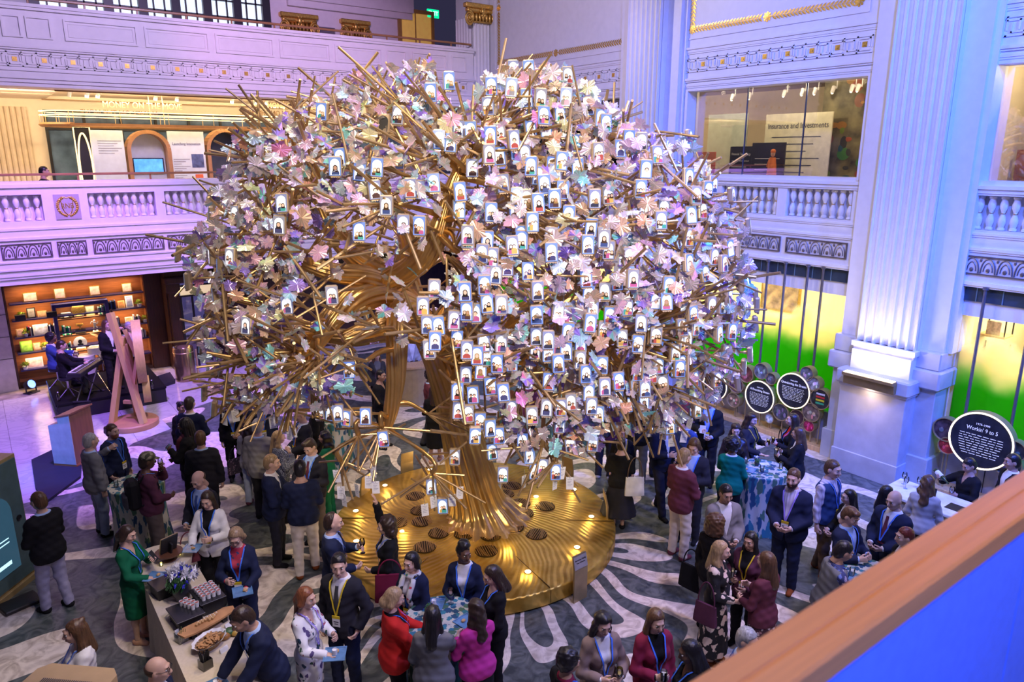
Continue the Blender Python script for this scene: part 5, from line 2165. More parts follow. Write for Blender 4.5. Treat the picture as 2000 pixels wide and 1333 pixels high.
  np_obj('vest', [(*F.mesh(d), 0)], [cloth(tcol)], root, scale=k)
  d = np.maximum(np.maximum(TA-.012+wr, .90-lz), lz-1.49)
  d = np.maximum(d, -wrist)
  np_obj('shirt', [(*F.mesh(d), 0)], [cloth(inner)], root, scale=k)
 else:
  short = tk.endswith('_short')
  nm = tk.replace('_short', '')
  Am = A
  if short:
   Am = F.new()
   for i in (0, 1):
    F.cone(Am, sh[i], sh[i]+(elb[i]-sh[i])*.85, .062, .055, .03)
  d = sm(T, Am, .035)
  if nm not in ('dress',):
   d = sm(d, full, .05)
  d = d-.018+wr
  d = np.maximum(d, (.84 if nm != 'dress' else .95)-lz)
  d = np.maximum(d, np.minimum(lz-1.46, .10-np.abs(X)))
  w = np.maximum((lz-1.30), 0)*.35
  d = np.maximum(d, -np.maximum(np.abs(X)-w, .02-ly))
  if not short:
   d = np.maximum(d, -wrist)
  if nm == 'dress':
   d2 = sm(skirt_field(X, Y, Z, bot, wr), np.maximum(hips-.020, .80-Z), .03)
   d = np.minimum(d, d2)
  np_obj(names.get(nm, nm), [(*F.mesh(d), 0)], [cloth(tcol)], root, scale=k)
 # below the waist
 bk, bcol = bot[0], bot[1]
 if bk == 'trousers':
  Lg = F.new()
  for i, s in enumerate((-1, 1)):
   hpp = np.array([s*hipw, 0, hipz-.02])
   F.cone(Lg, hpp, knee[i], .100*g**.7*legw, .075*legw, .05)
   F.cone(Lg, knee[i], ank[i], .075*legw, .064*legw, .04)
  d = sm(Lg, hips-.012, .05)+wr*.8
  d = np.maximum(d, Z-(hipz+.07))
  d = np.maximum(d, .028-Z)
  np_obj('trousers', [(*F.mesh(d), 0)], [cloth(bcol)], root, scale=k)
 elif bk == 'skirt':
  d = sm(skirt_field(X, Y, Z, bot, wr), np.maximum(np.maximum(hips-.018, .80-Z), Z-1.0), .03)
  np_obj('skirt', [(*F.mesh(d), 0)], [cloth(bcol)], root, scale=k)
 # shoes
 for i, s in enumerate((-1, 1)):
  a = ank[i]
  f2 = Field((a[0]-.07, a[1]-.11, -.005), (a[0]+.07, a[1]+.22, .14), .010)
  v = f2.new()
  f2.cone(v, (a[0], a[1]-.025, .05), (a[0]+s*.012, a[1]+.13, .032), .043, .036, .03)
  f2.cone(v, (a[0], a[1]-.01, .06), (a[0], a[1]+.005, .11), .046, .044, .04)
  v = np.maximum(v, .004-f2.grid()[2])
  if bk != 'trousers':
   v = np.maximum(v, f2.grid()[2]-.075)
  np_obj('shoe', [(*f2.mesh(v), 0)], [cloth(shoes)], root, scale=k)
 # hair
 if hair[0] != 'none':
  HV, HF = build_hair(hair[0])
  np_obj('hair', [(tr(HV), HF, 0)], [hm_], root, scale=k)
 if beard:
  f2 = Field((-.10, -.03, -.15), (.10, .14, .01), .009)
  v = f2.new()
  f2.ell(v, (0, .030, -.060), (.068, .074, .066), .03)
  f2.ell(v, (0, .055, -.092), (.042, .044, .038), .03)
  bx, by, bz = f2.grid()
  v = np.maximum(v, bz+.030+np.maximum(.03-np.abs(bx), 0)*0)
  v = np.maximum(v, -(np.sqrt((bx/1.6)**2+(by-.11)**2+((bz+.063)*1.4)**2)-.017))
  v = np.maximum(v, -.01-by)
  BV, BF = f2.mesh(v)
  np_obj('beard', [(tr(BV), BF, 0)], [hair_mat(beard)], root, scale=k)
 if cap:
  b = MB()
  b.lathe([(.100, .045), (.104, .06), (.098, .10), (.070, .135), (.01, .145)], 18)
  b.add([(.085*math.cos(a), .085*math.sin(a)*1.0+.0, .05) for a in np.linspace(.3, 2.84, 9)]+[(.075*math.cos(a), .085*math.sin(a)+.075, .035) for a in np.linspace(.3, 2.84, 9)], [(i, i+1, i+10, i+9) for i in range(8)])
  np_obj('cap', [(tr(np.array(b.v)*np.array([1, 1.1, 1])), b.f, 0)], [cloth(cap)], root, scale=k)
 if glasses:
  b = MB()
  for s in (-1, 1):
   b.tube([(s*.034+.022*math.cos(a), .107, .014+.016*math.sin(a)) for a in np.linspace(0, 6.283, 13)], .0024, 5)
   b.tube([(s*.056, .105, .018), (s*.079, .05, .018), (s*.082, -.01, .012)], .0024, 5)
  b.tube([(-.012, .108, .018), (.012, .108, .018)], .0024, 5)
  np_obj('glasses', [(tr(b.v), b.f, 0)], [BLACK], root, scale=k)

 def front(x, z):
  """y of the clothed chest at (x, z) in body coordinates"""
  i = int(round((x-F.lo[0])/F.h))
  q = int(round((z-F.lo[2])/F.h))
  i = min(max(i, 0), F.n[0]-1)
  q = min(max(q, 0), F.n[2]-1)
  colv = T[i, :, q]-.030
  ins = np.where(colv < 0)[0]
  return float(F.ax[1][ins[-1]])+F.h*.6 if len(ins) else .1
 dz = 0.0 if not sit else hipz-.92
 if tie:
  b = MB()
  for j in range(6):
   z = up((0, 0, 1.43-.075*j))[2]
   w0 = .016+.006*j if j else .020
   y = front(0, z)-.018
   b.v.append((-w0, y, z)); b.v.append((w0, y, z)); b.v.append((0, y+.008, z))
  for j in range(5):
   b.f += [(3*j, 3*j+2, 3*j+5, 3*j+3), (3*j+2, 3*j+1, 3*j+4, 3*j+5)]
  np_obj('tie', [(np.array(b.v), b.f, 0)], [cloth(tie)], root, scale=k)
 if scarf:
  b = MB()
  pts = []
  for s in (-1, 1):
   for z in np.linspace(1.47, 1.08, 7):
    q = up((s*(.03+.05*math.sin((z-1.0)*4)), 0, z))
    pts.append((q[0], front(q[0], q[2])+.012, q[2]))
   b.tube(pts[-7:], [.03, .035, .035, .034, .032, .03, .02], 7)
  b.tube([up((.075*math.cos(a), -.01+.075*math.sin(a), 1.46)) for a in np.linspace(0, 6.283, 15)], .032, 7)
  np_obj('scarf', [(np.array(b.v), b.f, 0)], [cloth(scarf)], root, scale=k)
 if lanyard:
  b = MB()
  zl = 1.10 if sex == 'm' else 1.07
  for s in (-1, 1):
   pts = [up((s*.060, -.075, 1.475)), up((s*.085, -.01, 1.485)), ]
   for z in np.linspace(1.455, zl, 8):
    t = (1.455-z)/(1.455-zl)
    q = up((s*(.085*(1-t)+.004), 0, z))
    pts.append(np.array([q[0], front(q[0], q[2])+.004, q[2]]))
   vs = []
   for q in pts:
    vs += [(q[0]-.0085, q[1], q[2]), (q[0]+.0085, q[1]+.002, q[2])]
   n0 = len(b.v)
   b.v += vs
   b.f += [(n0+2*j, n0+2*j+1, n0+2*j+3, n0+2*j+2) for j in range(len(pts)-1)]
  ly_ = np_obj('lanyard', [(np.array(b.v), b.f, 0)], [cloth(lanyard)], root, scale=k)
  if badge:
   q = up((0, 0, zl-.06))
   y = max(front(0, q[2]), front(0, q[2]+.06))+.010
   c_ = MB()
   c_.box((-.045, y, q[2]-.075), (.045, y+.004, q[2]+.025), 0)
   c_.box((-.046, y-.001, q[2]+.025), (.046, y+.005, q[2]+.06), 1)
   c_.box((-.03, y+.004, q[2]-.02), (.03, y+.0048, q[2]-.008), 2)
   c_.box((-.022, y+.004, q[2]-.045), (.022, y+.0048, q[2]-.035), 2)
   bo = np_obj('badge', [(np.array(c_.v), [f for f, m_ in zip(c_.f, c_.m) if m_ == j], j) for j in (0, 1, 2)], [cloth('white'), cloth('gold'), cloth('charcoal')], ly_, scale=k)
   for pl in bo.data.polygons:
    pl.use_smooth = False
 N_PEOPLE[0] += 1
 # world points of the hands, for whatever they hold
 Rw = rot('Z', rz)
 out = {'root': root, 'rz': rz, 'fwd': np.array([fwd[0], fwd[1], 0]), 'base': base, 'k': k}
 for i, n in ((0, 'L'), (1, 'R')):
  d = hand[i]-elb[i]
  d /= np.linalg.norm(d)
  out[n] = base+Rw @ ((hand[i]+d*.075)*k)
  out[n+'d'] = Rw @ d
 out['back'] = base+Rw @ (np.array([0, -.17, 1.2])*k)
 out['W'] = lambda q: base+Rw @ (up(q)*k)
 return out

def skirt_field(X, Y, Z, bot, wr):
 hem, r0, r1 = bot[2] if len(bot) > 2 else (.45, .17, .22)
 t = np.clip((1.0-Z)/(1.0-hem), 0, 1)
 r = .135+(r0-.135)*np.clip(t*3.5, 0, 1)+(r1-r0)*np.clip((t-.28)/.72, 0, 1)
 a = np.arctan2(X, Y)
 r = r*(1+.035*t*np.sin(a*11)*(1 if r1 > r0 else .2))
 d = (np.sqrt(X**2+(Y*1.22)**2)-r)*.85
 d = np.maximum(d, Z-1.02)
 return np.maximum(d, hem-Z)+wr*.5
# ------------------------------------------------------------------ things people hold or wear

def stem_glass(p, label, kind='wine', drink=(.75, .60, .30), group=None):
 t = thing('wine_glass' if kind == 'wine' else 'champagne_flute', label, 'glass', p, 0, group)
 g = MB()
 if kind == 'wine':
  prof = [(.034, 0), (.034, .003), (.006, .006), (.004, .085), (.022, .10), (.038, .13), (.039, .16), (.031, .20), (.029, .20), (.036, .16), (.035, .132), (.02, .105), (.001, .10)]
  lq = [(.001, .106), (.02, .108), (.033, .132), (.0345, .145), (.001, .1455)]
 else:
  prof = [(.032, 0), (.032, .003), (.005, .006), (.004, .08), (.014, .09), (.025, .14), (.027, .22), (.0255, .22), (.0235, .14), (.012, .094), (.001, .09)]
  lq = [(.001, .093), (.011, .096), (.022, .14), (.0235, .185), (.001, .1855)]
 g.lathe([(r, z-.11) for r, z in prof], 14)
 g.obj('bowl', DRINKGLASS, t, smooth='auto')
 l = MB()
 l.lathe([(r, z-.11) for r, z in lq], 12)
 l.obj('drink', mat('drink_%d%d%d' % tuple(int(c*99) for c in drink), drink, .1, var=.02), t, smooth='auto')
 return t

def tumbler(p, label, drink=(.80, .50, .12), group=None):
 t = thing('tumbler', label, 'glass', p, 0, group)
 g = MB()
 g.lathe([(.030, -.05), (.036, .06), (.034, .06), (.028, -.043), (.001, -.043)], 14)
 g.obj('cup', DRINKGLASS, t, smooth='auto')
 if drink:
  l = MB()
  l.lathe([(.001, -.042), (.0275, -.042), (.032, .03), (.001, .031)], 12)
  l.obj('drink', mat('drink_%d%d%d' % tuple(int(c*99) for c in drink), drink, .1, var=.02), t, smooth='auto')
 return t

def square_plate(p, rz, label, food=True, cup=False):
 t = thing('square_plate', label, 'plate', p, rz)
 g = MB()
 g.bbox((-.11, -.11, 0), (.11, .11, .006), .002)
 for a, b in (((-.115, -.115, .004), (.115, -.10, .012)), ((-.115, .10, .004), (.115, .115, .012)), ((-.115, -.10, .004), (-.10, .10, .012)), ((.10, -.10, .004), (.115, .10, .012))):
  g.box(a, b)
 g.obj('dish', mat('blue_plate', (.12, .25, .45), .15, var=.2, scale=14), t)
 if food:
  f = MB()
  f.ball((-.03, .02, .022), (.03, .022, .018), 7)
  f.obj('pastry', mat('pastry', (.55, .33, .14), .7, var=.3, scale=40), t, smooth=True)
 if cup:
  c = MB()
  c.lathe([(.026, .006), (.028, .065), (.025, .065), (.024, .05), (.001, .05)], 12)
  c.obj('cup', mat('white_ceramic', (.82, .82, .84), .25, var=.02), t, smooth='auto')
 return t

def held_card(p, rz, label, name='paper_sheet', cat='paper', col='white', size=(.11, .15), tilt=.5):
 o = MB().bbox((-size[0]/2, -.003, -size[1]/2), (size[0]/2, .003, size[1]/2), .001).obj(name, cloth(col))
 o.location = p
 o.rotation_euler = (tilt, 0, rz)
 return tag(o, label, cat)

def phone(p, rz, label, tilt=.6):
 t = thing('phone', label, 'phone', p, rz)
 t.rotation_euler[0] = tilt
 MB().bbox((-.037, -.004, -.075), (.037, .004, .075), .004).obj('case', BLACK, t)
 s = MB()
 s.box((-.033, -.0052, -.069), (.033, -.0042, .069))
 s.obj('screen', mat('phone_glow', (.1, .3, .5), .2, emis=(.3, .6, 1), estr=.5), t)

def handbag(p, rz, label, col, w=.30, h=.24, strap=.28, name='handbag'):
 t = thing(name, label, 'bag', p, rz)
 b = MB()
 n = 7
 rows = []
 for i in range(n):
  z = i/(n-1)
  d = .065*(1-.75*z)*(1 if i else .8)
  ww = w/2*(1-.10*z)
  rows.append((ww, d, z*h))
 vs, m = [], 16
 for ww, d, z in rows:
  for k in range(m):
   a = 2*math.pi*k/m
   e = .5
   vs.append((ww*math.copysign(abs(math.cos(a))**e, math.cos(a)), d*math.copysign(abs(math.sin(a))**e, math.sin(a)), z-h))
 fs = [(i*m+k, i*m+(k+1) % m, (i+1)*m+(k+1) % m, (i+1)*m+k) for i in range(n-1) for k in range(m)]
 fs += [tuple(range(m))[::-1], tuple(range((n-1)*m, n*m))]
 b.add(vs, fs)
 b.obj('body', cloth(col), t, smooth='auto')
 s = MB()
 s.tube([(w*.36*math.cos(a), 0, -.01+strap*math.sin(a)) for a in np.linspace(0, math.pi, 15)], .009, 6)
 s.obj('strap', cloth('brown' if col == 'white' else col), t, smooth='auto')
 return t

def backpack(q, label, col):
 t = thing('backpack', label, 'backpack', q['back'], q['rz'])
 b = MB()
 b.bbox((-.15, -.15, -.25), (.15, .035, .22), .055)
 b.obj('main_pouch', cloth(col), t, smooth='auto')
 MB().bbox((-.12, -.20, -.22), (.12, -.14, .02), .035).obj('front_pocket', cloth('charcoal'), t, smooth='auto')
 s = MB()
 for k in (-1, 1):
  s.tube([(k*.10, .03, .18), (k*.12, .10, .27), (k*.13, .24, .22), (k*.13, .29, .05), (k*.14, .20, -.12), (k*.12, .03, -.2)], .018, 6)
 s.obj('strap', cloth(col), t, smooth='auto')

V3 = lambda *a: np.array(a, float)
UPZ = V3(0, 0, 1)

# ------------------------------------------------------------------ the guests
def crowd():
 T, Sk = 'trousers', 'skirt'
 # --- by the lectern and the tall blue-clothed table
 q = person(178, 864, 1.80, 105, 'man in grey blazer pointing a finger while talking beside the tall cloth-covered table', ('jacket', 'grey', 'sky'), (T, 'denim'), ('short', 'grey'), arms=('point', 'down'), lanyard='lanyard', badge=False, girth=1.12, hyaw=-5)
 q = person(220, 845, 1.74, 45, 'bearded man with tied-back hair in navy suit and badge by the lectern', ('jacket', 'navy', 'blue'), (T, 'ink'), ('manbun', 'brown'), arms=('down', 'pocket'), lanyard='lanyard', beard='auburn', girth=1.1)
 q = person(288, 904, 1.80, 100, 'man in camouflage cap with black backpack raising a glass to drink', ('sweater', 'plum'), (T, 'greybrown'), ('short', 'dark'), 'd', arms=('mouth', 'waist'), cap='camouflage', lanyard='lanyard', badge=False, girth=1.12, legw=1.1)
 stem_glass(q['L'], 'small glass tipped to the lips of the man in the camouflage cap', drink=(.7, .6, .3))
 backpack(q, 'black backpack on the back of the man in the camouflage cap', 'black')
 q = person(75, 982, 1.78, 215, 'man in black blazer and pale lavender trousers facing the arched touchscreen kiosk', ('jacket', 'black', 'sky'), (T, 'lavender'), ('short', 'brown'), arms=('waist', 'waist'), lanyard='lanyard', badge=False, girth=1.15, stride=-.08)
 q = person(361, 834, 1.82, -105, 'person with long beaded braids in a black coat and maroon scarf', ('coat', 'black', 'maroon'), (T, 'black'), ('dreads', 'black'), 'd', 'm', arms=('phone', 'waist'), scarf='maroon', girth=1.05, beard='black', res=.018)
 phone(q['L'], q['rz'], 'dark tablet phone in the hands of the person with beaded braids')
 handbag(q['W']((.30, .05, 1.12)), q['rz']+1.2, 'blue shopping bag on the shoulder of the person with beaded braids', 'blue', .34, .34, .2, 'shopping_bag')
 person(371, 791, 1.85, 150, 'man in navy suit standing in back view near the wooden easel sculpture', ('jacket', 'navy'), (T, 'navy'), ('short', 'dark'), arms=('down', 'waist'), lanyard='lanyard', badge=False, res=.018)
 person(355, 798, 1.58, 30, 'dark-haired woman half hidden behind the navy suit by the easel sculpture', ('jacket', 'black'), (T, 'black'), ('bun', 'black'), 'm', 'f', res=.018)
 person(392, 859, 1.80, 172, 'short-haired man in black suit and blue lanyard in back view, on bare floor', ('jacket', 'ink', 'sky'), (T, 'ink'), ('short', 'brown'), arms=('waist', 'down'), lanyard='lanyard', badge=False, girth=1.1)
 person(388, 940, 1.80, -45, 'balding man in dark suit and blue shirt looking down', ('jacket', 'ink', 'sky'), (T, 'ink'), ('bald', 'brown'), arms=('waist', 'waist'), tie='blue', nod=.5, lanyard='lanyard', badge=False)
 q = person(405, 980, 1.70, -25, 'dark-haired woman in white jacket carrying a small plate', ('jacket', 'white', 'black'), (T, 'black'), ('long', 'dark'), 'l', 'f', arms=('chest', 'plate'), nod=.35, lanyard='lanyard', girth=1.05)
 square_plate(q['R']+V3(0, 0, .03), q['rz'], 'blue glass plate carried by the woman in the white jacket')
 handbag(q['W']((.30, .10, .98)), q['rz']+.5, 'maroon handbag on the arm of the woman in the white jacket', 'maroon', .30, .26, .2)
 person(450, 790, 1.70, 0, 'woman in black blazer and grey top under the hanging tags', ('jacket', 'black', 'lightgrey'), (T, 'black'), ('bob', 'brown'), 'l', 'f', arms=('waist', 'down'), lanyard='lanyard', res=.018)
 q = person(484, 836, 1.62, 150, 'woman with long dark hair in pale cardigan and light jeans', ('cardigan', 'lightgrey'), (T, 'paleden'), ('longwavy', 'dark'), 'l', 'f', arms=('waist', 'down'), res=.018, shoes='maroon')
 handbag(q['W']((-.30, .0, .98)), q['rz']+1.0, 'plaid handbag on the arm of the woman in the pale cardigan', 'plaid', .34, .28, .22)
 person(505, 835, 1.84, 150, 'grey-haired man in grey tweed blazer and black trousers in back view', ('jacket', 'midgrey', 'sky'), (T, 'ink'), ('short', 'grey'), arms=('down', 'waist'), lanyard='lanyard', badge=False, girth=1.15, glasses=True)
 q = person(545, 857, 1.66, 95, 'woman with long fair hair in tweed jacket', ('jacket', 'tweed', 'white'), (T, 'black'), ('long', 'blond'), 'l', 'f', arms=('waist', 'glass'), lanyard='lanyard')
 person(587, 813, 1.80, -75, 'balding older man in dark suit and orange tie', ('jacket', 'ink', 'white'), (T, 'ink'), ('bald', 'grey'), arms=('waist', 'waist'), tie='orange', lanyard='lanyard', glasses=True, girth=1.15, res=.018)
 person(613, 790, 1.77, -100, 'tall man in black suit behind the man with the orange tie', ('jacket', 'black'), (T, 'black'), ('short', 'black'), 'm', arms=('down', 'waist'), res=.02)
 person(507, 785, 1.80, 10, 'man in navy suit with orange shirt partly hidden by the low branches', ('jacket', 'navy', 'orange'), (T, 'navy'), ('short', 'brown'), arms=('down', 'down'), lanyard='lanyard', res=.02)
 person(634, 857, 1.64, -110, 'dark-haired woman in emerald green jacket and trousers', ('jacket', 'green', 'gold'), (T, 'green'), ('longwavy', 'black'), 'm', 'f', arms=('waist', 'waist'), res=.018, shoes='green')
 person(605, 876, 1.82, -35, 'young man in dark suit and maroon tie looking down at his hands', ('jacket', 'ink', 'sky'), (T, 'greybrown'), ('sidepart', 'dark'), arms=('chest', 'chest'), tie='maroon', nod=.5, lanyard='lanyard', badge=False)
 q = person(532, 907, 1.82, 75, 'fair man in navy suit holding a wine glass before his chest', ('jacket', 'navy', 'white'), (T, 'ink'), ('short', 'fair'), arms=('glass', 'waist'), tie='navy', girth=1.1)
 stem_glass(q['L']+V3(0, 0, .02), 'wine glass held by the fair man in the navy suit', drink=(.85, .8, .5))
 person(586, 918, 1.85, 178, 'black-haired man in navy sweater and cream trousers in back view', ('sweater', 'navy'), (T, 'cream'), ('short', 'black'), 'm', arms=('waist', 'waist'), shoes='rust', girth=1.12, stride=.1)
 # --- round the buffet
 q = person(250, 1047, 1.66, 55, 'woman in long emerald dress standing at the buffet with a phone', ('dress', 'green'), ('dress', 'green', (.42, .185, .165)), ('longtied', 'dark'), 'l', 'f', arms=('phone', 'plate'), nod=.35, shoes='nude', lanyard='lanyard', badge=False, res=.015)
 phone(q['L']+V3(0, 0, .02), q['rz'], 'black phone in the hand of the woman in the emerald dress')
 square_plate(q['R']+V3(0, 0, .02), q['rz'], 'blue glass plate held over the buffet by the woman in the emerald dress')
 q = person(461, 1052, 1.70, -15, 'woman with streaked hair and glasses in dark suit and red patterned blouse', ('jacket', 'navy', 'red_print'), (T, 'navy'), ('bob', 'fair'), 'l', 'f', arms=('plate', 'chest'), nod=.55, lanyard='lanyard', glasses=True, res=.014)
 square_plate(q['L']+V3(0, 0, .02), q['rz']+.3, 'blue glass plate held by the woman in the red patterned blouse')
 q = person(472, 1206, 1.82, -72, 'dark-haired man in navy suit serving himself at the buffet', ('jacket', 'navy', 'sky'), (T, 'navy'), ('short', 'dark'), 'm', arms=('reach', 'reach'), nod=.3, lean=.32, lanyard='lanyard', badge=False, res=.013)
 square_plate(q['R']+V3(0, 0, .0), q['rz'], 'blue glass plate with a white cup held by the man serving himself', True, True)
 q = person(599, 1172, 1.70, 55, 'auburn-haired woman in white dress printed with dark leaves', ('dress', 'floral_white'), ('dress', 'floral_white', (.38, .175, .155)), ('longtied', 'auburn'), 'l', 'f', arms=('chest', 'plate'), nod=.15, lanyard='violet', badge=False, shoes='nude', res=.013)
 square_plate(q['R']+V3(0, 0, .02), q['rz']+.4, 'blue glass plate with cup held by the woman in the white leaf-printed dress', True, True)
 person(662, 1108, 1.82, -30, 'man in dark suit with gold lanyard and grey tie, hand in pocket', ('jacket', 'ink', 'white'), (T, 'navy'), ('short', 'black'), arms=('pocket', 'down'), tie='charcoal', lanyard='gold', hyaw=-25, res=.013)
 q = person(652, 1024, 1.80, 85, 'man in navy suit and blue shirt holding a dark drink by the gold platform', ('jacket', 'navy', 'sky'), (T, 'navy'), ('receding', 'dark'), arms=('glass', 'waist'), lanyard='lanyard', badge=False, res=.015)
 stem_glass(q['L']+V3(0, 0, .02), 'stemmed glass of amber drink held by the man beside the gold platform', drink=(.35, .2, .06))
 q = person(753, 1030, 1.66, -85, 'curly-haired woman in black waving one raised hand', ('jacket', 'black', 'white'), (T, 'black'), ('curly', 'dark'), 'l', 'f', arms=('waist', 'raise'), lanyard='lanyard', badge=False, res=.015)
 handbag(q['W']((-.28, .02, 1.06)), q['rz']+1.4, 'large maroon bag hanging from the arm of the waving curly-haired woman', 'burgundy', .42, .38, .22)
 q = person(803, 1102, 1.68, -40, 'dark-haired woman in navy suit with patterned scarf holding a cup', ('jacket', 'navy', 'white'), (T, 'navy'), ('longtied', 'black'), 'l', 'f', arms=('waist', 'waist'), scarf='scarf_print', lanyard='lanyard', res=.014)
 tumbler((q['L']+q['R'])/2+V3(0, 0, .03), 'tumbler held in both hands by the woman with the patterned scarf', (.5, .3, .15))
 person(906, 1084, 1.70, -15, 'woman with short swept-up hair in navy blazer over a white top', ('jacket', 'navy', 'white'), (T, 'lightgrey'), ('updo', 'black'), 'd', 'f', arms=('waist', 'waist'), hyaw=-45, lanyard='lanyard', res=.014)
 person(961, 1128, 1.68, -65, 'woman with long straight brown hair in black top beside the round table', ('sweater', 'black'), (T, 'black'), ('long', 'dark'), 'l', 'f', arms=('waist', 'waist'), nod=.4, lanyard='lanyard', badge=False, res=.014)
 person(771, 1172, 1.68, 95, 'woman with blond bob in bright red jacket', ('jacket', 'red', 'black'), (T, 'black'), ('bob', 'blond'), 'l', 'f', arms=('table', 'table'), nod=.35, lanyard='lanyard', badge=False, girth=1.2, res=.013)
 person(845, 1208, 1.70, 172, 'woman with long black hair in grey blazer seen from behind', ('jacket', 'grey'), (T, 'ink'), ('long', 'black'), 'm', 'f', arms=('waist', 'table'), girth=1.1, res=.013)
 q = person(929, 1194, 1.66, -150, 'woman in magenta top and black leather skirt with long wavy hair', ('blouse', 'magenta'), (Sk, 'black', (.35, .19, .20)), ('longwavy', 'dark'), 'l', 'f', arms=('chest', 'table'), girth=1.12, res=.013)
 # --- lower middle
 q = person(1178, 1222, 1.70, 25, 'curly dark-haired woman in taupe blazer holding a wine glass', ('jacket', 'taupe', 'white'), (T, 'ink'), ('longwavy', 'black'), 'l', 'f', arms=('chest', 'chest'), nod=.35, lanyard='lanyard', girth=1.05, res=.012)
 stem_glass(q['L']+V3(0, 0, .05), 'wine glass held by the woman in the taupe blazer', drink=(.7, .5, .12))
 q = person(1282, 1217, 1.70, 30, 'woman with straight brown hair in burgundy cardigan and pale skirt', ('cardigan', 'burgundy', 'black'), (Sk, 'lightgrey', (.45, .19, .21)), ('long', 'brown'), 'l', 'f', arms=('down', 'chest'), nod=.25, lanyard='lanyard', res=.012)
 tumbler(q['R']+V3(0, 0, .04), 'clear tumbler held by the woman in the burgundy cardigan', (.7, .68, .6))
 person(1112, 1296, 1.66, 120, 'dark tousle-haired person at the bottom edge seen from behind', ('jacket', 'black', 'burgundy'), (T, 'black'), ('afroshort', 'black'), 'm', 'm', arms=('waist', 'waist'), lanyard='lanyard', badge=False, res=.012)
 person(1346, 1278, 1.70, -70, 'woman with sleek black hair in black top beside the burgundy cardigan', ('sweater', 'black'), (T, 'black'), ('long', 'black'), 'd', 'f', arms=('waist', 'waist'), nod=.3, lanyard='lanyard', badge=False, res=.012)
 person(1461, 1256, 1.74, 60, 'grey-haired man in blue jacket half hidden by the wooden rail', ('jacket', 'blue', 'sky'), (T, 'ink'), ('short', 'grey'), arms=('waist', 'waist'), res=.013)
 q = person(1409, 1079, 1.68, 80, 'fair-haired woman in long black dress with large pale flowers', ('dress', 'floral_black'), ('dress', 'floral_black', (.20, .19, .24)), ('long', 'blond'), 'l', 'f', arms=('down', 'waist'), shoes='rust', res=.014)
 handbag(q['W']((.28, -.06, 1.02)), q['rz']+1.3, 'plum handbag on the shoulder of the woman in the flowered dress', 'plum', .30, .26, .3)
 q = person(1465, 1060, 1.63, -25, 'black-haired woman with yellow lanyard holding a flute glass', ('jacket', 'plum', 'black'), (T, 'black'), ('long', 'black'), 'm', 'f', arms=('waist', 'chest'), lanyard='gold', res=.014)
 stem_glass(q['R']+V3(0, 0, .04), 'flute of sparkling drink held by the woman with the yellow lanyard', 'flute', (.8, .65, .25))
 person(1496, 1100, 1.72, -120, 'long-haired woman in dark maroon top and flowered skirt', ('sweater', 'maroon'), (Sk, 'floral_maroon', (.30, .19, .24)), ('long', 'brown'), 'l', 'f', arms=('waist', 'chest'), res=.014)
 q = person(1400, 1024, 1.70, 150, 'curly grey-brown haired woman in black jacket gesturing with one hand', ('jacket', 'black'), (T, 'grey'), ('curly', 'brown'), 'l', 'f', arms=('down', (.28, .26, 1.16)), res=.015)
 handbag(q['W']((-.32, .0, .86)), q['rz'], 'black tote bag at the side of the curly-haired woman in black', 'black', .36, .34, .25)
 person(1418, 968, 1.78, 25, 'man in pale grey blazer and white shirt facing the curly-haired woman', ('jacket', 'midgrey', 'white'), (T, 'charcoal'), ('short', 'black'), 'm', arms=('waist', 'waist'), nod=.25, res=.015)
 q = person(1549, 938, 1.90, -15, 'tall bearded man in navy suit and striped shirt clasping his hands', ('jacket', 'navy', 'striped_shirt'), (T, 'navy'), ('short', 'brown'), arms=('waist', 'waist'), lanyard='violet', beard='dark', girth=1.2, shoes='rust', res=.014)
 person(1431, 872, 1.70, 172, 'woman with round afro in teal blazer standing at the tall table', ('jacket', 'teal'), (T, 'black'), ('afro', 'black'), 'd', 'f', arms=('table', 'waist'), girth=1.1, res=.016)
 person(1337, 895, 1.84, 140, 'man in maroon blazer and cream trousers in back view', ('jacket', 'maroon', 'white'), (T, 'cream'), ('short', 'fair'), arms=('waist', 'waist'), shoes='maroon', res=.015)
 q = person(1355, 875, 1.80, -15, 'long-haired man in navy suit and blue shirt reading a white card', ('jacket', 'ink', 'sky'), (T, 'ink'), ('longtied', 'brown'), arms=('chest', 'chest'), nod=.5, lanyard='lanyard', res=.016)
 held_card((q['L']+q['R'])/2+V3(0, 0, -.02), q['rz'], 'white card read by the long-haired man in the blue shirt', tilt=-.7)
 q = person(1213, 870, 1.64, 178, 'woman with tied hair in black top and full dark skirt in back view', ('blouse_short', 'black'), (Sk, 'ink', (.30, .20, .33)), ('bun', 'dark'), 'l', 'f', arms=('waist', 'waist'), res=.015)
 handbag(q['W']((.27, -.10, 1.08)), q['rz']+.25, 'white tote bag hanging from the shoulder of the woman in the full dark skirt', 'white', .34, .32, .36, 'tote_bag')
 person(1217, 848, 1.58, 5, 'dark-haired woman facing out, behind the woman in the full skirt', ('jacket', 'black', 'white'), (T, 'black'), ('bun', 'black'), 'l', 'f', lanyard='gold', res=.018)
 q = person(1185, 779, 1.80, 170, 'man in dark plum blazer with black backpack seen from behind', ('jacket', 'plum', 'sky'), (T, 'ink'), ('short', 'brown'), lanyard='lanyard', badge=False, res=.018, shoes='lightgrey')
 backpack(q, 'black backpack on the man in the dark plum blazer', 'black')
 person(1250, 782, 1.84, 172, 'man in black jacket and grey jeans under the lowest branches', ('jacket', 'black'), (T, 'grey'), ('short', 'black'), res=.018, shoes='lightgrey')
 person(1292, 782, 1.74, 185, 'person in pale grey knit sweater behind the hanging tags', ('sweater', 'midgrey'), (T, 'ink'), ('short', 'brown'), arms=('waist', 'waist'), res=.02)
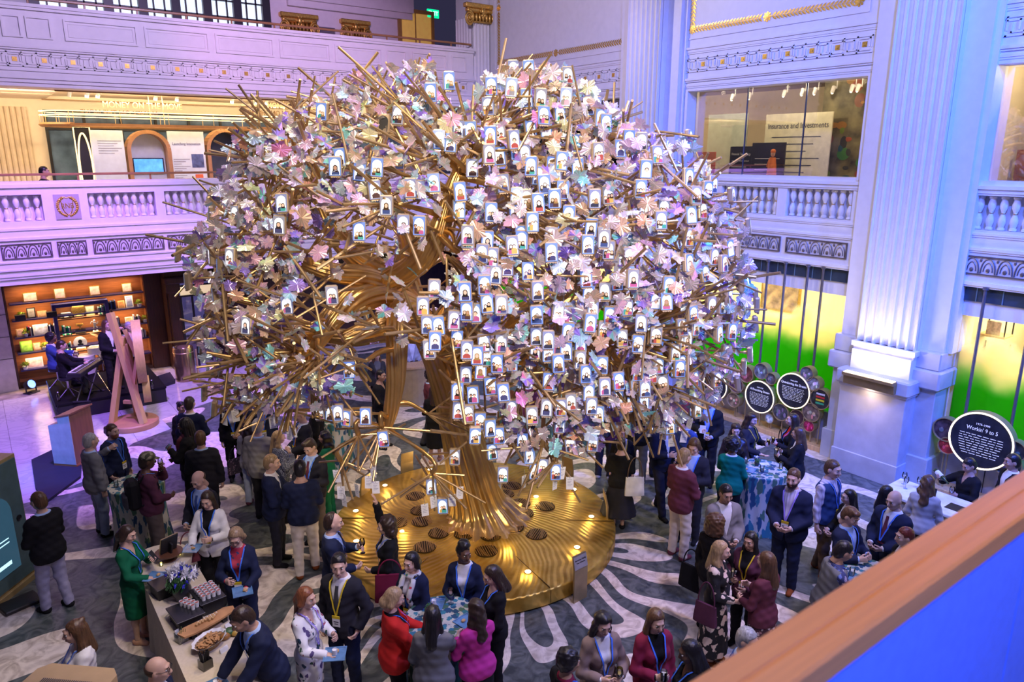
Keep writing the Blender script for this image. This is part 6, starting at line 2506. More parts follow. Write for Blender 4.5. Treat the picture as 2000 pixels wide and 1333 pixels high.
 person(1300, 826, 1.87, 40, 'man in navy suit striding, face hidden by the paper tags', ('jacket', 'navy', 'white'), (T, 'ink'), ('short', 'brown'), arms=('waist', 'chest'), stride=.2, res=.018)
 person(1343, 822, 1.73, 140, 'man in dark blue suit beside the glasses-wearing man with a card', ('jacket', 'blue', 'sky'), (T, 'ink'), ('short', 'dark'), arms=('waist', 'waist'), res=.02)
 q = person(1386, 786, 1.84, -5, 'dark-haired man with glasses in black suit holding a white card', ('jacket', 'black', 'sky'), (T, 'ink'), ('sidepart', 'dark'), arms=('waist', 'chest'), glasses=True, lanyard='lanyard', res=.017)
 held_card(q['R']+V3(0, 0, .03), q['rz'], 'white card held by the man with glasses in the black suit', tilt=.2)
 person(1437, 842, 1.68, 5, 'brown-haired woman in dark leather jacket behind the tall table', ('jacket', 'leather_dark', 'lavender'), (T, 'ink'), ('longwavy', 'dark'), 'l', 'f', arms=('waist', 'waist'), nod=.35, res=.016)
 q = person(1468, 822, 1.68, 60, 'dark-haired woman with yellow lanyard by the round displays, holding juice', ('jacket', 'ink', 'charcoal'), (T, 'ink'), ('longwavy', 'dark'), 'l', 'f', arms=('glass', 'plate'), lanyard='gold', nod=.25, res=.017)
 tumbler(q['L']+V3(0, 0, .05), 'tumbler of juice held by the woman by the round displays')
 q = person(1547, 823, 1.70, -75, 'woman in black cardigan over a red top holding juice', ('cardigan', 'black', 'red'), (T, 'black'), ('long', 'dark'), 'l', 'f', arms=('glass', 'chest'), lanyard='lanyard', nod=.0, res=.017)
 tumbler(q['L']+V3(0, 0, .05), 'tumbler of juice held by the woman in the red top')
 handbag(q['W']((.27, .14, 1.00)), q['rz'], 'black shoulder bag on the woman in the red top', 'black', .34, .26, .34)
 q = person(1558, 850, 1.66, -95, 'brown-haired woman in black jacket with a glass of juice', ('jacket', 'black'), (T, 'charcoal'), ('long', 'brown'), 'm', 'f', arms=('glass', 'glass'), res=.017)
 tumbler(q['L']+V3(0, 0, .05), 'tumbler of juice held by the brown-haired woman in the black jacket')
 # --- by the bar
 person(1627, 920, 1.86, 60, 'man in quilted blue vest over striped shirt, hand in pocket', ('vest', 'bluevest', 'striped_shirt'), (T, 'brown'), ('short', 'brown'), arms=('pocket', 'down'), lanyard='lanyard', shoes='rust', stride=.13, res=.015)
 person(1657, 974, 1.59, -60, 'dark-haired woman with glasses beside the man in the blue vest', ('jacket', 'black'), (T, 'black'), ('long', 'black'), 'l', 'f', arms=('waist', 'waist'), glasses=True, res=.016)
 person(1661, 1012, 1.73, 60, 'brown-haired man in navy blazer and bright blue shirt looking down', ('jacket', 'navy', 'sky'), (T, 'ink'), ('sidepart', 'brown'), arms=('chest', 'chest'), nod=.45, lanyard='lanyard', badge=False, res=.015)
 person(1648, 1079, 1.74, 115, 'black-haired man in grey sleeveless vest with flowered sleeves', ('vest', 'grey', 'blue_floral'), (T, 'ink'), ('short', 'black'), 'm', arms=('table', 'table'), nod=.35, lean=.15, lanyard='lanyard', badge=False, girth=1.15, res=.014)
 person(1746, 980, 1.83, -35, 'bald man in bright navy suit by the bar', ('jacket', 'navy', 'white'), (T, 'navy'), ('none', 'brown'), arms=('waist', 'waist'), tie='maroon', lanyard='lanyard', badge=False, girth=1.2, nod=.3, res=.015)
 person(1733, 966, 1.57, 120, 'black-haired woman in pale blouse partly behind the bald man', ('blouse', 'lightgrey'), (T, 'greybrown'), ('long', 'black'), 'm', 'f', arms=('waist', 'waist'), res=.017)
 person(1812, 946, 1.70, 172, 'woman with long wavy hair in pale grey sweater at the bar', ('sweater', 'lightgrey'), (T, 'black'), ('longwavy', 'brown'), 'l', 'f', arms=('waist', 'waist'), res=.016)
 q = person(1892, 912, 1.62, -45, 'bartender in black shirt pouring red wine', ('shirt', 'black'), (T, 'black'), ('short', 'black'), 'm', arms=('chest', 'point'), nod=.45, res=.016)
 stem_glass(q['L']+V3(0, 0, .03), 'wine glass being filled by the bartender', drink=(.15, .01, .02))
 b = thing('wine_bottle', 'wine bottle tipped in the hand of the bartender', 'bottle', q['R'], q['rz'])
 b.rotation_euler = (0, -1.9, q['rz'])
 MB().lathe([(.036, -.14), (.038, -.13), (.038, .04), (.032, .07), (.014, .10), (.013, .17), (.001, .17)], 14).obj('glass_body', mat('green_bottle', (.02, .05, .02), .1), b, smooth='auto')
 MB().lathe([(.0385, -.10), (.0385, .02)], 14, caps=False).obj('label_band', cloth('white'), b, smooth='auto')
 person(1766, 1052, 1.75, -60, 'short red-haired person just above the wooden rail', ('jacket', 'black'), (T, 'black'), ('short', 'red'), 'l', 'f', res=.016)
 person(1976, 905, 1.74, -60, 'dark-haired server behind the bar at the frame edge', ('jacket', 'black'), (T, 'black'), ('short', 'black'), 'm', res=.018)
 # --- bottom corner
 person(146, 1238, 1.68, -85, 'woman with half-up brown hair in white shirt behind the wooden kiosk top', ('shirt', 'white'), (T, 'navy'), ('halfup', 'brown'), 'l', 'f', arms=('plate', 'table'), lanyard='lanyard', badge=False, res=.013)
 person(309, 1312, 1.74, 70, 'bald man with a grey fringe at the end of the buffet', ('jacket', 'navy', 'white'), (T, 'navy'), ('bald', 'dark'), arms=('waist', 'waist'), glasses=True, res=.013)
 # --- behind the tree
 person(736, 696, 1.66, 10, 'brown-haired woman standing behind the trunk near the reception desk', ('jacket', 'charcoal', 'grey'), (T, 'black'), ('long', 'brown'), 'l', 'f', res=.022)
 person(744, 736, 1.76, 60, 'man in black hooded top rubbing his chin behind the tree', ('sweater', 'black'), (T, 'black'), ('short', 'black'), 'm', arms=('mouth', 'waist'), res=.02)
 person(803, 662, 1.70, 15, 'receptionist in white shirt behind the curved gold desk', ('jacket', 'lightgrey', 'white'), (T, 'black'), ('short', 'black'), 'd', arms=('waist', 'waist'), res=.022)
 person(842, 735, 1.76, 95, 'man with dark curly hair walking behind the trunk', ('jacket', 'maroon', 'sky'), (T, 'charcoal'), ('afroshort', 'black'), 'd', stride=.18, res=.02)
 person(847, 765, 1.66, 170, 'woman in long black dress walking away behind the trunk', ('dress', 'black'), ('dress', 'black', (.35, .18, .19)), ('long', 'dark'), 'm', 'f', arms=('waist', 'down'), shoes='nude', stride=.1, res=.02)
 person(1030, 745, 1.70, 170, 'guest in maroon jacket glimpsed through the branches', ('jacket', 'maroon'), (T, 'black'), ('short', 'black'), res=.022)
 person(405, 603, 1.76, -60, 'person in lavender clothes out in the doorway beyond the dark portal', ('jacket', 'lavender'), (T, 'lavender'), ('short', 'dark'), res=.025)
 # --- band on the black stage
 person(101, 662, 1.78, 80, 'drummer with bushy hair seated behind the keyboard player', ('jacket', 'blue', 'white'), (T, 'ink'), ('afroshort', 'black'), 'd', arms=('keys', 'keys'), sit=.55, z0=.42, res=.02)
 person(121, 677, 1.76, 85, 'keyboard player with glasses in black turtleneck', ('sweater', 'black'), (T, 'charcoal'), ('short', 'dark'), arms=('keys', 'keys'), sit=.55, z0=.42, glasses=True, nod=.3, res=.019)
 person(209, 637, 1.80, 40, 'long-haired bass player standing in black suit', ('jacket', 'black'), (T, 'black'), ('long', 'brown'), arms=('bass', 'waist'), z0=.42, res=.02)
 person(252, 640, 1.68, 30, 'grey-haired musician in pale shirt behind the easel sculpture', ('shirt', 'lightgrey'), (T, 'black'), ('short', 'grey'), arms=('waist', 'waist'), z0=.42, res=.02)
 # --- upper gallery
 person(84, 332, 1.72, 80, 'black-haired visitor in black top behind the gallery parapet near the ribbed wall', ('sweater', 'black', 'white'), (T, 'black'), ('short', 'black'), 'm', z0=4.2, at=tuple(at_y(84, 332, 21.4)[:2]), res=.025)

crowd()
# ================================================================== FURNITURE AND FITTINGS
def B(name, mats, t, lo, hi, b=.004, smooth=False):
 return MB().bbox(lo, hi, b).obj(name, mats, t, smooth=smooth)

def photographers_rail():
 z, yf, yn = 5.30, .69, .575
 t = thing('wooden_handrail', 'broad orange-brown wooden handrail crossing the near corner of the view', 'handrail', (1.0, .63, z))
 m = MB()
 pr = [(yn-.63, -.055), (yn-.63, -.006), (yn-.624, 0), (-.006, 0), (-.004, -.004), (.004, -.004), (.006, 0), (yf-.636, 0), (yf-.63, -.006), (yf-.63, -.055)]
 m.prism([(-3, y, zz) for y, zz in pr], (12, 0, 0))
 m.obj('rail', mat('rail_wood', (.66, .26, .06), .30, var=.10, scale=5, stretch=(.4, 14, 14)), t)
 p = thing('balustrade_panel', 'pale panel with its blue light put into the colour, below the near wooden handrail', 'panel', (1.0, .60, 0))
 B('sheet', mat('panel_blue_light_tint', (.14, .26, .70), .45, var=.05, scale=30), p, (-3, -.012, 3.9), (1.2, .012, 5.244))  # blue light on the sheet is put into its base colour
 B('sheet', MATS['panel_blue_light_tint'], p, (1.206, -.012, 3.9), (9, .012, 5.244))
 B('bottom_channel', mat('dark_channel', (.08, .08, .1), .4), p, (-3, -.03, 3.85), (9, .03, 3.9))
 lamp('near_balcony_blue', 'SPOT', (.6, -1.6, 6.4), (2.2, .6, 4.9), 700, (.05, .14, 1.0), .15, 60)
 lamp('near_balcony_warm', 'SPOT', (2.6, -.5, 7.6), (1.7, .63, 5.3), 190, (1.0, .72, .42), .10, 55)

photographers_rail()

pattern_mat('marbled_cloth', (.50, .50, .44), [(.015, .07, .15), (.03, .18, .25), (.07, .16, .10)], 12, .58, (1, 1, .3))

def cocktail_table(px, py, label, r=.40, h=1.07, g=0):
 p = at_z(px, py, h)
 t = thing('cocktail_table', label, 'table', (p[0], p[1], 0), rnd.uniform(0, 6))
 c = MB()
 n = 72
 prof = [(.02, h), (r*.6, h), (r-.01, h), (r, h-.012), (r*.99, h-.12), (r*.93, h*.6), (r*.95, h*.3), (r*1.04, .01)]
 for i, (rr, z) in enumerate(prof):
  for k in range(n):
   a = 2*math.pi*k/n
   f = 1+(.07*math.sin(a*12)+.03*math.sin(a*7+1))*max(0, (h-.06-z)/h)
   c.v.append((rr*f*math.cos(a), rr*f*math.sin(a), z))
 for i in range(len(prof)-1):
  for k in range(n):
   c.f.append((i*n+k, (i+1)*n+k, (i+1)*n+(k+1) % n, i*n+(k+1) % n)); c.m.append(0); c.c.append((1, 1, 1))
 c.f.append(tuple(range(n))); c.m.append(0); c.c.append((1, 1, 1))
 c.obj('tablecloth', MATS['marbled_cloth'], t, smooth='auto')
 return p

def posy(p, label, big=False):
 t = thing('flower_arrangement', label, 'flowers', p)
 s = 1.0 if not big else 2.6
 MB().lathe([(.03*s, 0), (.045*s, .05*s), (.035*s, .09*s), (.04*s, .10*s)], 12).obj('vase', mat('dark_vase', (.05, .05, .06), .3), t, smooth='auto')
 g = MB()
 for i in range(26 if not big else 90):
  a, e = rnd.uniform(0, 6.28), rnd.uniform(.1, 1.4)
  d = Vector((math.cos(a)*math.cos(e), math.sin(a)*math.cos(e), math.sin(e)*.7))
  M = frame(Vector((0, 0, .10*s))+d*.055*s, d.orthogonal(), d.cross(d.orthogonal()))
  g.add([M @ Vector(q) for q in ((0, -.01*s, 0), (.03*s, 0, .005), (.055*s, .004*s, 0), (.03*s, .018*s, -.004))], [(0, 1, 2, 3)])
  g.ball(Vector((0, 0, .10*s))+d*.04*s, .012*s, 5)
 g.obj('foliage', mat('deep_leaf', (.04, .13, .04), .6, var=.4, scale=20), t)
 for col, cn, nn, rr in (((.03, .03, .45), 'blue_petal', 7 if not big else 26, .011), ((.80, .80, .84), 'white_petal', 2 if not big else 14, .022)):
  for i in range(nn):
   a, e = rnd.uniform(0, 6.28), rnd.uniform(.15, 1.45)
   d = Vector((math.cos(a)*math.cos(e), math.sin(a)*math.cos(e), math.sin(e)*.75))
   f = MB()
   c = Vector((0, 0, .10*s))+d*(.075 if rr < .013 else .075)*s
   R = rr*s
   for j in range(14 if rr > .012 else 6):
    v = Vector((rnd.gauss(0, 1), rnd.gauss(0, 1), rnd.gauss(0, 1))).normalized()
    v = (v+d*.6).normalized()
    M = frame(c, v, v.orthogonal())
    f.add([M @ Vector(q) for q in ((0, 0, 0), (R*.7, R*.28, 0), (R*1.5, 0, R*.1), (R*.7, -R*.28, 0))], [(0, 1, 2, 3)])
   f.ball(c, R*.55, 6)
   f.obj('blossom', mat(cn, col, .6), t)

def tables():
 a = cocktail_table(266, 944, 'tall cocktail table in marbled blue-green cloth beside the man in the camouflage cap', .42)
 posy(a+V3(.10, .05, 0), 'small posy on the cocktail table by the camouflage cap')
 tumbler(a+V3(-.28, .02, .05), 'empty tumbler on the cocktail table by the pointing man', None)
 square_plate(a+V3(.02, -.22, .002), .5, 'blue glass plate on the cocktail table by the camouflage cap')
 b = cocktail_table(865, 1208, 'cocktail table in blue marbled cloth ringed by women, the red jacket at its side', .45)
 posy(b+V3(-.10, .12, 0), 'small blue and white posy on the table ringed by women')
 stem_glass(b+V3(-.10, -.02, .11), 'wine glass standing on the table ringed by women', drink=(.75, .5, .12))
 stem_glass(b+V3(.22, .18, .11), 'glass of pink drink on the table beside the magenta top', drink=(.7, .4, .35))
 square_plate(b+V3(.05, .28, .002), .8, 'blue glass plate with cup on the table ringed by women', True, True)
 square_plate(b+V3(.18, -.22, .002), .2, 'blue glass plate with fruit slices on the table ringed by women', True)
 c = cocktail_table(1487, 916, 'tall cocktail table in green and cream marbled cloth by the teal blazer', .43)
 posy(c+V3(.04, .12, 0), 'small posy with candle on the table by the teal blazer')
 tumbler(c+V3(-.02, .30, .05), 'tall clear tumbler at the far rim of the table by the teal blazer', (.7, .68, .6))
 tumbler(c+V3(-.10, -.08, .05), 'clear tumbler near the middle of the table by the teal blazer', (.7, .7, .68))
 tumbler(c+V3(.26, -.20, .05), 'clear tumbler at the rim of the table by the bearded man', None)
 square_plate(c+V3(-.22, .10, .002), .3, 'blue glass plate on the table by the teal blazer')
 held_card(c+V3(.20, .08, .006), 1.0, 'white napkin lying on the table by the teal blazer', 'napkin', 'napkin', tilt=math.pi/2)
 d = cocktail_table(1690, 1122, 'cocktail table in dark marbled cloth half hidden by the wooden rail', .43)
 tumbler(d+V3(-.18, .08, .05), 'clear tumbler on the table half hidden by the rail', (.7, .7, .65))
 square_plate(d+V3(-.28, .14, .002), .2, 'blue glass plate with cup on the table half hidden by the rail', True, True)
 cocktail_table(650, 816, 'cocktail table in grey-blue marbled cloth behind the emerald jacket', .40)

tables()

def buffet():
 x0, x1, y0, y1, h = 1.10, 1.76, 6.3, 9.33, .90
 t = thing('buffet_table', 'long buffet table under a floor-length cream cloth', 'table', (x0, y0, 0))
 c = MB()
 pts = []
 for (a, b) in (((x0, y0), (x1, y0)), ((x1, y0), (x1, y1)), ((x1, y1), (x0, y1)), ((x0, y1), (x0, y0))):
  n = int(math.hypot(b[0]-a[0], b[1]-a[1])/.05)
  pts += [(a[0]+(b[0]-a[0])*i/n, a[1]+(b[1]-a[1])*i/n, i) for i in range(n)]
 cx, cy = (x0+x1)/2, (y0+y1)/2
 m = len(pts)
 for z, k in ((h, 0), (h-.02, .012), (h*.5, .5), (.005, 1.0)):
  for x, y, i in pts:
   w = .030*math.sin(i*.9)*k+.02*k
   dx, dy = (1 if x > x1-.01 else -1 if x < x0+.01 else 0), (1 if y > y1-.01 else -1 if y < y0+.01 else 0)
   c.v.append((x+dx*w-x0, y+dy*w-y0, z))
 for r in range(3):
  for i in range(m):
   c.f.append((r*m+i, (r+1)*m+i, (r+1)*m+(i+1) % m, r*m+(i+1) % m)); c.m.append(0); c.c.append((1, 1, 1))
 c.f.append(tuple(range(m))); c.m.append(0); c.c.append((1, 1, 1))
 c.obj('tablecloth', mat('cream_linen', (.62, .54, .42), .8, var=.06, scale=30), t)
 # round end
 p = at_z(316, 1100, .98)
 e = thing('round_side_table', 'round cream-clothed table holding the framed sign beside the buffet', 'table', (p[0], p[1]+.12, 0))
 MB().lathe([(.30, 0), (.33, .6), (.40, .96), (.40, .98), (.02, .98)], 32).obj('tablecloth', MATS['cream_linen'], e, smooth='auto')
 q = V3(p[0], p[1]+.12, .98)
 s = thing('cake_stand', 'dark wooden cake stand on the round cream table', 'stand', q+V3(.10, -.10, 0))
 MB().lathe([(.09, 0), (.10, .015), (.03, .04), (.03, .09), (.17, .10), (.175, .12), (.01, .12)], 20).obj('pedestal', mat('walnut', (.11, .045, .025), .4), s, smooth='auto')
 f = thing('picture_frame', 'gold-edged easel frame seen from its dark back on the cake stand', 'frame', q+V3(.10, -.10, .12), .35)
 f.rotation_euler = (.30, 0, .35)
 B('backing', BLACK, f, (-.115, -.008, .01), (.115, .008, .25))
 B('moulding', BRASS, f, (-.125, .006, .0), (.125, .02, .26))
 B('strut', BLACK, f, (-.012, -.07, .0), (.012, -.01, .17))
 for i, (dx, dy) in enumerate(((-.02, -.20), (.24, -.05), (.18, .07))):
  k = thing('tealight_holder', 'lit tealight in a clear glass by the framed sign', 'candle', q+V3(dx, dy, .001), 0, 'tealights by the framed sign')
  MB().lathe([(.022, 0), (.028, .05), (.026, .05), (.02, .006)], 10).obj('glass_cup', DRINKGLASS, k, smooth='auto')
  MB().ball((0, 0, .022), (.014, .014, .016), 6).obj('flame', mat('candle_flame', (1, .8, .3), .5, emis=(1, .8, .25), estr=6), k, smooth=True)
 posy(V3(1.42, 8.72, h), 'big arrangement of white chrysanthemums and blue blossoms on the buffet', True)

 def riser(x, y, w, d, hh, rz, label):
  k = thing('food_riser', label, 'serving stand', (x, y, h), rz)
  B('top_slab', mat('black_slate', (.02, .02, .025), .25), k, (-w/2, -d/2, hh-.02), (w/2, d/2, hh))
  B('foot', BLACK, k, (-w*.42, -d*.42, 0), (w*.42, d*.42, hh-.02))
  return V3(x, y, h+hh)
 cupm = None
 lab = 'small white cup of red sauce on the black slate stands of the buffet'

 def cups(o, nx, ny, rz, st=.060):
  nonlocal cupm
  for i in range(nx):
   for j in range(ny):
    a, b = (i-(nx-1)/2)*st, (j-(ny-1)/2)*st
    P = o+V3(a*math.cos(rz)-b*math.sin(rz), a*math.sin(rz)+b*math.cos(rz), .0)
    k = thing('sauce_cup', lab, 'cup', P, 0, 'sauce cups on the slate stands')
    if cupm is None:
     cp = MB().lathe([(.022, 0), (.026, .062), (.023, .062), (.022, .052)], 12).obj('cup', cloth('white'), k, smooth='auto')
     sc = MB().lathe([(.001, .053), (.0225, .053), (.001, .0545)], 10).obj('sauce', mat('red_sauce', (.35, .05, .02), .3), k)
     cupm = (cp, sc)
    else:
     dup(cupm[0], k); dup(cupm[1], k)
 o = riser(1.35, 8.22, .32, .40, .15, .1, 'black slate stand holding seven white cups on the buffet')
 cups(o+V3(.06, .06, 0), 2, 4, .5)
 o = riser(1.64, 8.38, .30, .42, .18, .1, 'black slate stand holding the big block of white cups on the buffet')
 cups(o, 4, 5, .12)
 riser(1.26, 8.98, .26, .30, .16, .2, 'black slate stand with tan rolls beside the flowers')
 # long board of pastries
 k = thing('serving_board', 'live-edge wooden board with cream-topped pastries on the buffet', 'board', (1.52, 7.92, h+.09), .28)
 w = MB()
 w.prism([(x, y, 0) for x, y in ((-.32, -.07), (-.2, -.10), (.1, -.09), (.31, -.06), (.34, .03), (.25, .09), (0, .08), (-.25, .10), (-.34, .05))], (0, 0, .022))
 w.obj('plank', mat('live_edge', (.52, .27, .12), .45, var=.2, scale=8), k)
 B('leg', BLACK, k, (-.22, -.04, -.09), (-.16, .04, 0)); B('leg', BLACK, k, (.16, -.04, -.09), (.22, .04, 0))
 for i in range(9):
  s = thing('pastry', 'small fried pastry with white cream on the long wooden board', 'pastry', (1.40+.035*i-(.1 if i > 6 else 0), 7.90+.010*i-(.06 if i > 6 else 0), h+.113), .9, 'pastries on the wooden board')
  MB().tube([(-.03, 0, .016), (.03, 0, .016)], .015, 8).obj('shell', MATS['pastry'] if 'pastry' in MATS else PLY, s, smooth='auto')
  MB().ball((.033, 0, .017), .014, 6).obj('cream', cloth('white'), s, smooth=True)
 k = thing('bread_basket', 'oval basket lined with white paper and filled with crisps', 'basket', (1.45, 7.60, h), .5)
 bk = MB()
 bk.lathe([(.10, 0), (.15, .07), (.14, .07), (.09, .01)], 20)
 bk.v = [(x*1.25, y*.85, z) for x, y, z in bk.v]
 bk.obj('bowl', mat('wicker', (.25, .15, .07), .7, var=.4, scale=40), k, smooth='auto')
 ln = MB()
 for i in range(24):
  a = i*.2618
  ln.v += [(.17*math.cos(a), .115*math.sin(a), .065), ((.20+.012*(i % 2))*math.cos(a), (.14+.012*(i % 2))*math.sin(a), .095)]
 for i in range(24):
  j = (i+1) % 24
  ln.f.append((2*i, 2*i+1, 2*j+1, 2*j)); ln.m.append(0); ln.c.append((1, 1, 1))
 ln.obj('paper_liner', cloth('white'), k)
 cr = MB()
 for i in range(34):
  M = Matrix.Translation((rnd.uniform(-.11, .11), rnd.uniform(-.07, .07), .06+rnd.random()*.035)) @ Matrix.Rotation(rnd.uniform(0, 3), 4, 'Z') @ Matrix.Rotation(rnd.uniform(-.4, .4), 4, 'X')
  cr.bbox((-.045, -.011, -.003), (.045, .011, .003), .002, 0, M)
 cr.obj('crisps', mat('pastry_crisp', (.50, .26, .10), .7, var=.3, scale=40), k)['kind'] = 'stuff'
 # cutlery holder
 for (x, y, lb, n, cm) in ((1.32, 7.26, 'clear square holder packed with black cutlery on the buffet', 16, BLACK), (1.22, 7.88, 'small glass of herb sprigs and a red pepper on the buffet', 8, mat('herb', (.12, .2, .06), .6))):
  k = thing('cutlery_holder' if n > 10 else 'herb_glass', lb, 'holder', (x, y, h), .3)
  g = MB()
  for q in (((-.055, -.055, 0), (.055, -.05, .11)), ((-.055, .05, 0), (.055, .055, .11)), ((-.055, -.05, 0), (-.05, .05, .11)), ((.05, -.05, 0), (.055, .05, .11)), ((-.05, -.05, 0), (.05, .05, .006))):
   g.box(*q)
  g.obj('case', DRINKGLASS, k)
  f_ = MB()
  for i in range(n):
   a, b = rnd.uniform(-.04, .04), rnd.uniform(-.04, .04)
   f_.tube([(a*.7, b*.7, .008), (a*1.3, b*1.3, .20 if n > 10 else .15)], .006 if n > 10 else .003, 5)
  f_.obj('utensils' if n > 10 else 'sprigs', cm, k)['kind'] = 'stuff'
 for x, y, lb in ((1.72, 7.83, 'white folded name card by the wooden board'), (1.55, 7.42, 'white folded name card before the crisp basket'), (1.23, 8.06, 'white name card leaning beside the slate stand')):
  k = MB()
  k.prism([(-.05, -.02, 0), (-.05, .02, 0), (-.05, .0, .055)], (.1, 0, 0))
  k = tag(k.obj('name_card', cloth('white')), lb, 'card')
  k.location = (x, y, h)
  k.rotation_euler = (0, 0, .4)
 k = thing('gourd_dish', 'orange and green gourds heaped on the buffet beside the man in navy', 'food', (1.68, 7.62, h))
 for i, (c_, r_) in enumerate((((.35, .16, .04), .05), ((.05, .12, .04), .06), ((.45, .28, .05), .045))):
  MB().ball((.06*i-.06, .04*(i % 2), r_*.8), (r_*1.3, r_, r_*.8), 9).obj('gourd', mat('gourd_%d' % i, c_, .4, var=.3), k, smooth=True)
 for i, (x, y) in enumerate(((1.18, 8.45), (1.20, 8.30))):
  k = thing('serving_tongs', 'looped steel serving tongs on the cream cloth beside the slate stand', 'tongs', (x, y, h+.006), .4+i*.3, 'steel tongs on the buffet')
  MB().tube([(0, .02, 0), (.14, .012, 0), (.17, 0, 0), (.14, -.012, 0), (0, -.02, 0)], .005, 6).obj('arm', mat('steel', (.6, .6, .62), .25, .9), k, smooth='auto')

buffet()

def kiosks():
 a, b = at_z(74, 1124), at_z(0, 1184)
 d = (b-a)[:2]/np.linalg.norm((b-a)[:2])
 rz = math.atan2(d[1], d[0])
 t = thing('touchscreen_kiosk', 'tall gold-edged kiosk with an arched touchscreen facing the man in the black blazer', 'kiosk', a, rz)
 B('plinth', mat('kiosk_gold', (.52, .38, .17), .45, .3), t, (-.03, -.62, 0), (1.3, .03, .09))
 B('body', MATS['kiosk_gold'], t, (0, -.6, .09), (1.27, -.02, 2.0))
 f = B('face_panel', mat('teal_panel', (.10, .17, .17), .3, var=.15), t, (.03, -.03, .12), (1.24, .0, 1.95))
 s = MB()
 arch = [(.28, .004, .35), (.92, .004, .35)]+[(.60+.32*math.cos(q), .004, 1.22+.32*math.sin(q)) for q in np.linspace(0, math.pi, 17)]
 s.prism(arch[::-1], (0, .006, 0))
 sc = s.obj('touchscreen', mat('teal_screen', (.02, .05, .08), .15, emis=(.05, .14, .22), estr=.5), t)
 l = MB()
 for z in (.80, .86):
  l.box((.42, .011, z), (.80, .013, z+.016))
 l.bbox((.44, .011, .47), (.74, .013, .53), .02)
 l.ball((.80, .012, .38), (.035, .003, .035), 10)
 l.obj('lit_lines', mat('screen_lines', (.6, .9, 1), .3, emis=(.5, .85, 1), estr=1.3), sc)
 MB().lathe([(.001, 0), (.035, 0), (.045, .01), (.045, -.02)], 16, 0, Matrix.Translation((.16, .005, 1.05)) @ Matrix.Rotation(-math.pi/2, 4, 'X')).obj('speaker_port', BLACK, t)
 # second kiosk seen only by its top
 p = at_z(141, 1322, 1.75)
 t = thing('kiosk_rear', 'tan cardboard-coloured kiosk top with a vent grille at the bottom edge', 'kiosk', (p[0], p[1], 0), -.75)
 c = MB()
 c.prism([(x, y, 1.0) for x, y in ((-.30, .14), (.30, .14), (.38, .06), (.40, -.5), (-.40, -.5), (-.38, .06))][::-1], (0, 0, .75))
 c.box((-.36, -.46, 0), (.36, .05, 1.0))
 c.obj('case', mat('tan_board', (.55, .38, .20), .6, var=.06), t)
 g = MB()
 for i in range(26):
  g.box((-.23+i*.018, -.46, 1.751), (-.224+i*.018, -.05, 1.757))
 g.obj('vent_grille', mat('dark_channel', (.1, .1, .1)), t)
 # lectern
 a = at_z(151, 917)
 e1 = (at_z(109, 914)-a)[:2]
 rz = math.atan2(e1[1], e1[0])
 t = thing('lectern', 'wooden lectern with a sloped reading top, blue-lit on one flank', 'lectern', a, rz)
 W, D = .50, .60
 B('plinth', WARMWOOD, t, (-.01, -D-.01, 0), (W+.01, .01, .10))
 m = MB()
 m.prism([(0, 0, .10), (W, 0, .10), (W, 0, .92), (.27, 0, .97), (.27, 0, 1.10), (0, 0, 1.16)], (0, -D, 0))
 m.obj('body', mat('lectern_wood', (.22, .09, .04), .4, var=.15, scale=4, stretch=(5, 5, .6)), t)
 m = MB()
 m.prism([(0, .012, .10), (W, .012, .10), (W, .012, .92), (.27, .012, .97), (.27, .012, 1.10), (0, .012, 1.16)], (0, -.012, 0))
 m.obj('front_panel', mat('grey_laminate', (.45, .46, .48), .5), t)
 m = MB()
 m.prism([(.32, .03, 1.09), (.32, .03, 1.12), (-.03, .03, 1.20), (-.03, .03, 1.17)], (0, -D-.06, 0))
 m.obj('reading_top', MATS['lectern_wood'], t)
 g = MB().tube([(.30, -.1, 1.1), (.34, -.1, 1.2), (.30, -.1, 1.32)], .006, 6)
 g.obj('gooseneck_mic', BLACK, t)
 q = [at_z(*s) for s in ((62, 903), (106, 882), (160, 912), (158, 935), (92, 984), (70, 958))]
 r = MB()
 r.prism([(v[0], v[1], .006) for v in q[::-1]], (0, 0, .05))
 tag(r.obj('stage_riser', mat('dark_navy_cloth', (.012, .014, .035), .8)), 'low dark navy riser on the floor under the lectern', 'riser')
 p = at_z(40, 1183)
 o = B('flat_case', mat('black_leather', (.02, .018, .018), .5), None, (-.24, -.17, 0), (.24, .17, .06), .015)
 o.location = (p[0], p[1], .006)
 o.rotation_euler = (0, 0, .3)
 tag(o, 'flat black case lying on the floor by the arched touchscreen kiosk', 'case')

kiosks()

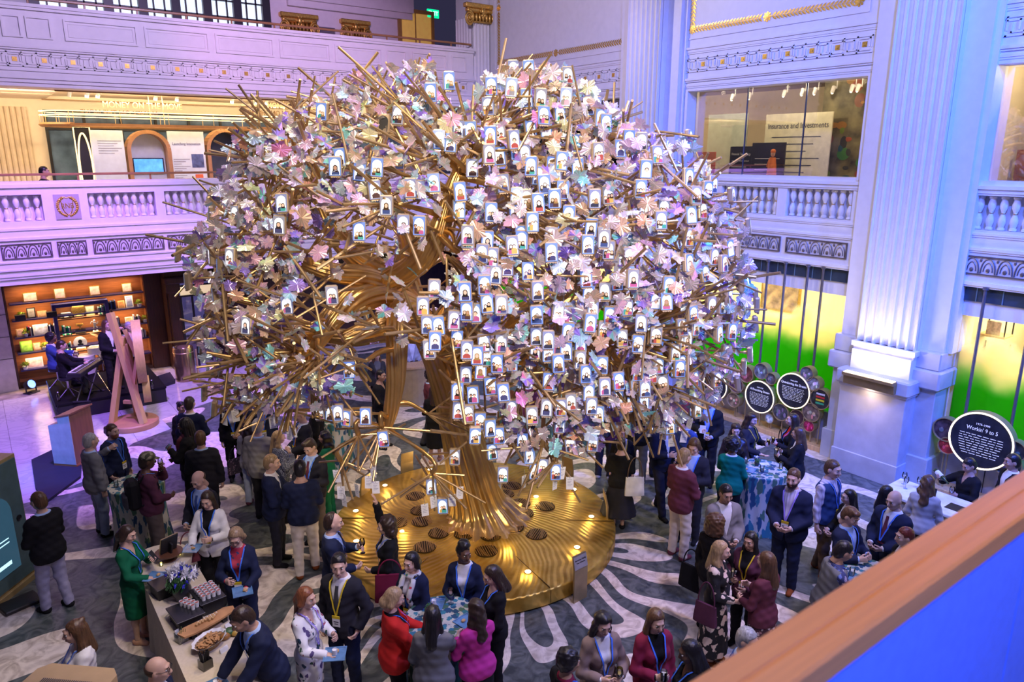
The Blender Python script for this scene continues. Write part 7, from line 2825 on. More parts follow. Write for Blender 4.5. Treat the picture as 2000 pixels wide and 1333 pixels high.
def easel():
 c = at_z(262, 832)
 r = YAW-math.pi/2
 t = thing('wooden_easel_sculpture', 'oversized wooden easel sculpture carrying a thick round disc, on a round pink base', 'sculpture', c, r)
 t.scale = (1.15, 1.15, 1.33)
 M = mat('sculpture_oak', (.60, .40, .17), .5, var=.10, scale=5, stretch=(6, 6, .8))
 MB().lathe([(.46, 0), (.47, .02), (.47, .09), (.45, .11), (.02, .11)], 48).obj('base', mat('rose_wood', (.44, .22, .12), .5), t, smooth='auto')

 def beam(n, a, b, w=.05, d=.07):
  a, b = Vector(a), Vector(b)
  v = (b-a).normalized()
  u = Vector((0, 1, 0)).cross(v).normalized()
  k = MB()
  vs = []
  for p in (a, b):
   for s, q in ((-1, -1), (1, -1), (1, 1), (-1, 1)):
    vs.append(p+u*s*w+v.cross(u)*q*d)
  k.add(vs, [(0, 3, 2, 1), (4, 5, 6, 7), (0, 1, 5, 4), (1, 2, 6, 5), (2, 3, 7, 6), (3, 0, 4, 7)])
  k.obj(n, M, t)
 beam('leg', (-.36, -.12, .1), (.0, .05, 1.62))
 beam('leg', (.30, -.18, .1), (-.18, .02, 2.05))
 beam('leg', (-.06, .32, .1), (.02, .10, 1.5))
 beam('cross_bar', (-.14, .0, .45), (.16, -.04, .45), .03, .03)
 beam('hand_pointer', (.14, -.06, .75), (.30, .0, 1.45), .03, .04)
 beam('hand_pointer', (.06, .02, 1.75), (.22, .06, 1.25), .03, .03)
 for n, ctr, rr, th in (('clock_disc', (.24, .12, 1.34), .56, .17), ('small_disc', (.30, .10, .66), .24, .14)):
  X = Matrix.Translation(ctr) @ Matrix.Rotation(math.radians(-62), 4, 'Z') @ Matrix.Rotation(math.pi/2, 4, 'X')
  MB().lathe([(rr*.02, -th/2), (rr*.9, -th/2), (rr, -th/2), (rr, th/2), (rr*.9, th/2), (rr*.88, th/2-.03), (rr*.02, th/2-.03)], 48, 0, X).obj(n, M, t, smooth='auto')

easel()

def stage():
 t = thing('stage_platform', 'low black stage platform before the lit bookcase', 'stage', (1.0, 19.62, 0))
 B('deck', mat('stage_black', (.008, .008, .010), .9, spec=.1), t, (0, 0, .36), (2.45, 2.45, .42), .01)
 B('skirt', mat('stage_skirt', (.008, .008, .012), .8), t, (.02, .02, 0), (2.43, 2.43, .36), .005)
 k = MB()
 k.box((1.2, 0.02, .4205), (1.215, 2.4, .423))
 k.obj('deck_seam', mat('steel', (.6, .6, .6)), t)
 z = .42
 # keyboard on an X stand
 a, b = at_z(132, 742, 1.15), at_z(198, 700, 1.15)
 d = (b-a)[:2]
 rz = math.atan2(d[1], d[0])
 c = (a+b)/2
 t = thing('stage_keyboard', 'long black electric keyboard on a crossed stand on the stage', 'keyboard', (c[0], c[1], z), rz)
 B('body', BLACK, t, (-.62, -.16, .68), (.62, .16, .78), .015)
 B('white_keys', cloth('white'), t, (-.55, -.02, .78), (.55, .15, .795), .003)
 k = MB()
 for i in range(36):
  if i % 7 not in (2, 6):
   k.box((-.535+i*.030, -.02, .795), (-.52+i*.030, .08, .806))
 k.obj('black_keys', BLACK, t)
 k = MB()
 for s in (-1, 1):
  k.tube([(-.4*s, -.12, .02), (.4*s, -.12, .68)], .018, 8)
  k.tube([(-.4*s, .12, .02), (.4*s, .12, .68)], .018, 8)
  k.tube([(-.42*s, -.2, .02), (-.42*s, .2, .02)], .018, 8)
 k.obj('stand', mat('dark_metal', (.06, .06, .07), .4, .6), t)
 # stools under the seated players
 for px, py, hh, lb in ((101, 662, .5, 'round black stool under the drummer'), (121, 677, .5, 'padded black bench under the keyboard player')):
  p = at_z(px, py, .42+.55+.72)
  s = thing('stool', lb, 'stool', (p[0], p[1], z))
  MB().lathe([(.18, hh-.07), (.19, hh-.05), (.19, hh-.01), (.17, hh), (.01, hh)], 20).obj('seat', BLACK, s, smooth='auto')
  g = MB()
  g.cyl((0, 0, .2), (0, 0, hh-.06), .025, 8)
  for q in range(4):
   g.tube([(0, 0, .22), (.24*math.cos(q*1.57+.4), .24*math.sin(q*1.57+.4), .01)], .014, 6)
  g.obj('base', mat('steel', (.6, .6, .6)), s)
 # drums
 p = at_z(165, 694, 1.0)
 s = thing('drum_kit', 'small drum kit with pale shells and a tilted cymbal behind the keyboard', 'drums', (p[0], p[1]+.3, z))
 for i, (x, y, r, h0, h1) in enumerate(((0, 0, .26, .02, .50), (.30, .12, .18, .48, .66), (-.30, -.06, .17, .50, .66))):
  MB().lathe([(r, h0), (r, h1), (r-.01, h1+.006), (.01, h1+.006)], 24, 0, Matrix.Translation((x, y, 0))).obj('drum', mat('drum_shell', (.60, .58, .52), .3), s, smooth='auto')
  g = MB()
  for q in range(3):
   g.tube([(x, y, h0+.1), (x+(r+.05)*math.cos(q*2.1), y+(r+.05)*math.sin(q*2.1), 0.0)], .012, 6)
  g.obj('drum_stand', MATS['steel'], s)
 MB().lathe([(.01, .03), (.05, .025), (.22, 0), (.22, -.004), (.01, .02)], 24, 0, Matrix.Translation((.42, 0, .98)) @ Matrix.Rotation(.5, 4, 'Y')).obj('cymbal', BRASS, s, smooth='auto')
 MB().tube([(.42, 0, 0), (.42, 0, .98)], .012, 6).obj('cymbal_stand', MATS['steel'], s)
 # double bass
 p = at_z(226, 690, 1.0)
 s = thing('double_bass', 'dark double bass in the arms of the long-haired player', 'instrument', (p[0], p[1], z), .3)
 o = [(.0, .30), (.10, .33), (.20, .45), (.24, .62), (.18, .78), (.13, .86), (.17, .98), (.19, 1.10), (.13, 1.22), (.04, 1.27)]
 k = MB()
 k.prism([(x, -.09, y-.2) for x, y in o]+[(-x, -.09, y-.2) for x, y in o[::-1]], (0, .18, 0))
 k.obj('body', mat('bass_wood', (.08, .028, .015), .3), s)
 MB().bbox((-.025, -.12, 1.05), (.025, -.07, 1.72), .01).obj('neck', BLACK, s)
 MB().ball((0, -.1, 1.76), (.03, .05, .06), 7).obj('scroll', MATS['bass_wood'], s, smooth=True)
 MB().cyl((0, 0, 0), (0, 0, .12), .01, 6).obj('end_pin', MATS['steel'], s)
 # loose gear
 p = at_z(322, 752)
 s = thing('monitor_speaker', 'black wedge monitor speaker on the marble floor beside the stage', 'speaker', p, .5)
 m = MB()
 m.prism([(-.2, -.17, 0), (-.2, .17, 0), (-.2, .14, .26), (-.2, -.02, .32), (-.2, -.2, .10)], (.4, 0, 0))
 m.obj('cabinet', BLACK, s)
 m = MB()
 m.tube([(.2, .1, .02), (.4, .25, .012), (.5, .1, .012), (.75, .4, .012), (1.1, .5, .012)], .012, 6)
 m.obj('cable', BLACK, s)
 p = at_z(62, 768)
 s = thing('stage_light', 'small floor stage light glowing blue beside the bookcase', 'stage light', (p[0], p[1], 0), -.9)
 m = MB().lathe([(.01, -.15), (.10, -.14), (.13, .02), (.13, .06), (.115, .06)], 20, 0, Matrix.Translation((0, 0, .24)) @ Matrix.Rotation(1.2, 4, 'Y'), caps=False)
 m.obj('can', BLACK, s, smooth='auto')
 MB().lathe([(.001, .05), (.115, .05)], 20, 0, Matrix.Translation((0, 0, .24)) @ Matrix.Rotation(1.2, 4, 'Y'), caps=False).obj('lens', mat('blue_lens', (.3, .5, 1), .3, emis=(.10, .22, 1.0), estr=4), s)
 B('yoke', BLACK, s, (-.12, -.16, 0), (.12, .16, .03)); B('yoke_arm', BLACK, s, (-.02, -.155, .03), (.02, -.14, .27)); B('yoke_arm', BLACK, s, (-.02, .14, .03), (.02, .155, .27))
 d = s.matrix_basis.to_3x3() @ Vector((1, 0, .4))
 lamp('stage_light_beam', 'SPOT', Vector((p[0], p[1], .25))+d*.18, Vector((p[0], p[1], .25))+d*3, 60, (.1, .2, 1), .08, 100)
 for px, py, zz, lb in ((114, 776, .42, 'water bottle at the front corner of the stage'), (297, 752, .42, 'water bottle at the far corner of the stage')):
  p = at_z(px, py, zz+.1)
  s = thing('water_bottle', lb, 'bottle', (p[0], p[1], zz))
  MB().lathe([(.033, 0), (.035, .02), (.035, .15), (.014, .19), (.014, .21), (.001, .21)], 12).obj('body', DRINKGLASS, s, smooth='auto')
  MB().lathe([(.015, .21), (.015, .23), (.001, .23)], 10).obj('cap', cloth('white'), s)
 p = at_z(364, 742)
 s = thing('waste_bin', 'tall polished gold cylinder bin by the dark doorway', 'bin', p)
 MB().lathe([(.27, 0), (.27, .95), (.26, .97), (.20, .94), (.15, .86), (.01, .86)], 40).obj('shell', mat('polished_bronze', (.50, .36, .22), .18, .9), s, smooth='auto')
 MB().lathe([(.273, .82), (.278, .83), (.273, .84)], 40, caps=False).obj('band', BRASS, s, smooth='auto')
 for px, py, lb in ((389, 746, 'stanchion post standing beside the gold bin'), (413, 770, 'stanchion post nearest the crowd by the dark doorway')):
  p = at_z(px, py)
  s = thing('stanchion', lb, 'stanchion', p)
  MB().lathe([(.17, 0), (.17, .02), (.04, .03)], 24).obj('base', BRASS, s, smooth='auto')
  MB().cyl((0, 0, .03), (0, 0, .95), .025, 10).obj('post', BRASS, s, smooth='auto')

stage()

def bookcase():
 t = thing('bookcase', 'wide wall bookcase of warm wood with glowing shelves behind the band', 'bookcase', (.46, 23.2, 0))
 W, D = 3.62, .36
 B('back_panel', WARMWOOD, t, (0, .30, 0), (W, .34, 2.85))
 B('side_panel', DARKWOOD, t, (-.05, -.02, 0), (0, .34, 2.85)); B('side_panel', WARMWOOD, t, (W-.30, .02, 0), (W, .34, 2.85))
 B('plinth', DARKWOOD, t, (0, 0, 0), (W-.3, .3, .10))
 blue = mat('shelf_blue_light_tint', (.025, .025, .14), .35)  # dark shelf, the blue stage light on it put into the colour
 S = [.50, .97, 1.41, 1.89, 2.34]
 for i, z in enumerate(S):
  B('shelf', blue, t, (.06, -.02, z-.035), (W-.30, .30, z))
  for x0, x1 in ((.2, 1.0), (1.1, 2.2), (2.3, 3.1)):
   o = lamp('shelf_strip', 'AREA', (.46+(x0+x1)/2, 23.24, (S+[2.82])[i+1 if i < 5 else 5]-.05), None, 8.5, (1, .62, .30), .06, size_y=.06)
   o.data.shape = 'RECTANGLE'
   o.data.size = x1-x0
 for z in (.80, 1.27, 1.74, 2.10):
  lamp('shelf_strip', 'AREA', (.46+1.68, 23.26, z), None, 7, (1, .72, .42), 1.0, size_y=.05)
 c = MB()
 for q in (((1.0, -.06, 0), (1.09, .28, 2.15)), ((2.28, -.06, 0), (2.37, .28, 2.15)), ((1.0, -.06, 2.12), (2.37, .28, 2.22))):
  c.bbox(*q, .008)
 c.obj('centre_frame', blue, t)
 for i, z in enumerate((.40, .84, 1.31, 1.78)):
  B('centre_shelf', mat('walnut', (.11, .045, .025)), t, (1.09, -.03, z-.03), (2.28, .28, z))
 X = lambda px, py: float(at_y(px/3.92, 520+py/3.92, 23.3)[0])
 cz = {0: .50, 1: .97, 2: 1.41, 3: 1.89, 4: 2.34, 5: .40, 6: .84, 7: 1.31, 8: 1.78}
 y = 23.32
 tops = ((230, 235, .34, .26), (457, 205, .28, .30), (725, 178, .28, .28), (970, 150, .27, .27))
 nm = ['first', 'second', 'third', 'fourth']
 n = 0

 def frame_(px, py, lv, w, h, lb, border, pic, es=0.0):
  nonlocal n
  n += 1
  f = thing('picture_frame', lb, 'frame', (X(px, py), y, cz[lv]))
  f.rotation_euler = (-.12, 0, 0)
  B('moulding', border, f, (-w/2, 0, 0), (w/2, .025, h))
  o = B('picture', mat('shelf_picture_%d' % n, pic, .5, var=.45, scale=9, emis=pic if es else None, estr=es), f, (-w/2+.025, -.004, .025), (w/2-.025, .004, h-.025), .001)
 names = ('broadest lit gold frame, over the plants and boxes, on the top shelf', 'lit gold frame with rosy picture on the top shelf over the dark centre unit edge', 'lit gold frame with pink sketch on the top shelf over the gold plate', 'lit gold frame at the top shelf end nearest the dark doorway')
 for (px, py, w, h), lb in zip(tops, names):
  frame_(px, py, 4, w, h, lb, GOLD, (.9, .62, .5), .25)  # light on these four pictures is put in as faint emission
 for a in ((240, 365, 3, .20, .28, 'black and white portrait book on the second shelf', BLACK, (.3, .3, .3)), (325, 375, 3, .22, .17, 'small tan frame beside the black and white portrait book', PLY, (.8, .5, .3)), (928, 280, 3, .18, .22, 'pale frame beside the dark books on the second shelf', PLY, (.5, .25, .1)), (990, 265, 3, .20, .34, 'tall picture of a figure in blue on the second shelf', cloth('white'), (.2, .25, .5)), (685, 305, 8, .22, .27, 'pale green botanical picture inside the dark centre unit', cloth('khaki'), (.45, .5, .3)), (155, 510, 2, .18, .22, 'small pale frame at the end of the third shelf', PLY, (.75, .5, .4)), (310, 470, 2, .36, .28, 'landscape picture of a car under blue sky on the third shelf', cloth('white'), (.5, .55, .75)), (203, 620, 1, .28, .30, 'bright green picture on the fourth shelf', mat('bright_green', (.2, .5, .05), .5), (.35, .75, .1)), (285, 618, 1, .17, .22, 'pale frame beside the bright green picture', PLY, (.85, .6, .5)), (265, 740, 0, .40, .28, 'wide white picture on the lowest shelf behind the drummer', cloth('white'), (.85, .6, .6)), (985, 395, 2, .20, .20, 'small white picture box on the third shelf', cloth('white'), (.7, .5, .3))):
  frame_(*a)

 def plant(px, py, lv, lb, s=.12):
  f = thing('potted_plant', lb, 'plant', (X(px, py), y-.05, cz[lv]))
  MB().lathe([(.05, 0), (.065, .09), (.06, .09), (.01, .08)], 12).obj('pot', cloth('white'), f, smooth='auto')
  g = MB()
  for i in range(40):
   v = Vector((rnd.gauss(0, 1), rnd.gauss(0, 1), abs(rnd.gauss(.4, .8)))).normalized()
   M = frame(Vector((0, 0, .10))+v*s*.35, v, v.orthogonal())
   g.add([M @ Vector(q) for q in ((0, -.012, 0), (s*.4, -.02, 0), (s*.8, 0, .01), (s*.4, .02, 0))], [(0, 1, 2, 3)])
  g.obj('leaves', mat('lime_leaf', (.30, .42, .05), .6, var=.4, scale=20), f)
 for a in ((155, 340, 3, 'potted plant on the second shelf near the white wall'), (1062, 275, 3, 'potted plant at the second shelf end by the doorway'), (200, 500, 2, 'small potted plant between frame and books on the third shelf'), (1105, 395, 2, 'potted plant at the third shelf end by the doorway'), (340, 610, 1, 'potted plant behind the drummer on the fourth shelf'), (190, 760, 0, 'potted plant beside the wide white picture')):
  plant(*a)
 for px, py, lv, k, cols in ((775, 300, 8, 6, ('midgrey', 'teal', 'lightgrey')), (850, 290, 3, 6, ('navy', 'ink', 'blue')), (228, 490, 2, 4, ('navy', 'burgundy', 'lightgrey')), (405, 465, 2, 7, ('navy', 'white', 'ink')), (505, 455, 7, 6, ('teal', 'lightgrey', 'green')), (893, 410, 2, 5, ('white', 'navy', 'midgrey')), (1043, 385, 2, 5, ('white', 'khaki', 'navy')), (520, 575, 6, 5, ('teal', 'white', 'ink')), (1085, 495, 1, 6, ('white', 'navy', 'lightgrey'))):
  x = X(px, py)-.035*k/2
  for i in range(k):
   w, hh = rnd.uniform(.024, .04), rnd.uniform(.20, .27)
   o = MB().bbox((0, 0, 0), (w, .17, hh), .004).obj('book', cloth(cols[i % len(cols)]))
   o.location = (x, y-.10, cz[lv])
   x += w+.003
   tag(o, 'upright book in a short row on the glowing wall bookcase', 'book', 'books on the wall bookcase')
 for px, py, lv, lb, c in ((595, 318, 8, 'round gold plate inside the dark centre unit', GOLD), (607, 545, 6, 'round white plate with a dark portrait inside the centre unit', cloth('white'))):
  f = thing('display_plate', lb, 'plate', (X(px, py), y-.04, cz[lv]))
  R = .17
  MB().lathe([(.001, 0), (R*.7, .0), (R, .02), (R, .03), (.001, .012)], 28, 0, Matrix.Translation((0, 0, R+.04)) @ Matrix.Rotation(math.pi/2-.12, 4, 'X')).obj('disc', c, f, smooth='auto')
  B('stand', BLACK if lv == 8 else PLY, f, (-.12, -.02, 0), (.12, .06, .06))
  if lv == 6:
   MB().ball((0, -.03, R+.07), (.05, .004, .06), 8).ball((0, -.03, R-.02), (.08, .004, .04), 8).obj('portrait', BLACK, f)
 for px, py, lv, lb, k in ((605, 430, 7, 'dark trophy with gilded cup inside the centre unit', 0), (720, 420, 7, 'pale figurine of a runner inside the centre unit', 1), (762, 655, 5, 'green-white figurine on the lowest centre shelf', 1), (498, 335, 8, 'white engine model inside the centre unit', 2), (152, 385, 3, 'black box under the plant on the second shelf', 3), (390, 350, 3, 'black box at the second shelf end next to the centre unit', 3), (715, 570, 6, 'low white box inside the centre unit', 4)):
  f = thing(('trophy', 'figurine', 'engine_model', 'storage_box', 'storage_box')[k], lb, ('trophy', 'figurine', 'model', 'box', 'box')[k], (X(px, py), y-.04 if k != 3 else y-.16, cz[lv]))
  if k == 0:
   B('base', BLACK, f, (-.13, -.06, 0), (.13, .06, .12))
   MB().lathe([(.02, .12), (.02, .2), (.10, .24), (.09, .28), (.02, .26)], 14).obj('cup', GOLD, f, smooth='auto')
  elif k == 1:
   g = MB().tube([(0, 0, .16), (0, 0, .27)], [.03, .04], 8).ball((0, 0, .32), .03, 7).tube([(0, 0, .17), (-.03, .02, .09), (-.05, 0, .02)], [.024, .02, .014], 7).tube([(0, 0, .17), (.05, -.02, .12), (.04, 0, .02)], [.024, .02, .014], 7).tube([(0, 0, .27), (.07, 0, .22), (.09, 0, .28)], .013, 6).tube([(0, 0, .27), (-.07, 0, .30), (-.10, 0, .24)], .013, 6)
   g.obj('figure', cloth('lightgrey'), f, smooth='auto')
   B('base', PLY, f, (-.07, -.04, 0), (.07, .04, .02))
  elif k == 2:
   B('block', cloth('lightgrey'), f, (-.13, -.05, .03), (.13, .05, .17), .02)
   MB().lathe([(.05, -.06), (.05, .06)], 14, 0, Matrix.Translation((.1, 0, .06)) @ Matrix.Rotation(1.57, 4, 'X')).obj('wheel', BLACK, f)
   MB().lathe([(.05, -.06), (.05, .06)], 14, 0, Matrix.Translation((-.1, 0, .06)) @ Matrix.Rotation(1.57, 4, 'X')).obj('wheel', BLACK, f)
  else:
   B('case', BLACK if k == 3 else cloth('white'), f, (-.12, -.05, 0), (.12, .08, .13 if k == 3 else .10), .006)
   B('lid', BLACK if k == 3 else cloth('lightgrey'), f, (-.125, -.055, .13 if k == 3 else .10), (.125, .085, .15 if k == 3 else .12), .006)
 # walls beside the bookcase
 w = MB()
 w.box((-5, 23.05, 0), (.40, 23.6, 3.3))
 for z in (.9, 1.5, 2.1):
  w.box((-5, 23.04, z), (.40, 23.05, z+.012), 1)
 struct(w.obj('wall_left_panelling', [mat('mauve_panel', (.60, .54, .52), .5), BLACK]))
 w = MB()
 w.box((3.80, 23.1, 0), (4.25, 23.6, 3.3)); w.box((4.25, 22.5, 0), (4.60, 23.6, 3.3)); w.box((5.7, 22.5, 0), (14.2, 23.6, 3.3)); w.box((4.6, 22.5, 2.75), (5.7, 23.6, 3.3))
 for x in (4.28, 5.75):
  w.bbox((x, 22.36, 0), (x+.28, 22.5, 2.62), .02); w.bbox((x-.05, 22.30, 0), (x+.33, 22.5, .30), .02); w.bbox((x-.05, 22.30, 2.35), (x+.33, 22.5, 2.62), .02)
 w.bbox((4.2, 22.2, 2.62), (6.15, 22.6, 2.80), .03)
 struct(w.obj('wall_left_portal', DARKWOOD))
 d = MB()
 d.box((4.60, 22.62, 0), (4.68, 23.4, 2.2)); d.box((4.66, 22.6, 2.15), (5.7, 22.7, 2.2)); d.box((4.95, 22.62, 0), (5.0, 22.68, 2.2)); d.box((4.66, 22.62, 2.45), (5.7, 22.68, 2.5))
 d.box((4.66, 22.64, 2.2), (5.15, 22.66, 2.45), 1); d.box((5.2, 22.64, 2.2), (5.7, 22.66, 2.45), 1)
 d.box((4.66, 22.64, .1), (4.96, 22.65, 2.15), 2)
 struct(d.obj('door_2', [BLACK, mat('lit_transom', (.8, .7, .5), .5, emis=(1, .75, .45), estr=.7), GLASS]))
 f = MB()
 f.box((-5, 23.6, -.1), (16, 30, 0.0)); f.box((-5, 29, 0), (16, 29.2, 3.4), 1)
 struct(f.obj('floor_street', [MATS['white_marble'], mat('dusk_wall', (.35, .33, .5), .6)]))
 lamp('street_glow', 'AREA', (6.5, 26, 3.2), (6.5, 26, 0), 90, (.5, .45, 1), 3)

bookcase()

def reception():
 t = thing('reception_desk', 'curved gold-topped reception desk behind the tree trunk', 'desk', (8.78, 16.40, 0), YAW-math.pi/2)
 def arc(r0, r1, z0, z1, n=20, a0=3.5, a1=6.1):
  m = MB()
  vs = []
  for i in range(n+1):
   a = a0+(a1-a0)*i/n
   for r in (r0, r1):
    for z in (z0, z1):
     vs.append((r*math.cos(a), r*math.sin(a), z))
  fs = []
  for i in range(n):
   q, w = 4*i, 4*i+4
   fs += [(q+1, w+1, w+3, q+3), (q, q+2, w+2, w), (q, w, w+1, q+1), (q+2, q+3, w+3, w+2)]
  fs += [(0, 1, 3, 2), (4*n, 4*n+2, 4*n+3, 4*n+1)]
  return m.add(vs, fs)
 arc(.72, 1.02, 0, 1.0).obj('front_panel', mat('kiosk_gold', (.5, .4, .2)), t)
 arc(.55, 1.06, 1.0, 1.05).obj('worktop', PLY, t)

reception()

def plaques():
 for px, py, face, hh, lb in ((1121, 1166, 0, .62, 'tall gold plaque with small heading at the near rim of the platform'), (1180, 1035, 0, .34, 'low dark plaque on the platform rim by the full dark skirt'), (848, 1163, 0, .45, 'gold plaque behind the updo woman at the platform rim'), (778, 925, 180, .50, 'bronze plaque at the far rim between trunk and hanging tags'), (1147, 930, 180, .50, 'bronze plaque at the far rim behind the screens'), (693, 985, 0, .26, 'small gold plaque lying back on the platform under the tags')):
  p = at_z(px, py)
  v = p[:2]-TC[:2]
  rad = 2.36+.10
  v = v/np.linalg.norm(v)
  if hh < .4:
   rad = 2.20
  q = TC[:2]+v*rad
  t = thing('information_plaque', lb, 'sign', (q[0], q[1], .268 if hh < .4 else 0.006), math.atan2(v[1], v[0])+math.pi/2)
  m = MB()
  pr = [(-.05, 0), (-.05, hh-.12), (-.005, hh+.10), (.012, hh+.10), (-.02, hh-.12), (-.02, 0)]
  m.prism([(-.13, y, z) for y, z in pr], (.26, 0, 0))
  m.obj('blade', mat('plaque_metal', (.42, .33, .19), .4, .6), t)
  if hh > .5:
   A = math.atan2(.045, .22)
   M = Matrix.Translation((0, -.030, hh-.0)) @ Matrix.Rotation(math.pi/2-A, 4, 'X')
   f = MB().box((-.128, -.10, .002), (.128, .09, .004), 0, M)
   f.obj('face', mat('plaque_face', (.45, .43, .45), .4, .3), t)
   text_obj('heading', 'American Family', .032, M @ Matrix.Translation((0, .03, .006)), BLACK, t)
   text_obj('heading', 'Tree of Dreams', .026, M @ Matrix.Translation((0, -.012, .006)), BLACK, t)

plaques()

def round_displays():
 tri = mat('display_black', (.02, .022, .03), .25, var=.4, scale=5)
 rim = mat('drum_gold', (.50, .37, .18), .4, .5)
 ring = mat('halo_ring', (1, .9, .6), .4, emis=(1, .84, .48), estr=2.2)
 txt = mat('display_text', (.85, .85, .85), .5, emis=(.9, .9, .9), estr=.35)
 A = lambda x, y: (1300+x/2.854, 433+y/2.854)
 big = [(A(275, 915), 27, ['A New', 'Dream'], 'big round display with glowing rim half hidden behind the branches'), (A(523, 978), 30.5, ['A Flourishing', 'Dream'], 'big round display headed A Flourishing Dream'), (A(711, 945), 33, ['Questioning the', 'Dream'], 'big round display headed Questioning the Dream'), (A(1755, 1225), 48, ["Workin' 9 to 5"], "big round display headed Workin' 9 to 5 by the bar")]
 big[0] = (big[0][0], big[0][1], [], big[0][3])
 small = [(A(535, 835), 15, (.15, .17, .2), 'small round photo display above A Flourishing Dream'), (A(590, 877), 11, (.1, .09, .09), 'smallest round display wedged between the two big headed displays'), (A(450, 850), 16, (.2, .06, .05), 'round reddish photo display above the half hidden big one'), (A(395, 910), 16, (.12, .05, .08), 'round display with red figures beside A Flourishing Dream'), (A(380, 995), 14, (.25, .17, .09), 'round sepia display under the half hidden big one'), (A(790, 848), 13, (.16, .17, .19), 'small round grey photo display topmost over Questioning the Dream'), (A(828, 905), 13, (.3, .3, .32), 'small round display with a printed page beside Questioning the Dream'), (A(862, 990), 19, (.03, .03, .03), 'round display with red, yellow and green bars'), (A(812, 1065), 17, (.2, .14, .1), 'round street photo display under Questioning the Dream'), (A(800, 1140), 11, (.5, .02, .08), 'small crimson round display, lowest by the pilaster'), (A(643, 1062), 16, (.08, .08, .09), 'round crowd photo display under the two headed displays'), (A(735, 1090), 14, (.06, .02, .02), 'round dark maroon display behind the woman in red'), (A(580, 1098), 9, (.5, .6, .7), 'tiny pale blue round display under A Flourishing Dream'), (A(1563, 1160), 20, (.08, .05, .06), "round group photo display beside Workin' 9 to 5"), (A(1570, 1250), 14, (.4, .03, .03), "small red round display under the group photo by the bar"), (A(1945, 1280), 17, (.04, .04, .05), "round dark text display on the far side of Workin' 9 to 5"), ((1968, 906), 21, (.06, .07, .09), "round portrait display of a suited figure beneath Workin' 9 to 5")]
 for (px, py), rp, head, lb in big:
  p = at_x(px, py, 13.93)
  k = np.linalg.norm(p-CAMP)/CAM_F*1.02
  r = rp*k
  t = thing('round_display', lb, 'display', p)
  M = Matrix.Rotation(-math.pi/2, 4, 'Y')
  MB().lathe([(r, -.16), (r, .0), (r*.985, .004)], 48, 0, M, caps=False).obj('drum', rim, t, smooth='auto')
  MB().lathe([(r*.985, .004), (r*.985, .012), (r*.93, .012), (r*.93, .002)], 48, 0, M, caps=False).obj('glowing_rim', ring, t, smooth='auto')
  f = MB().lathe([(r*.94, .0), (.001, .003)], 48, 0, M, caps=False).obj('face', tri, t)
  F = frame((-.008, 0, 0), (0, -1, 0), (-1, 0, 0))
  if head:
   text_obj('date_line', {'A': '1920-1950', 'Q': '1960-1975', 'W': '1975-1990'}[head[0][0]], r*.10, F @ Matrix.Translation((0, r*.56, 0)), txt, f)
   text_obj('heading', ' '.join(head), r*.19, F @ Matrix.Translation((0, r*.38, 0)), txt, f, squeeze=.82)
  ln = MB()
  for i in range(9):
   z = r*(.16-.085*i)
   w = math.sqrt(max(r*r*.72-z*z, .01))*.78
   x = -w
   while x < w*.9:
    L = rnd.uniform(.02, .07)*r*3
    ln.box((x, z, 0), (min(x+L, w), z+r*.019, .002), 0, F)
    x += L+.014*r*3
  ln.obj('paragraph', txt, f)
  MB().cyl((.08, 0, -r), (.08, 0, .13-p[2]), .022, 8).obj('post', rim, t)
 for i, ((px, py), rp, c, lb) in enumerate(small):
  p = at_x(px, py, 13.98)
  k = np.linalg.norm(p-CAMP)/CAM_F*1.02
  r = rp*k
  t = thing('round_display', lb, 'display', p)
  M = Matrix.Rotation(-math.pi/2, 4, 'Y')
  MB().lathe([(r, -.14), (r, .03), (r*.93, .03), (r*.92, .0)], 32, 0, M, caps=False).obj('drum', rim, t, smooth='auto')
  f = MB().lathe([(r*.93, .0), (.001, .001)], 32, 0, M, caps=False).obj('face', mat('disc_face_%d' % i, c, .3, var=.7, scale=11), t)
  F = frame((-.004, 0, 0), (0, -1, 0), (-1, 0, 0))
  g = MB()
  if 'bars' in lb:
   for j, cc in enumerate(((.7, .7, .7), (.6, .03, .03), (.7, .6, .02), (.05, .45, .2))):
    g.col = cc
    g.box((-r*.42, r*(.38-.30*j), 0), (r*.42, r*(.55-.30*j), .003), 0, F)
   g.obj('printed_bars', mat('print_ink', (1, 1, 1), .5, attr='Col'), f, col=True)
  else:
   for j in range(5):
    g.col = tuple(min(1, v*rnd.uniform(1.5, 4)+.03) for v in c)
    a, b = rnd.uniform(-.5, .5)*r, rnd.uniform(-.45, .3)*r
    g.ball((a, b, .001), (r*rnd.uniform(.08, .2), r*rnd.uniform(.12, .3), .003), 7, 0, F)
   g.obj('printed_picture', mat('print_ink', (1, 1, 1), .5, attr='Col'), f, col=True)
  MB().cyl((.08, 0, -r), (.08, 0, .13-p[2]), .016, 8).obj('post', rim, t)

round_displays()

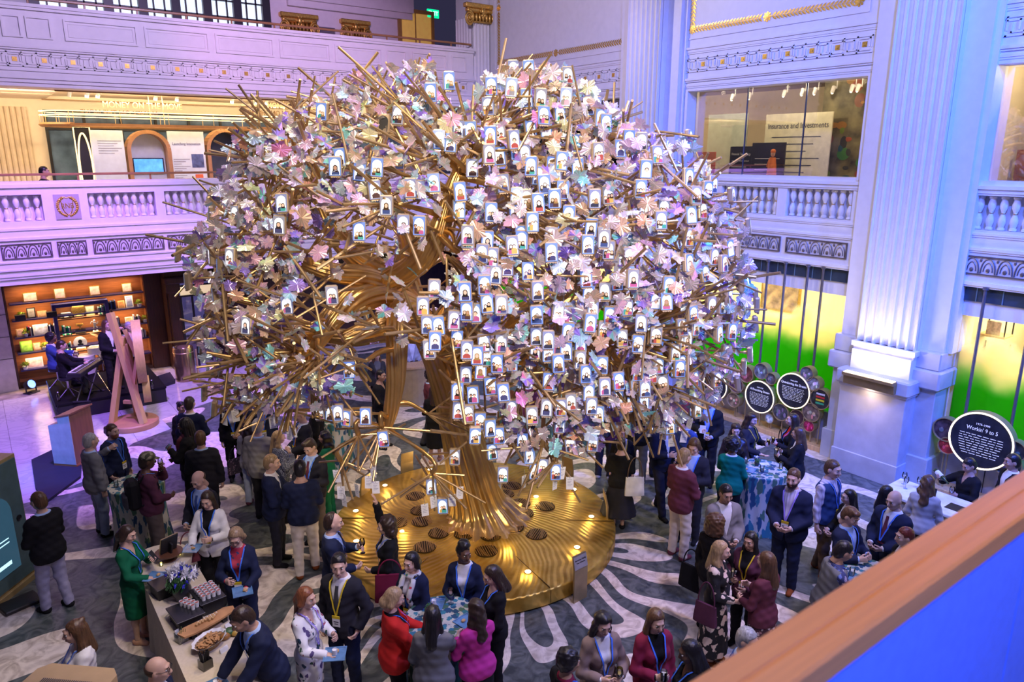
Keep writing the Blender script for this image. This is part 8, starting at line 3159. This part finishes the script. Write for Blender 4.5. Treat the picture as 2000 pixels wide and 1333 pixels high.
def bar():
 x0, x1, y1, y0, h = 10.95, 11.60, 4.95, 1.2, 1.07
 t = thing('bar_counter', 'white-topped serving bar at the edge of the hall, mostly hidden by the wooden rail', 'bar', (x0, y0, 0))
 B('worktop', cloth('white'), t, (-.04, -.04, h-.05), (x1-x0+.04, y1-y0+.04, h), .01)
 B('front', mat('bar_front', (.45, .38, .30), .5), t, (0, 0, 0), (x1-x0, y1-y0, h-.05), .005)
 t = thing('back_bar', 'back bar shelf of bottles and glasses behind the bartender', 'bar', (13.05, 1.0, 0))
 B('cabinet', MATS['bar_front'], t, (0, 0, 0), (.5, 2.6, 1.0), .01)
 B('worktop', PLY, t, (-.03, -.03, 1.0), (.53, 2.63, 1.04), .01)
 for i, (x, y, hh) in enumerate(((11.45, 4.85, 1), (11.30, 4.75, 1), (11.45, 4.62, 1))):
  stem_glass((x, y, h+.11), 'empty wine glass on the bar end by the stone pilaster', drink=(.9, .9, .9), group='empty glasses on the bar end')
 k = MB()
 k.bbox((-.008, -.10, 0), (.008, .10, .14), .003)
 o = k.obj('menu_stand', BLACK)
 o.location = (11.35, 4.42, h)
 o.rotation_euler = (0, .2, 0)
 tag(o, 'small black-framed menu stand on the bar', 'sign')
 o = MB().bbox((-.12, -.35, 0), (.12, .35, .006), .002).obj('bar_mat', BLACK)
 o.location = (11.25, 3.75, h)
 tag(o, 'dark strip mat along the bar top before the bartender', 'mat')
 s = thing('cocktail_shaker', 'blue steel cocktail shaker on the bar before the bartender', 'shaker', (11.12, 3.42, h))
 MB().lathe([(.035, 0), (.048, .2), (.046, .2), (.03, .02)], 16).obj('tin', mat('blue_steel_tin', (.1, .15, .5), .2, .8), s, smooth='auto')
 MB().lathe([(.036, .0), (.037, .03)], 16, caps=False).obj('base_band', cloth('rust'), s)
 lbs = ['clear spirit bottle standing on the bar', 'green-labelled bottle on the back bar', 'red-capped soda bottle on the back bar', 'cobalt blue bottle on the back bar', 'second cobalt blue bottle on the back bar, near the frame edge', 'white-labelled bottle on the back bar']
 for (x, y, z, c), lb in zip(((11.3, 3.25, h, (.6, .65, .68)), (13.15, 3.45, 1.04, (.03, .25, .10)), (13.2, 3.30, 1.04, (.35, .03, .04)), (13.15, 3.05, 1.04, (.02, .04, .35)), (13.2, 2.80, 1.04, (.03, .05, .40)), (13.25, 3.55, 1.04, (.6, .6, .55))), lbs):
  b = thing('bottle', lb, 'bottle', (x, y, z))
  MB().lathe([(.036, 0), (.038, .01), (.038, .17), (.014, .23), (.013, .29), (.001, .29)], 14).obj('body', mat('bottle_%d' % int(c[0]*999+c[2]*99), c, .12), b, smooth='auto')
  MB().lathe([(.0385, .05), (.0385, .13)], 14, caps=False).obj('label_band', cloth('cream'), b)
  MB().lathe([(.015, .28), (.015, .31), (.001, .31)], 10).obj('cap', cloth('red'), b)
 for i in range(10):
  stem_glass((13.2+.09*(i % 3), 2.2+.09*i, 1.04+.11), 'clean stemmed glass in the cluster on the back bar', drink=(.9, .9, .9), group='clean glasses on the back bar')

bar()

def exhibits():
 """displays in the open gallery and behind the gallery windows"""
 Y = 23.0
 Z1 = lambda x, y: at_y(x/2.854, y/2.854, Y)
 pale = mat('pale_board', (.70, .82, .88), .5, var=.05)
 ink = mat('print_dark', (.06, .07, .12), .6)
 lineM = mat('print_grey', (.30, .33, .36), .6)
 frameM = mat('exhibit_timber', (.42, .22, .10), .45)
 FY = lambda x, z, dy=0: frame((x, Y-.03-dy, z), (1, 0, 0), (0, -1, 0))
 def board(x0, x1, y0, lb, head=None, lines=6, lx=(.2, .9), ly=(.55, .15)):
  a, b = Z1(x0, y0), Z1(x1, y0)
  w, h = b[0]-a[0], a[2]-4.95
  t = thing('exhibit_board', lb, 'exhibit board', (a[0], Y, 4.8))
  B('panel', pale, t, (0, -.025, 0), (w, .025, h+.15))
  if head:
   text_obj('heading', head, .105, FY(w/2, h*.80-.0, -Y+.0).copy() if 0 else frame((w/2, -.03, h*.82+.15), (1, 0, 0), (0, -1, 0)), ink, t, squeeze=.86)
  ln = MB()
  for i in range(lines):
   z = (h+.15)*(ly[0]+(.92-ly[0])*0)+(.86-ly[0])*0-(i*.065)
   ln.box((w*lx[0], -.029, z), (w*(lx[1]-.12*(i % 3)), -.026, z+.018))
  ln.obj('paragraph', lineM, t)
  return t, w, h
 board(495, 680, 725, 'pale text board between the glowing oval and the first arch', None, 6, (.2, .92), (.86, 0))
 t, w, h = board(928, 1130, 732, 'pale text board headed Launching Innovation', 'Launching Innovation', 9, (.1, .55), (.62, 0))
 B('inset_picture', mat('inset_blue', (.10, .14, .30), .4, var=.5), t, (w*.60, -.03, h*.55), (w*.94, -.026, h*.75))
 B('inset_badge', mat('inset_orange', (.75, .16, .05), .5), t, (w*.66, -.03, .1), (w*.88, -.026, h*.45))
 board(1460, 1560, 740, 'narrow pale text board half hidden by the branches', None, 8, (.15, .9), (.8, 0))
 board(1770, 1900, 770, 'pale text board seen among the upper branches', None, 9, (.15, .9), (.85, 0))
 for i, (x0, x1, yt, lb, tv) in enumerate(((692, 940, 722, 'first timber arch, framing a lit video screen', 1), (1140, 1372, 715, 'second timber arch, open at its centre', 0), (1575, 1745, 740, 'third timber arch with video screen, behind the branches', 1))):
  a, b = Z1(x0, yt), Z1(x1, yt)
  w, ht = b[0]-a[0], a[2]-4.8
  t = thing('timber_arch', lb, 'arch', (a[0]+w/2, Y, 4.8))
  r = w/2
  m = MB()
  pth = [(-r+.05, 0), (-r+.05, ht-r)]+[((r-.05)*math.cos(q), ht-r+(r-.05)*math.sin(q)) for q in np.linspace(math.pi, 0, 18)[1:-1]]+[(r-.05, ht-r), (r-.05, 0)]
  for j in range(len(pth)-1):
   (xa, za), (xb, zb) = pth[j], pth[j+1]
   L = math.hypot(xb-xa, zb-za)
   nx, nz = -(zb-za)/L*.05, (xb-xa)/L*.05
   m.prism([(xa-nx, -.05, za-nz), (xa+nx, -.05, za+nz), (xb+nx, -.05, zb+nz), (xb-nx, -.05, zb-nz)], (0, .5, 0))
  m.obj('surround', frameM, t)
  k = MB()
  k.prism([(x_*.98, .40, z_) for x_, z_ in pth], (0, .03, 0))
  k.obj('back_panel', pale if tv else mat('arch_dark', (.05, .07, .09), .3), t)
  if tv:
   s = thing('video_screen', 'bright blue video screen hung in the first timber arch' if i == 0 else 'cyan video screen hung in the third timber arch', 'screen', (a[0]+w/2, Y+.34, 4.8+ht*.52))
   B('bezel', BLACK, s, (-w*.36, -.03, -.20), (w*.36, .03, .24))
   B('picture', mat('video_%d' % i, (.1, .35, .8), .3, var=.7, scale=5, emis=(.08, .35, .85) if i == 0 else (.3, .75, .85), estr=1.1), s, (-w*.33, -.036, -.17), (w*.33, -.03, .21), .001)
 # glowing oval at the end of the row
 a, b = Z1(400, 705), Z1(500, 705)
 t = thing('glowing_oval_frame', 'tall panel with a glowing oval ring at the end of the exhibit row', 'exhibit', (a[0], Y, 4.8))
 w, h = b[0]-a[0], a[2]-4.8
 B('panel', BLACK, t, (0, 0, 0), (w, .04, h))
 glow = mat('warm_neon', (1, .85, .5), .4, emis=(1, .80, .42), estr=1.3)
 MB().tube([(w/2+w*.36*math.cos(q), -.02, h*.50+h*.42*math.sin(q)) for q in np.linspace(0, 6.283, 40)], .022, 6).obj('oval_tube', glow, t)
 MB().tube([(.02, -.01, .02), (.02, -.01, h-.02), (w-.02, -.01, h-.02), (w-.02, -.01, .02)], .016, 6).obj('border_tube', glow, t)
 # hanging oblong ring with the lit title
 p, q = Z1(225, 655), Z1(1900, 700)
 z0 = Z1(600, 700)[2]
 t = thing('hanging_title_ring', 'hanging oblong timber and light ring carrying the MONEY ON THE MOVE title', 'hanging sign', (p[0], Y-.4, z0))
 L = 8.4
 path = [(x, 0) for x in np.linspace(.6, L, 14)]+[(L, 1.4)]+[(x, 1.4) for x in np.linspace(L, .7, 14)]+[(.7+.7*math.cos(s), .7+.7*math.sin(s)) for s in np.linspace(1.57, 4.71, 12)]
 m = MB()
 m.tube([(x, y, 0) for x, y in path], .05, 4)
 m.obj('lower_band', frameM, t)
 m = MB()
 for zz in (.24, .34):
  m.tube([(x, y, zz) for x, y in path], .012, 6)
 m.obj('light_tube', glow, t)
 s0 = MB().cyl((0, 0, 0), (0, 0, .34), .008, 5).obj('spindle', BRASS, t)
 for i, (x, y) in enumerate(path[::2]):
  (dup(s0, t) if i else s0).location = (x, y, 0)
 m = MB()
 for x in (2.6, 2.95, 5.5, 6.4):
  m.cyl((x, .3, .0), (x, .3, 8.02-z0), .012, 6)
 m.obj('hanger', BRASS, t)
 for cx, lb in ((785, 0), (1640, 0)):
  c = Z1(cx, 630)
  text_obj('title_letters', 'MONEY ON THE MOVE', .22, frame((c[0]-p[0], -.06, c[2]-z0+.16), (1, 0, 0), (0, -1, 0)), mat('title_glow', (.9, .5, .2), .4, emis=(1, .55, .22), estr=1.0), t, extrude=.012, squeeze=.86)
  text_obj('title_letters', 'MONEY ON THE MOVE', .22, frame((c[0]-p[0]-.35, 1.44, c[2]-z0+.02), (-1, 0, 0), (0, 1, 0)), mat('title_back', (.30, .16, .07), .5), t, extrude=.012, squeeze=.86)
 for i, (x, y) in enumerate(((405, 570), (495, 530), (560, 575), (875, 575), (990, 550), (1295, 590), (1430, 570), (1485, 605), (1650, 610))):
  c = Z1(x, y)
  s = thing('track_spotlight', 'small white track spotlight on the gallery ceiling', 'spotlight', (c[0], Y-.3, 8.05), 0, 'track spotlights on the gallery ceiling')
  if i == 0:
   p0 = MB().lathe([(.045, -.40), (.05, -.24), (.03, -.22)], 12, 0, Matrix.Rotation(.25, 4, 'Y')).obj('can', cloth('white'), s, smooth='auto')
   p1 = MB().cyl((0, 0, -.28), (0, 0, 0), .012, 6).obj('stem', cloth('white'), s)
  else:
   dup(p0, s); dup(p1, s)
 for x in (1.0, 4.0, 7.0, 10.5):
  lamp('gallery_cove', 'AREA', (x, 22.6, 7.66), (x, 24.4, 5.5), 60, WARM, 2.4, size_y=.3)
  lamp('gallery_cove_up', 'AREA', (x, 21.6, 7.55), (x, 22.4, 8.2), 22, WARM, 2.2, size_y=.2)
 # behind the right-hand gallery windows
 XP = 16.4
 R = lambda x, y: at_x(1300+x/2.854, y/2.854, XP)
 def rb(name, lb, cat, x0, x1, y0, y1, m_, head=None, hc=None, hs=.1, lines=0, dx=0.0, lit=0):
  a, b = R(x0, y0), R(x1, y1)
  w, h = a[1]-b[1], a[2]-4.95
  t = thing(name, lb, cat, (XP-dx, a[1], 4.95))
  B('panel', m_, t, (0, -w, 0), (.04, 0, h))
  F = frame((-.006, -w/2, h), (0, -1, 0), (-1, 0, 0))
  if head:
   text_obj('heading', head, hs, F @ Matrix.Translation((0, -h*.13, 0)), hc, t, squeeze=.8)
  if lines:
   ln = MB()
   for i in range(lines):
    ln.box((-w*.38, -h*(.25+.6*i/lines), 0), (w*(.36-.1*(i % 3)), -h*(.25+.6*i/lines)+.016, .003), 0, F)
   ln.obj('paragraph', hc or lineM, t)
  return t, w, h
 blk = mat('black_board', (.03, .032, .05), .4)
 wt = cloth('white')
 rb('exhibit_board', 'pale tall board headed Insurance and Investments behind the window', 'exhibit board', 562, 895, 640, 1010, mat('warm_board', (.78, .76, .58), .5), 'Insurance and Investments', ink, .19, 8)
 rb('exhibit_board', 'black board headed Financial Technology behind the window', 'exhibit board', 415, 528, 818, 1010, blk, 'Financial Technology', wt, .085, 6, .4)
 rb('exhibit_board', 'rounded black board with white text beside the orange figure', 'exhibit board', 552, 718, 798, 1010, blk, None, wt, .1, 7, .5)
 t, w, h = rb('exhibit_kiosk', 'red exhibit case with a glowing white front behind the window', 'exhibit', 257, 347, 848, 1010, mat('red_case', (.5, .04, .05), .4), None, None, .1, 0, .6)
 B('lit_front', mat('lit_white', (1, .9, .8), .5, emis=(1, .85, .75), estr=1.0), t, (-.01, -w*.8, h*.35), (0, -w*.25, h*.85))
 t, w, h = rb('mural', 'dark colourful mural panel at the window end by the big pilaster', 'mural', 850, 1150, 450, 1010, mat('mural_ground', (.16, .14, .07), .5, var=.9, scale=2.2), None, None, .1, 0, -.3)
 g = MB()
 for i in range(46):
  g.col = rnd.choice([(.06, .22, .05), (.35, .08, .03), (.03, .10, .12), (.2, .3, .04), (.4, .2, .04), (.05, .05, .04), (.25, .1, .06)])
  g.ball((-.004, -w*rnd.random(), h*rnd.random()), (.003, rnd.uniform(.04, .16), rnd.uniform(.04, .16)), 6)
 g.obj('painted_foliage', mat('print_ink', (1, 1, 1), .5, attr='Col'), t, col=True)
 rb('exhibit_board', 'pale blue wall graphic behind the window end nearest the tree', 'exhibit board', 215, 405, 640, 1010, mat('faded_blue', (.55, .62, .55), .5), 'resilience', wt, .14, 0, -.2)
 f = thing('cutout_figure', 'orange cutout figure of a person in front of the black exhibit board', 'exhibit', R(682, 985)-V3(.7, 0, 0))
 B('plinth', BLACK, f, (-.12, -.14, 4.95-f.location.z), (.12, .14, 0))
 c = MB()
 c.ball((0, 0, .55), (.03, .06, .08), 8, 1); c.ball((0, 0, .60), (.035, .07, .06), 8, 0)
 c.tube([(0, 0, 0), (0, 0, .25), (0, 0, .46)], [.12, .10, .07], 10, 0)
 c.tube([(0, .07, .42), (0, .13, .25), (0, .03, .2)], .03, 7, 0)
 c.obj('figure', [mat('cut_orange', (.75, .2, .04), .5), SKIN['l']], f, smooth='auto')
 for i, (x, y) in enumerate(((408, 625), (505, 610), (697, 612), (800, 590), (870, 590), (970, 595), (1075, 590), (1110, 580))):
  c = R(x, y)
  s = thing('track_spotlight', 'small track spotlight behind the gallery window', 'spotlight', (XP-.2, c[1], 7.92), 0, 'track spotlights behind the gallery window')
  MB().lathe([(.04, -.36), (.05, -.22), (.03, -.2)], 10, 0, Matrix.Rotation(.3, 4, 'X')).obj('can', cloth('white'), s, smooth='auto')
  MB().cyl((0, 0, -.26), (0, 0, 0), .01, 6).obj('stem', cloth('white'), s)
  MB().ball((0, .10, -.345), .025, 6).obj('bulb', mat('spot_bulb', (1, .9, .7), .4, emis=(1, .9, .65), estr=10), s)
 for (a, b, z0, z1, lb, c) in ((4.6, 5.3, 4.95, 6.9, 'pale blue exhibit panel behind the last window', (.55, .62, .66)), (3.2, 4.4, 4.95, 7.6, 'dark mural behind the last window at the frame edge', (.10, .12, .07)), (5.3, 5.6, 4.95, 6.3, 'brown timber display case behind the last window', (.30, .09, .04))):
  t = thing('exhibit_display', lb, 'exhibit', (15.9, a, z0))
  B('panel', mat('last_panel_%d' % int(a*10), c, .5, var=.5, scale=3), t, (0, 0, 0), (.05, b-a, z1-z0))
  B('edge_trim', BLACK, t, (-.01, -.02, 0), (.06, 0, z1-z0))
 # shop behind the green glass
 for i, (x, y, w, h, lb) in enumerate(((590, 395, .75, 1.05, 'gold-framed picture behind the green glass, nearer the tree'), (690, 415, .6, 1.0, 'gold-framed picture behind the green glass, nearer the pilaster'))):
  c = at_x(1300+x/2.854, 433+y/2.854, XW+3.9)
  t = thing('picture_frame', lb, 'frame', (XW+3.95, c[1], c[2]))
  B('moulding', GOLD, t, (0, -w/2, -h/2), (.05, w/2, h/2))
  B('picture', mat('sepia_%d' % i, (.35, .25, .14), .5, var=.7, scale=4), t, (-.01, -w/2+.06, -h/2+.06), (.0, w/2-.06, h/2-.06), .001)
 for z in (1.5, 2.2, 2.9):
  t = thing('display_shelf', {1.5: 'lowest black-framed display shelf behind the glass by the bar', 2.2: 'middle black-framed display shelf behind the glass by the bar', 2.9: 'top black-framed display shelf behind the glass by the bar'}[z], 'shelf', (XW+1.0, 5.05, z))
  m = MB()
  for x in (0, .38):
   for y in (0, .42):
    m.box((x, y, 0), (x+.02, y+.02, .5))
  m.obj('frame', BLACK, t)
  B('board', PLY, t, (-.01, -.01, -.04), (.41, .45, 0))
  B('picture', mat('shelf_print', (.5, .35, .3), .5, var=.6, scale=12), t, (.05, .1, .0), (.08, .34, .26), .004)
 t = thing('dark_cabinet', 'dark glazed cabinet behind the glass by the bar', 'cabinet', (XW+2.4, 2.6, .1))
 B('case', mat('cabinet_dark', (.06, .05, .04), .3, var=.5), t, (0, 0, 0), (.6, 1.9, 3.1))
 B('door', mat('cabinet_pane', (.12, .12, .10), .1, var=.6, scale=4), t, (-.02, .1, .6), (0, 1.8, 3.0))
 t = thing('dark_doorframe', 'dark timber frame behind the green glass beside the pilaster', 'frame', (XW+2.2, 7.75, .1))
 B('upright', DARKWOOD, t, (0, 0, 0), (.1, .12, 3.2)); B('upright', DARKWOOD, t, (0, .75, 0), (.1, .87, 3.2)); B('lintel', DARKWOOD, t, (0, 0, 3.2), (.1, .87, 3.3))

exhibits()
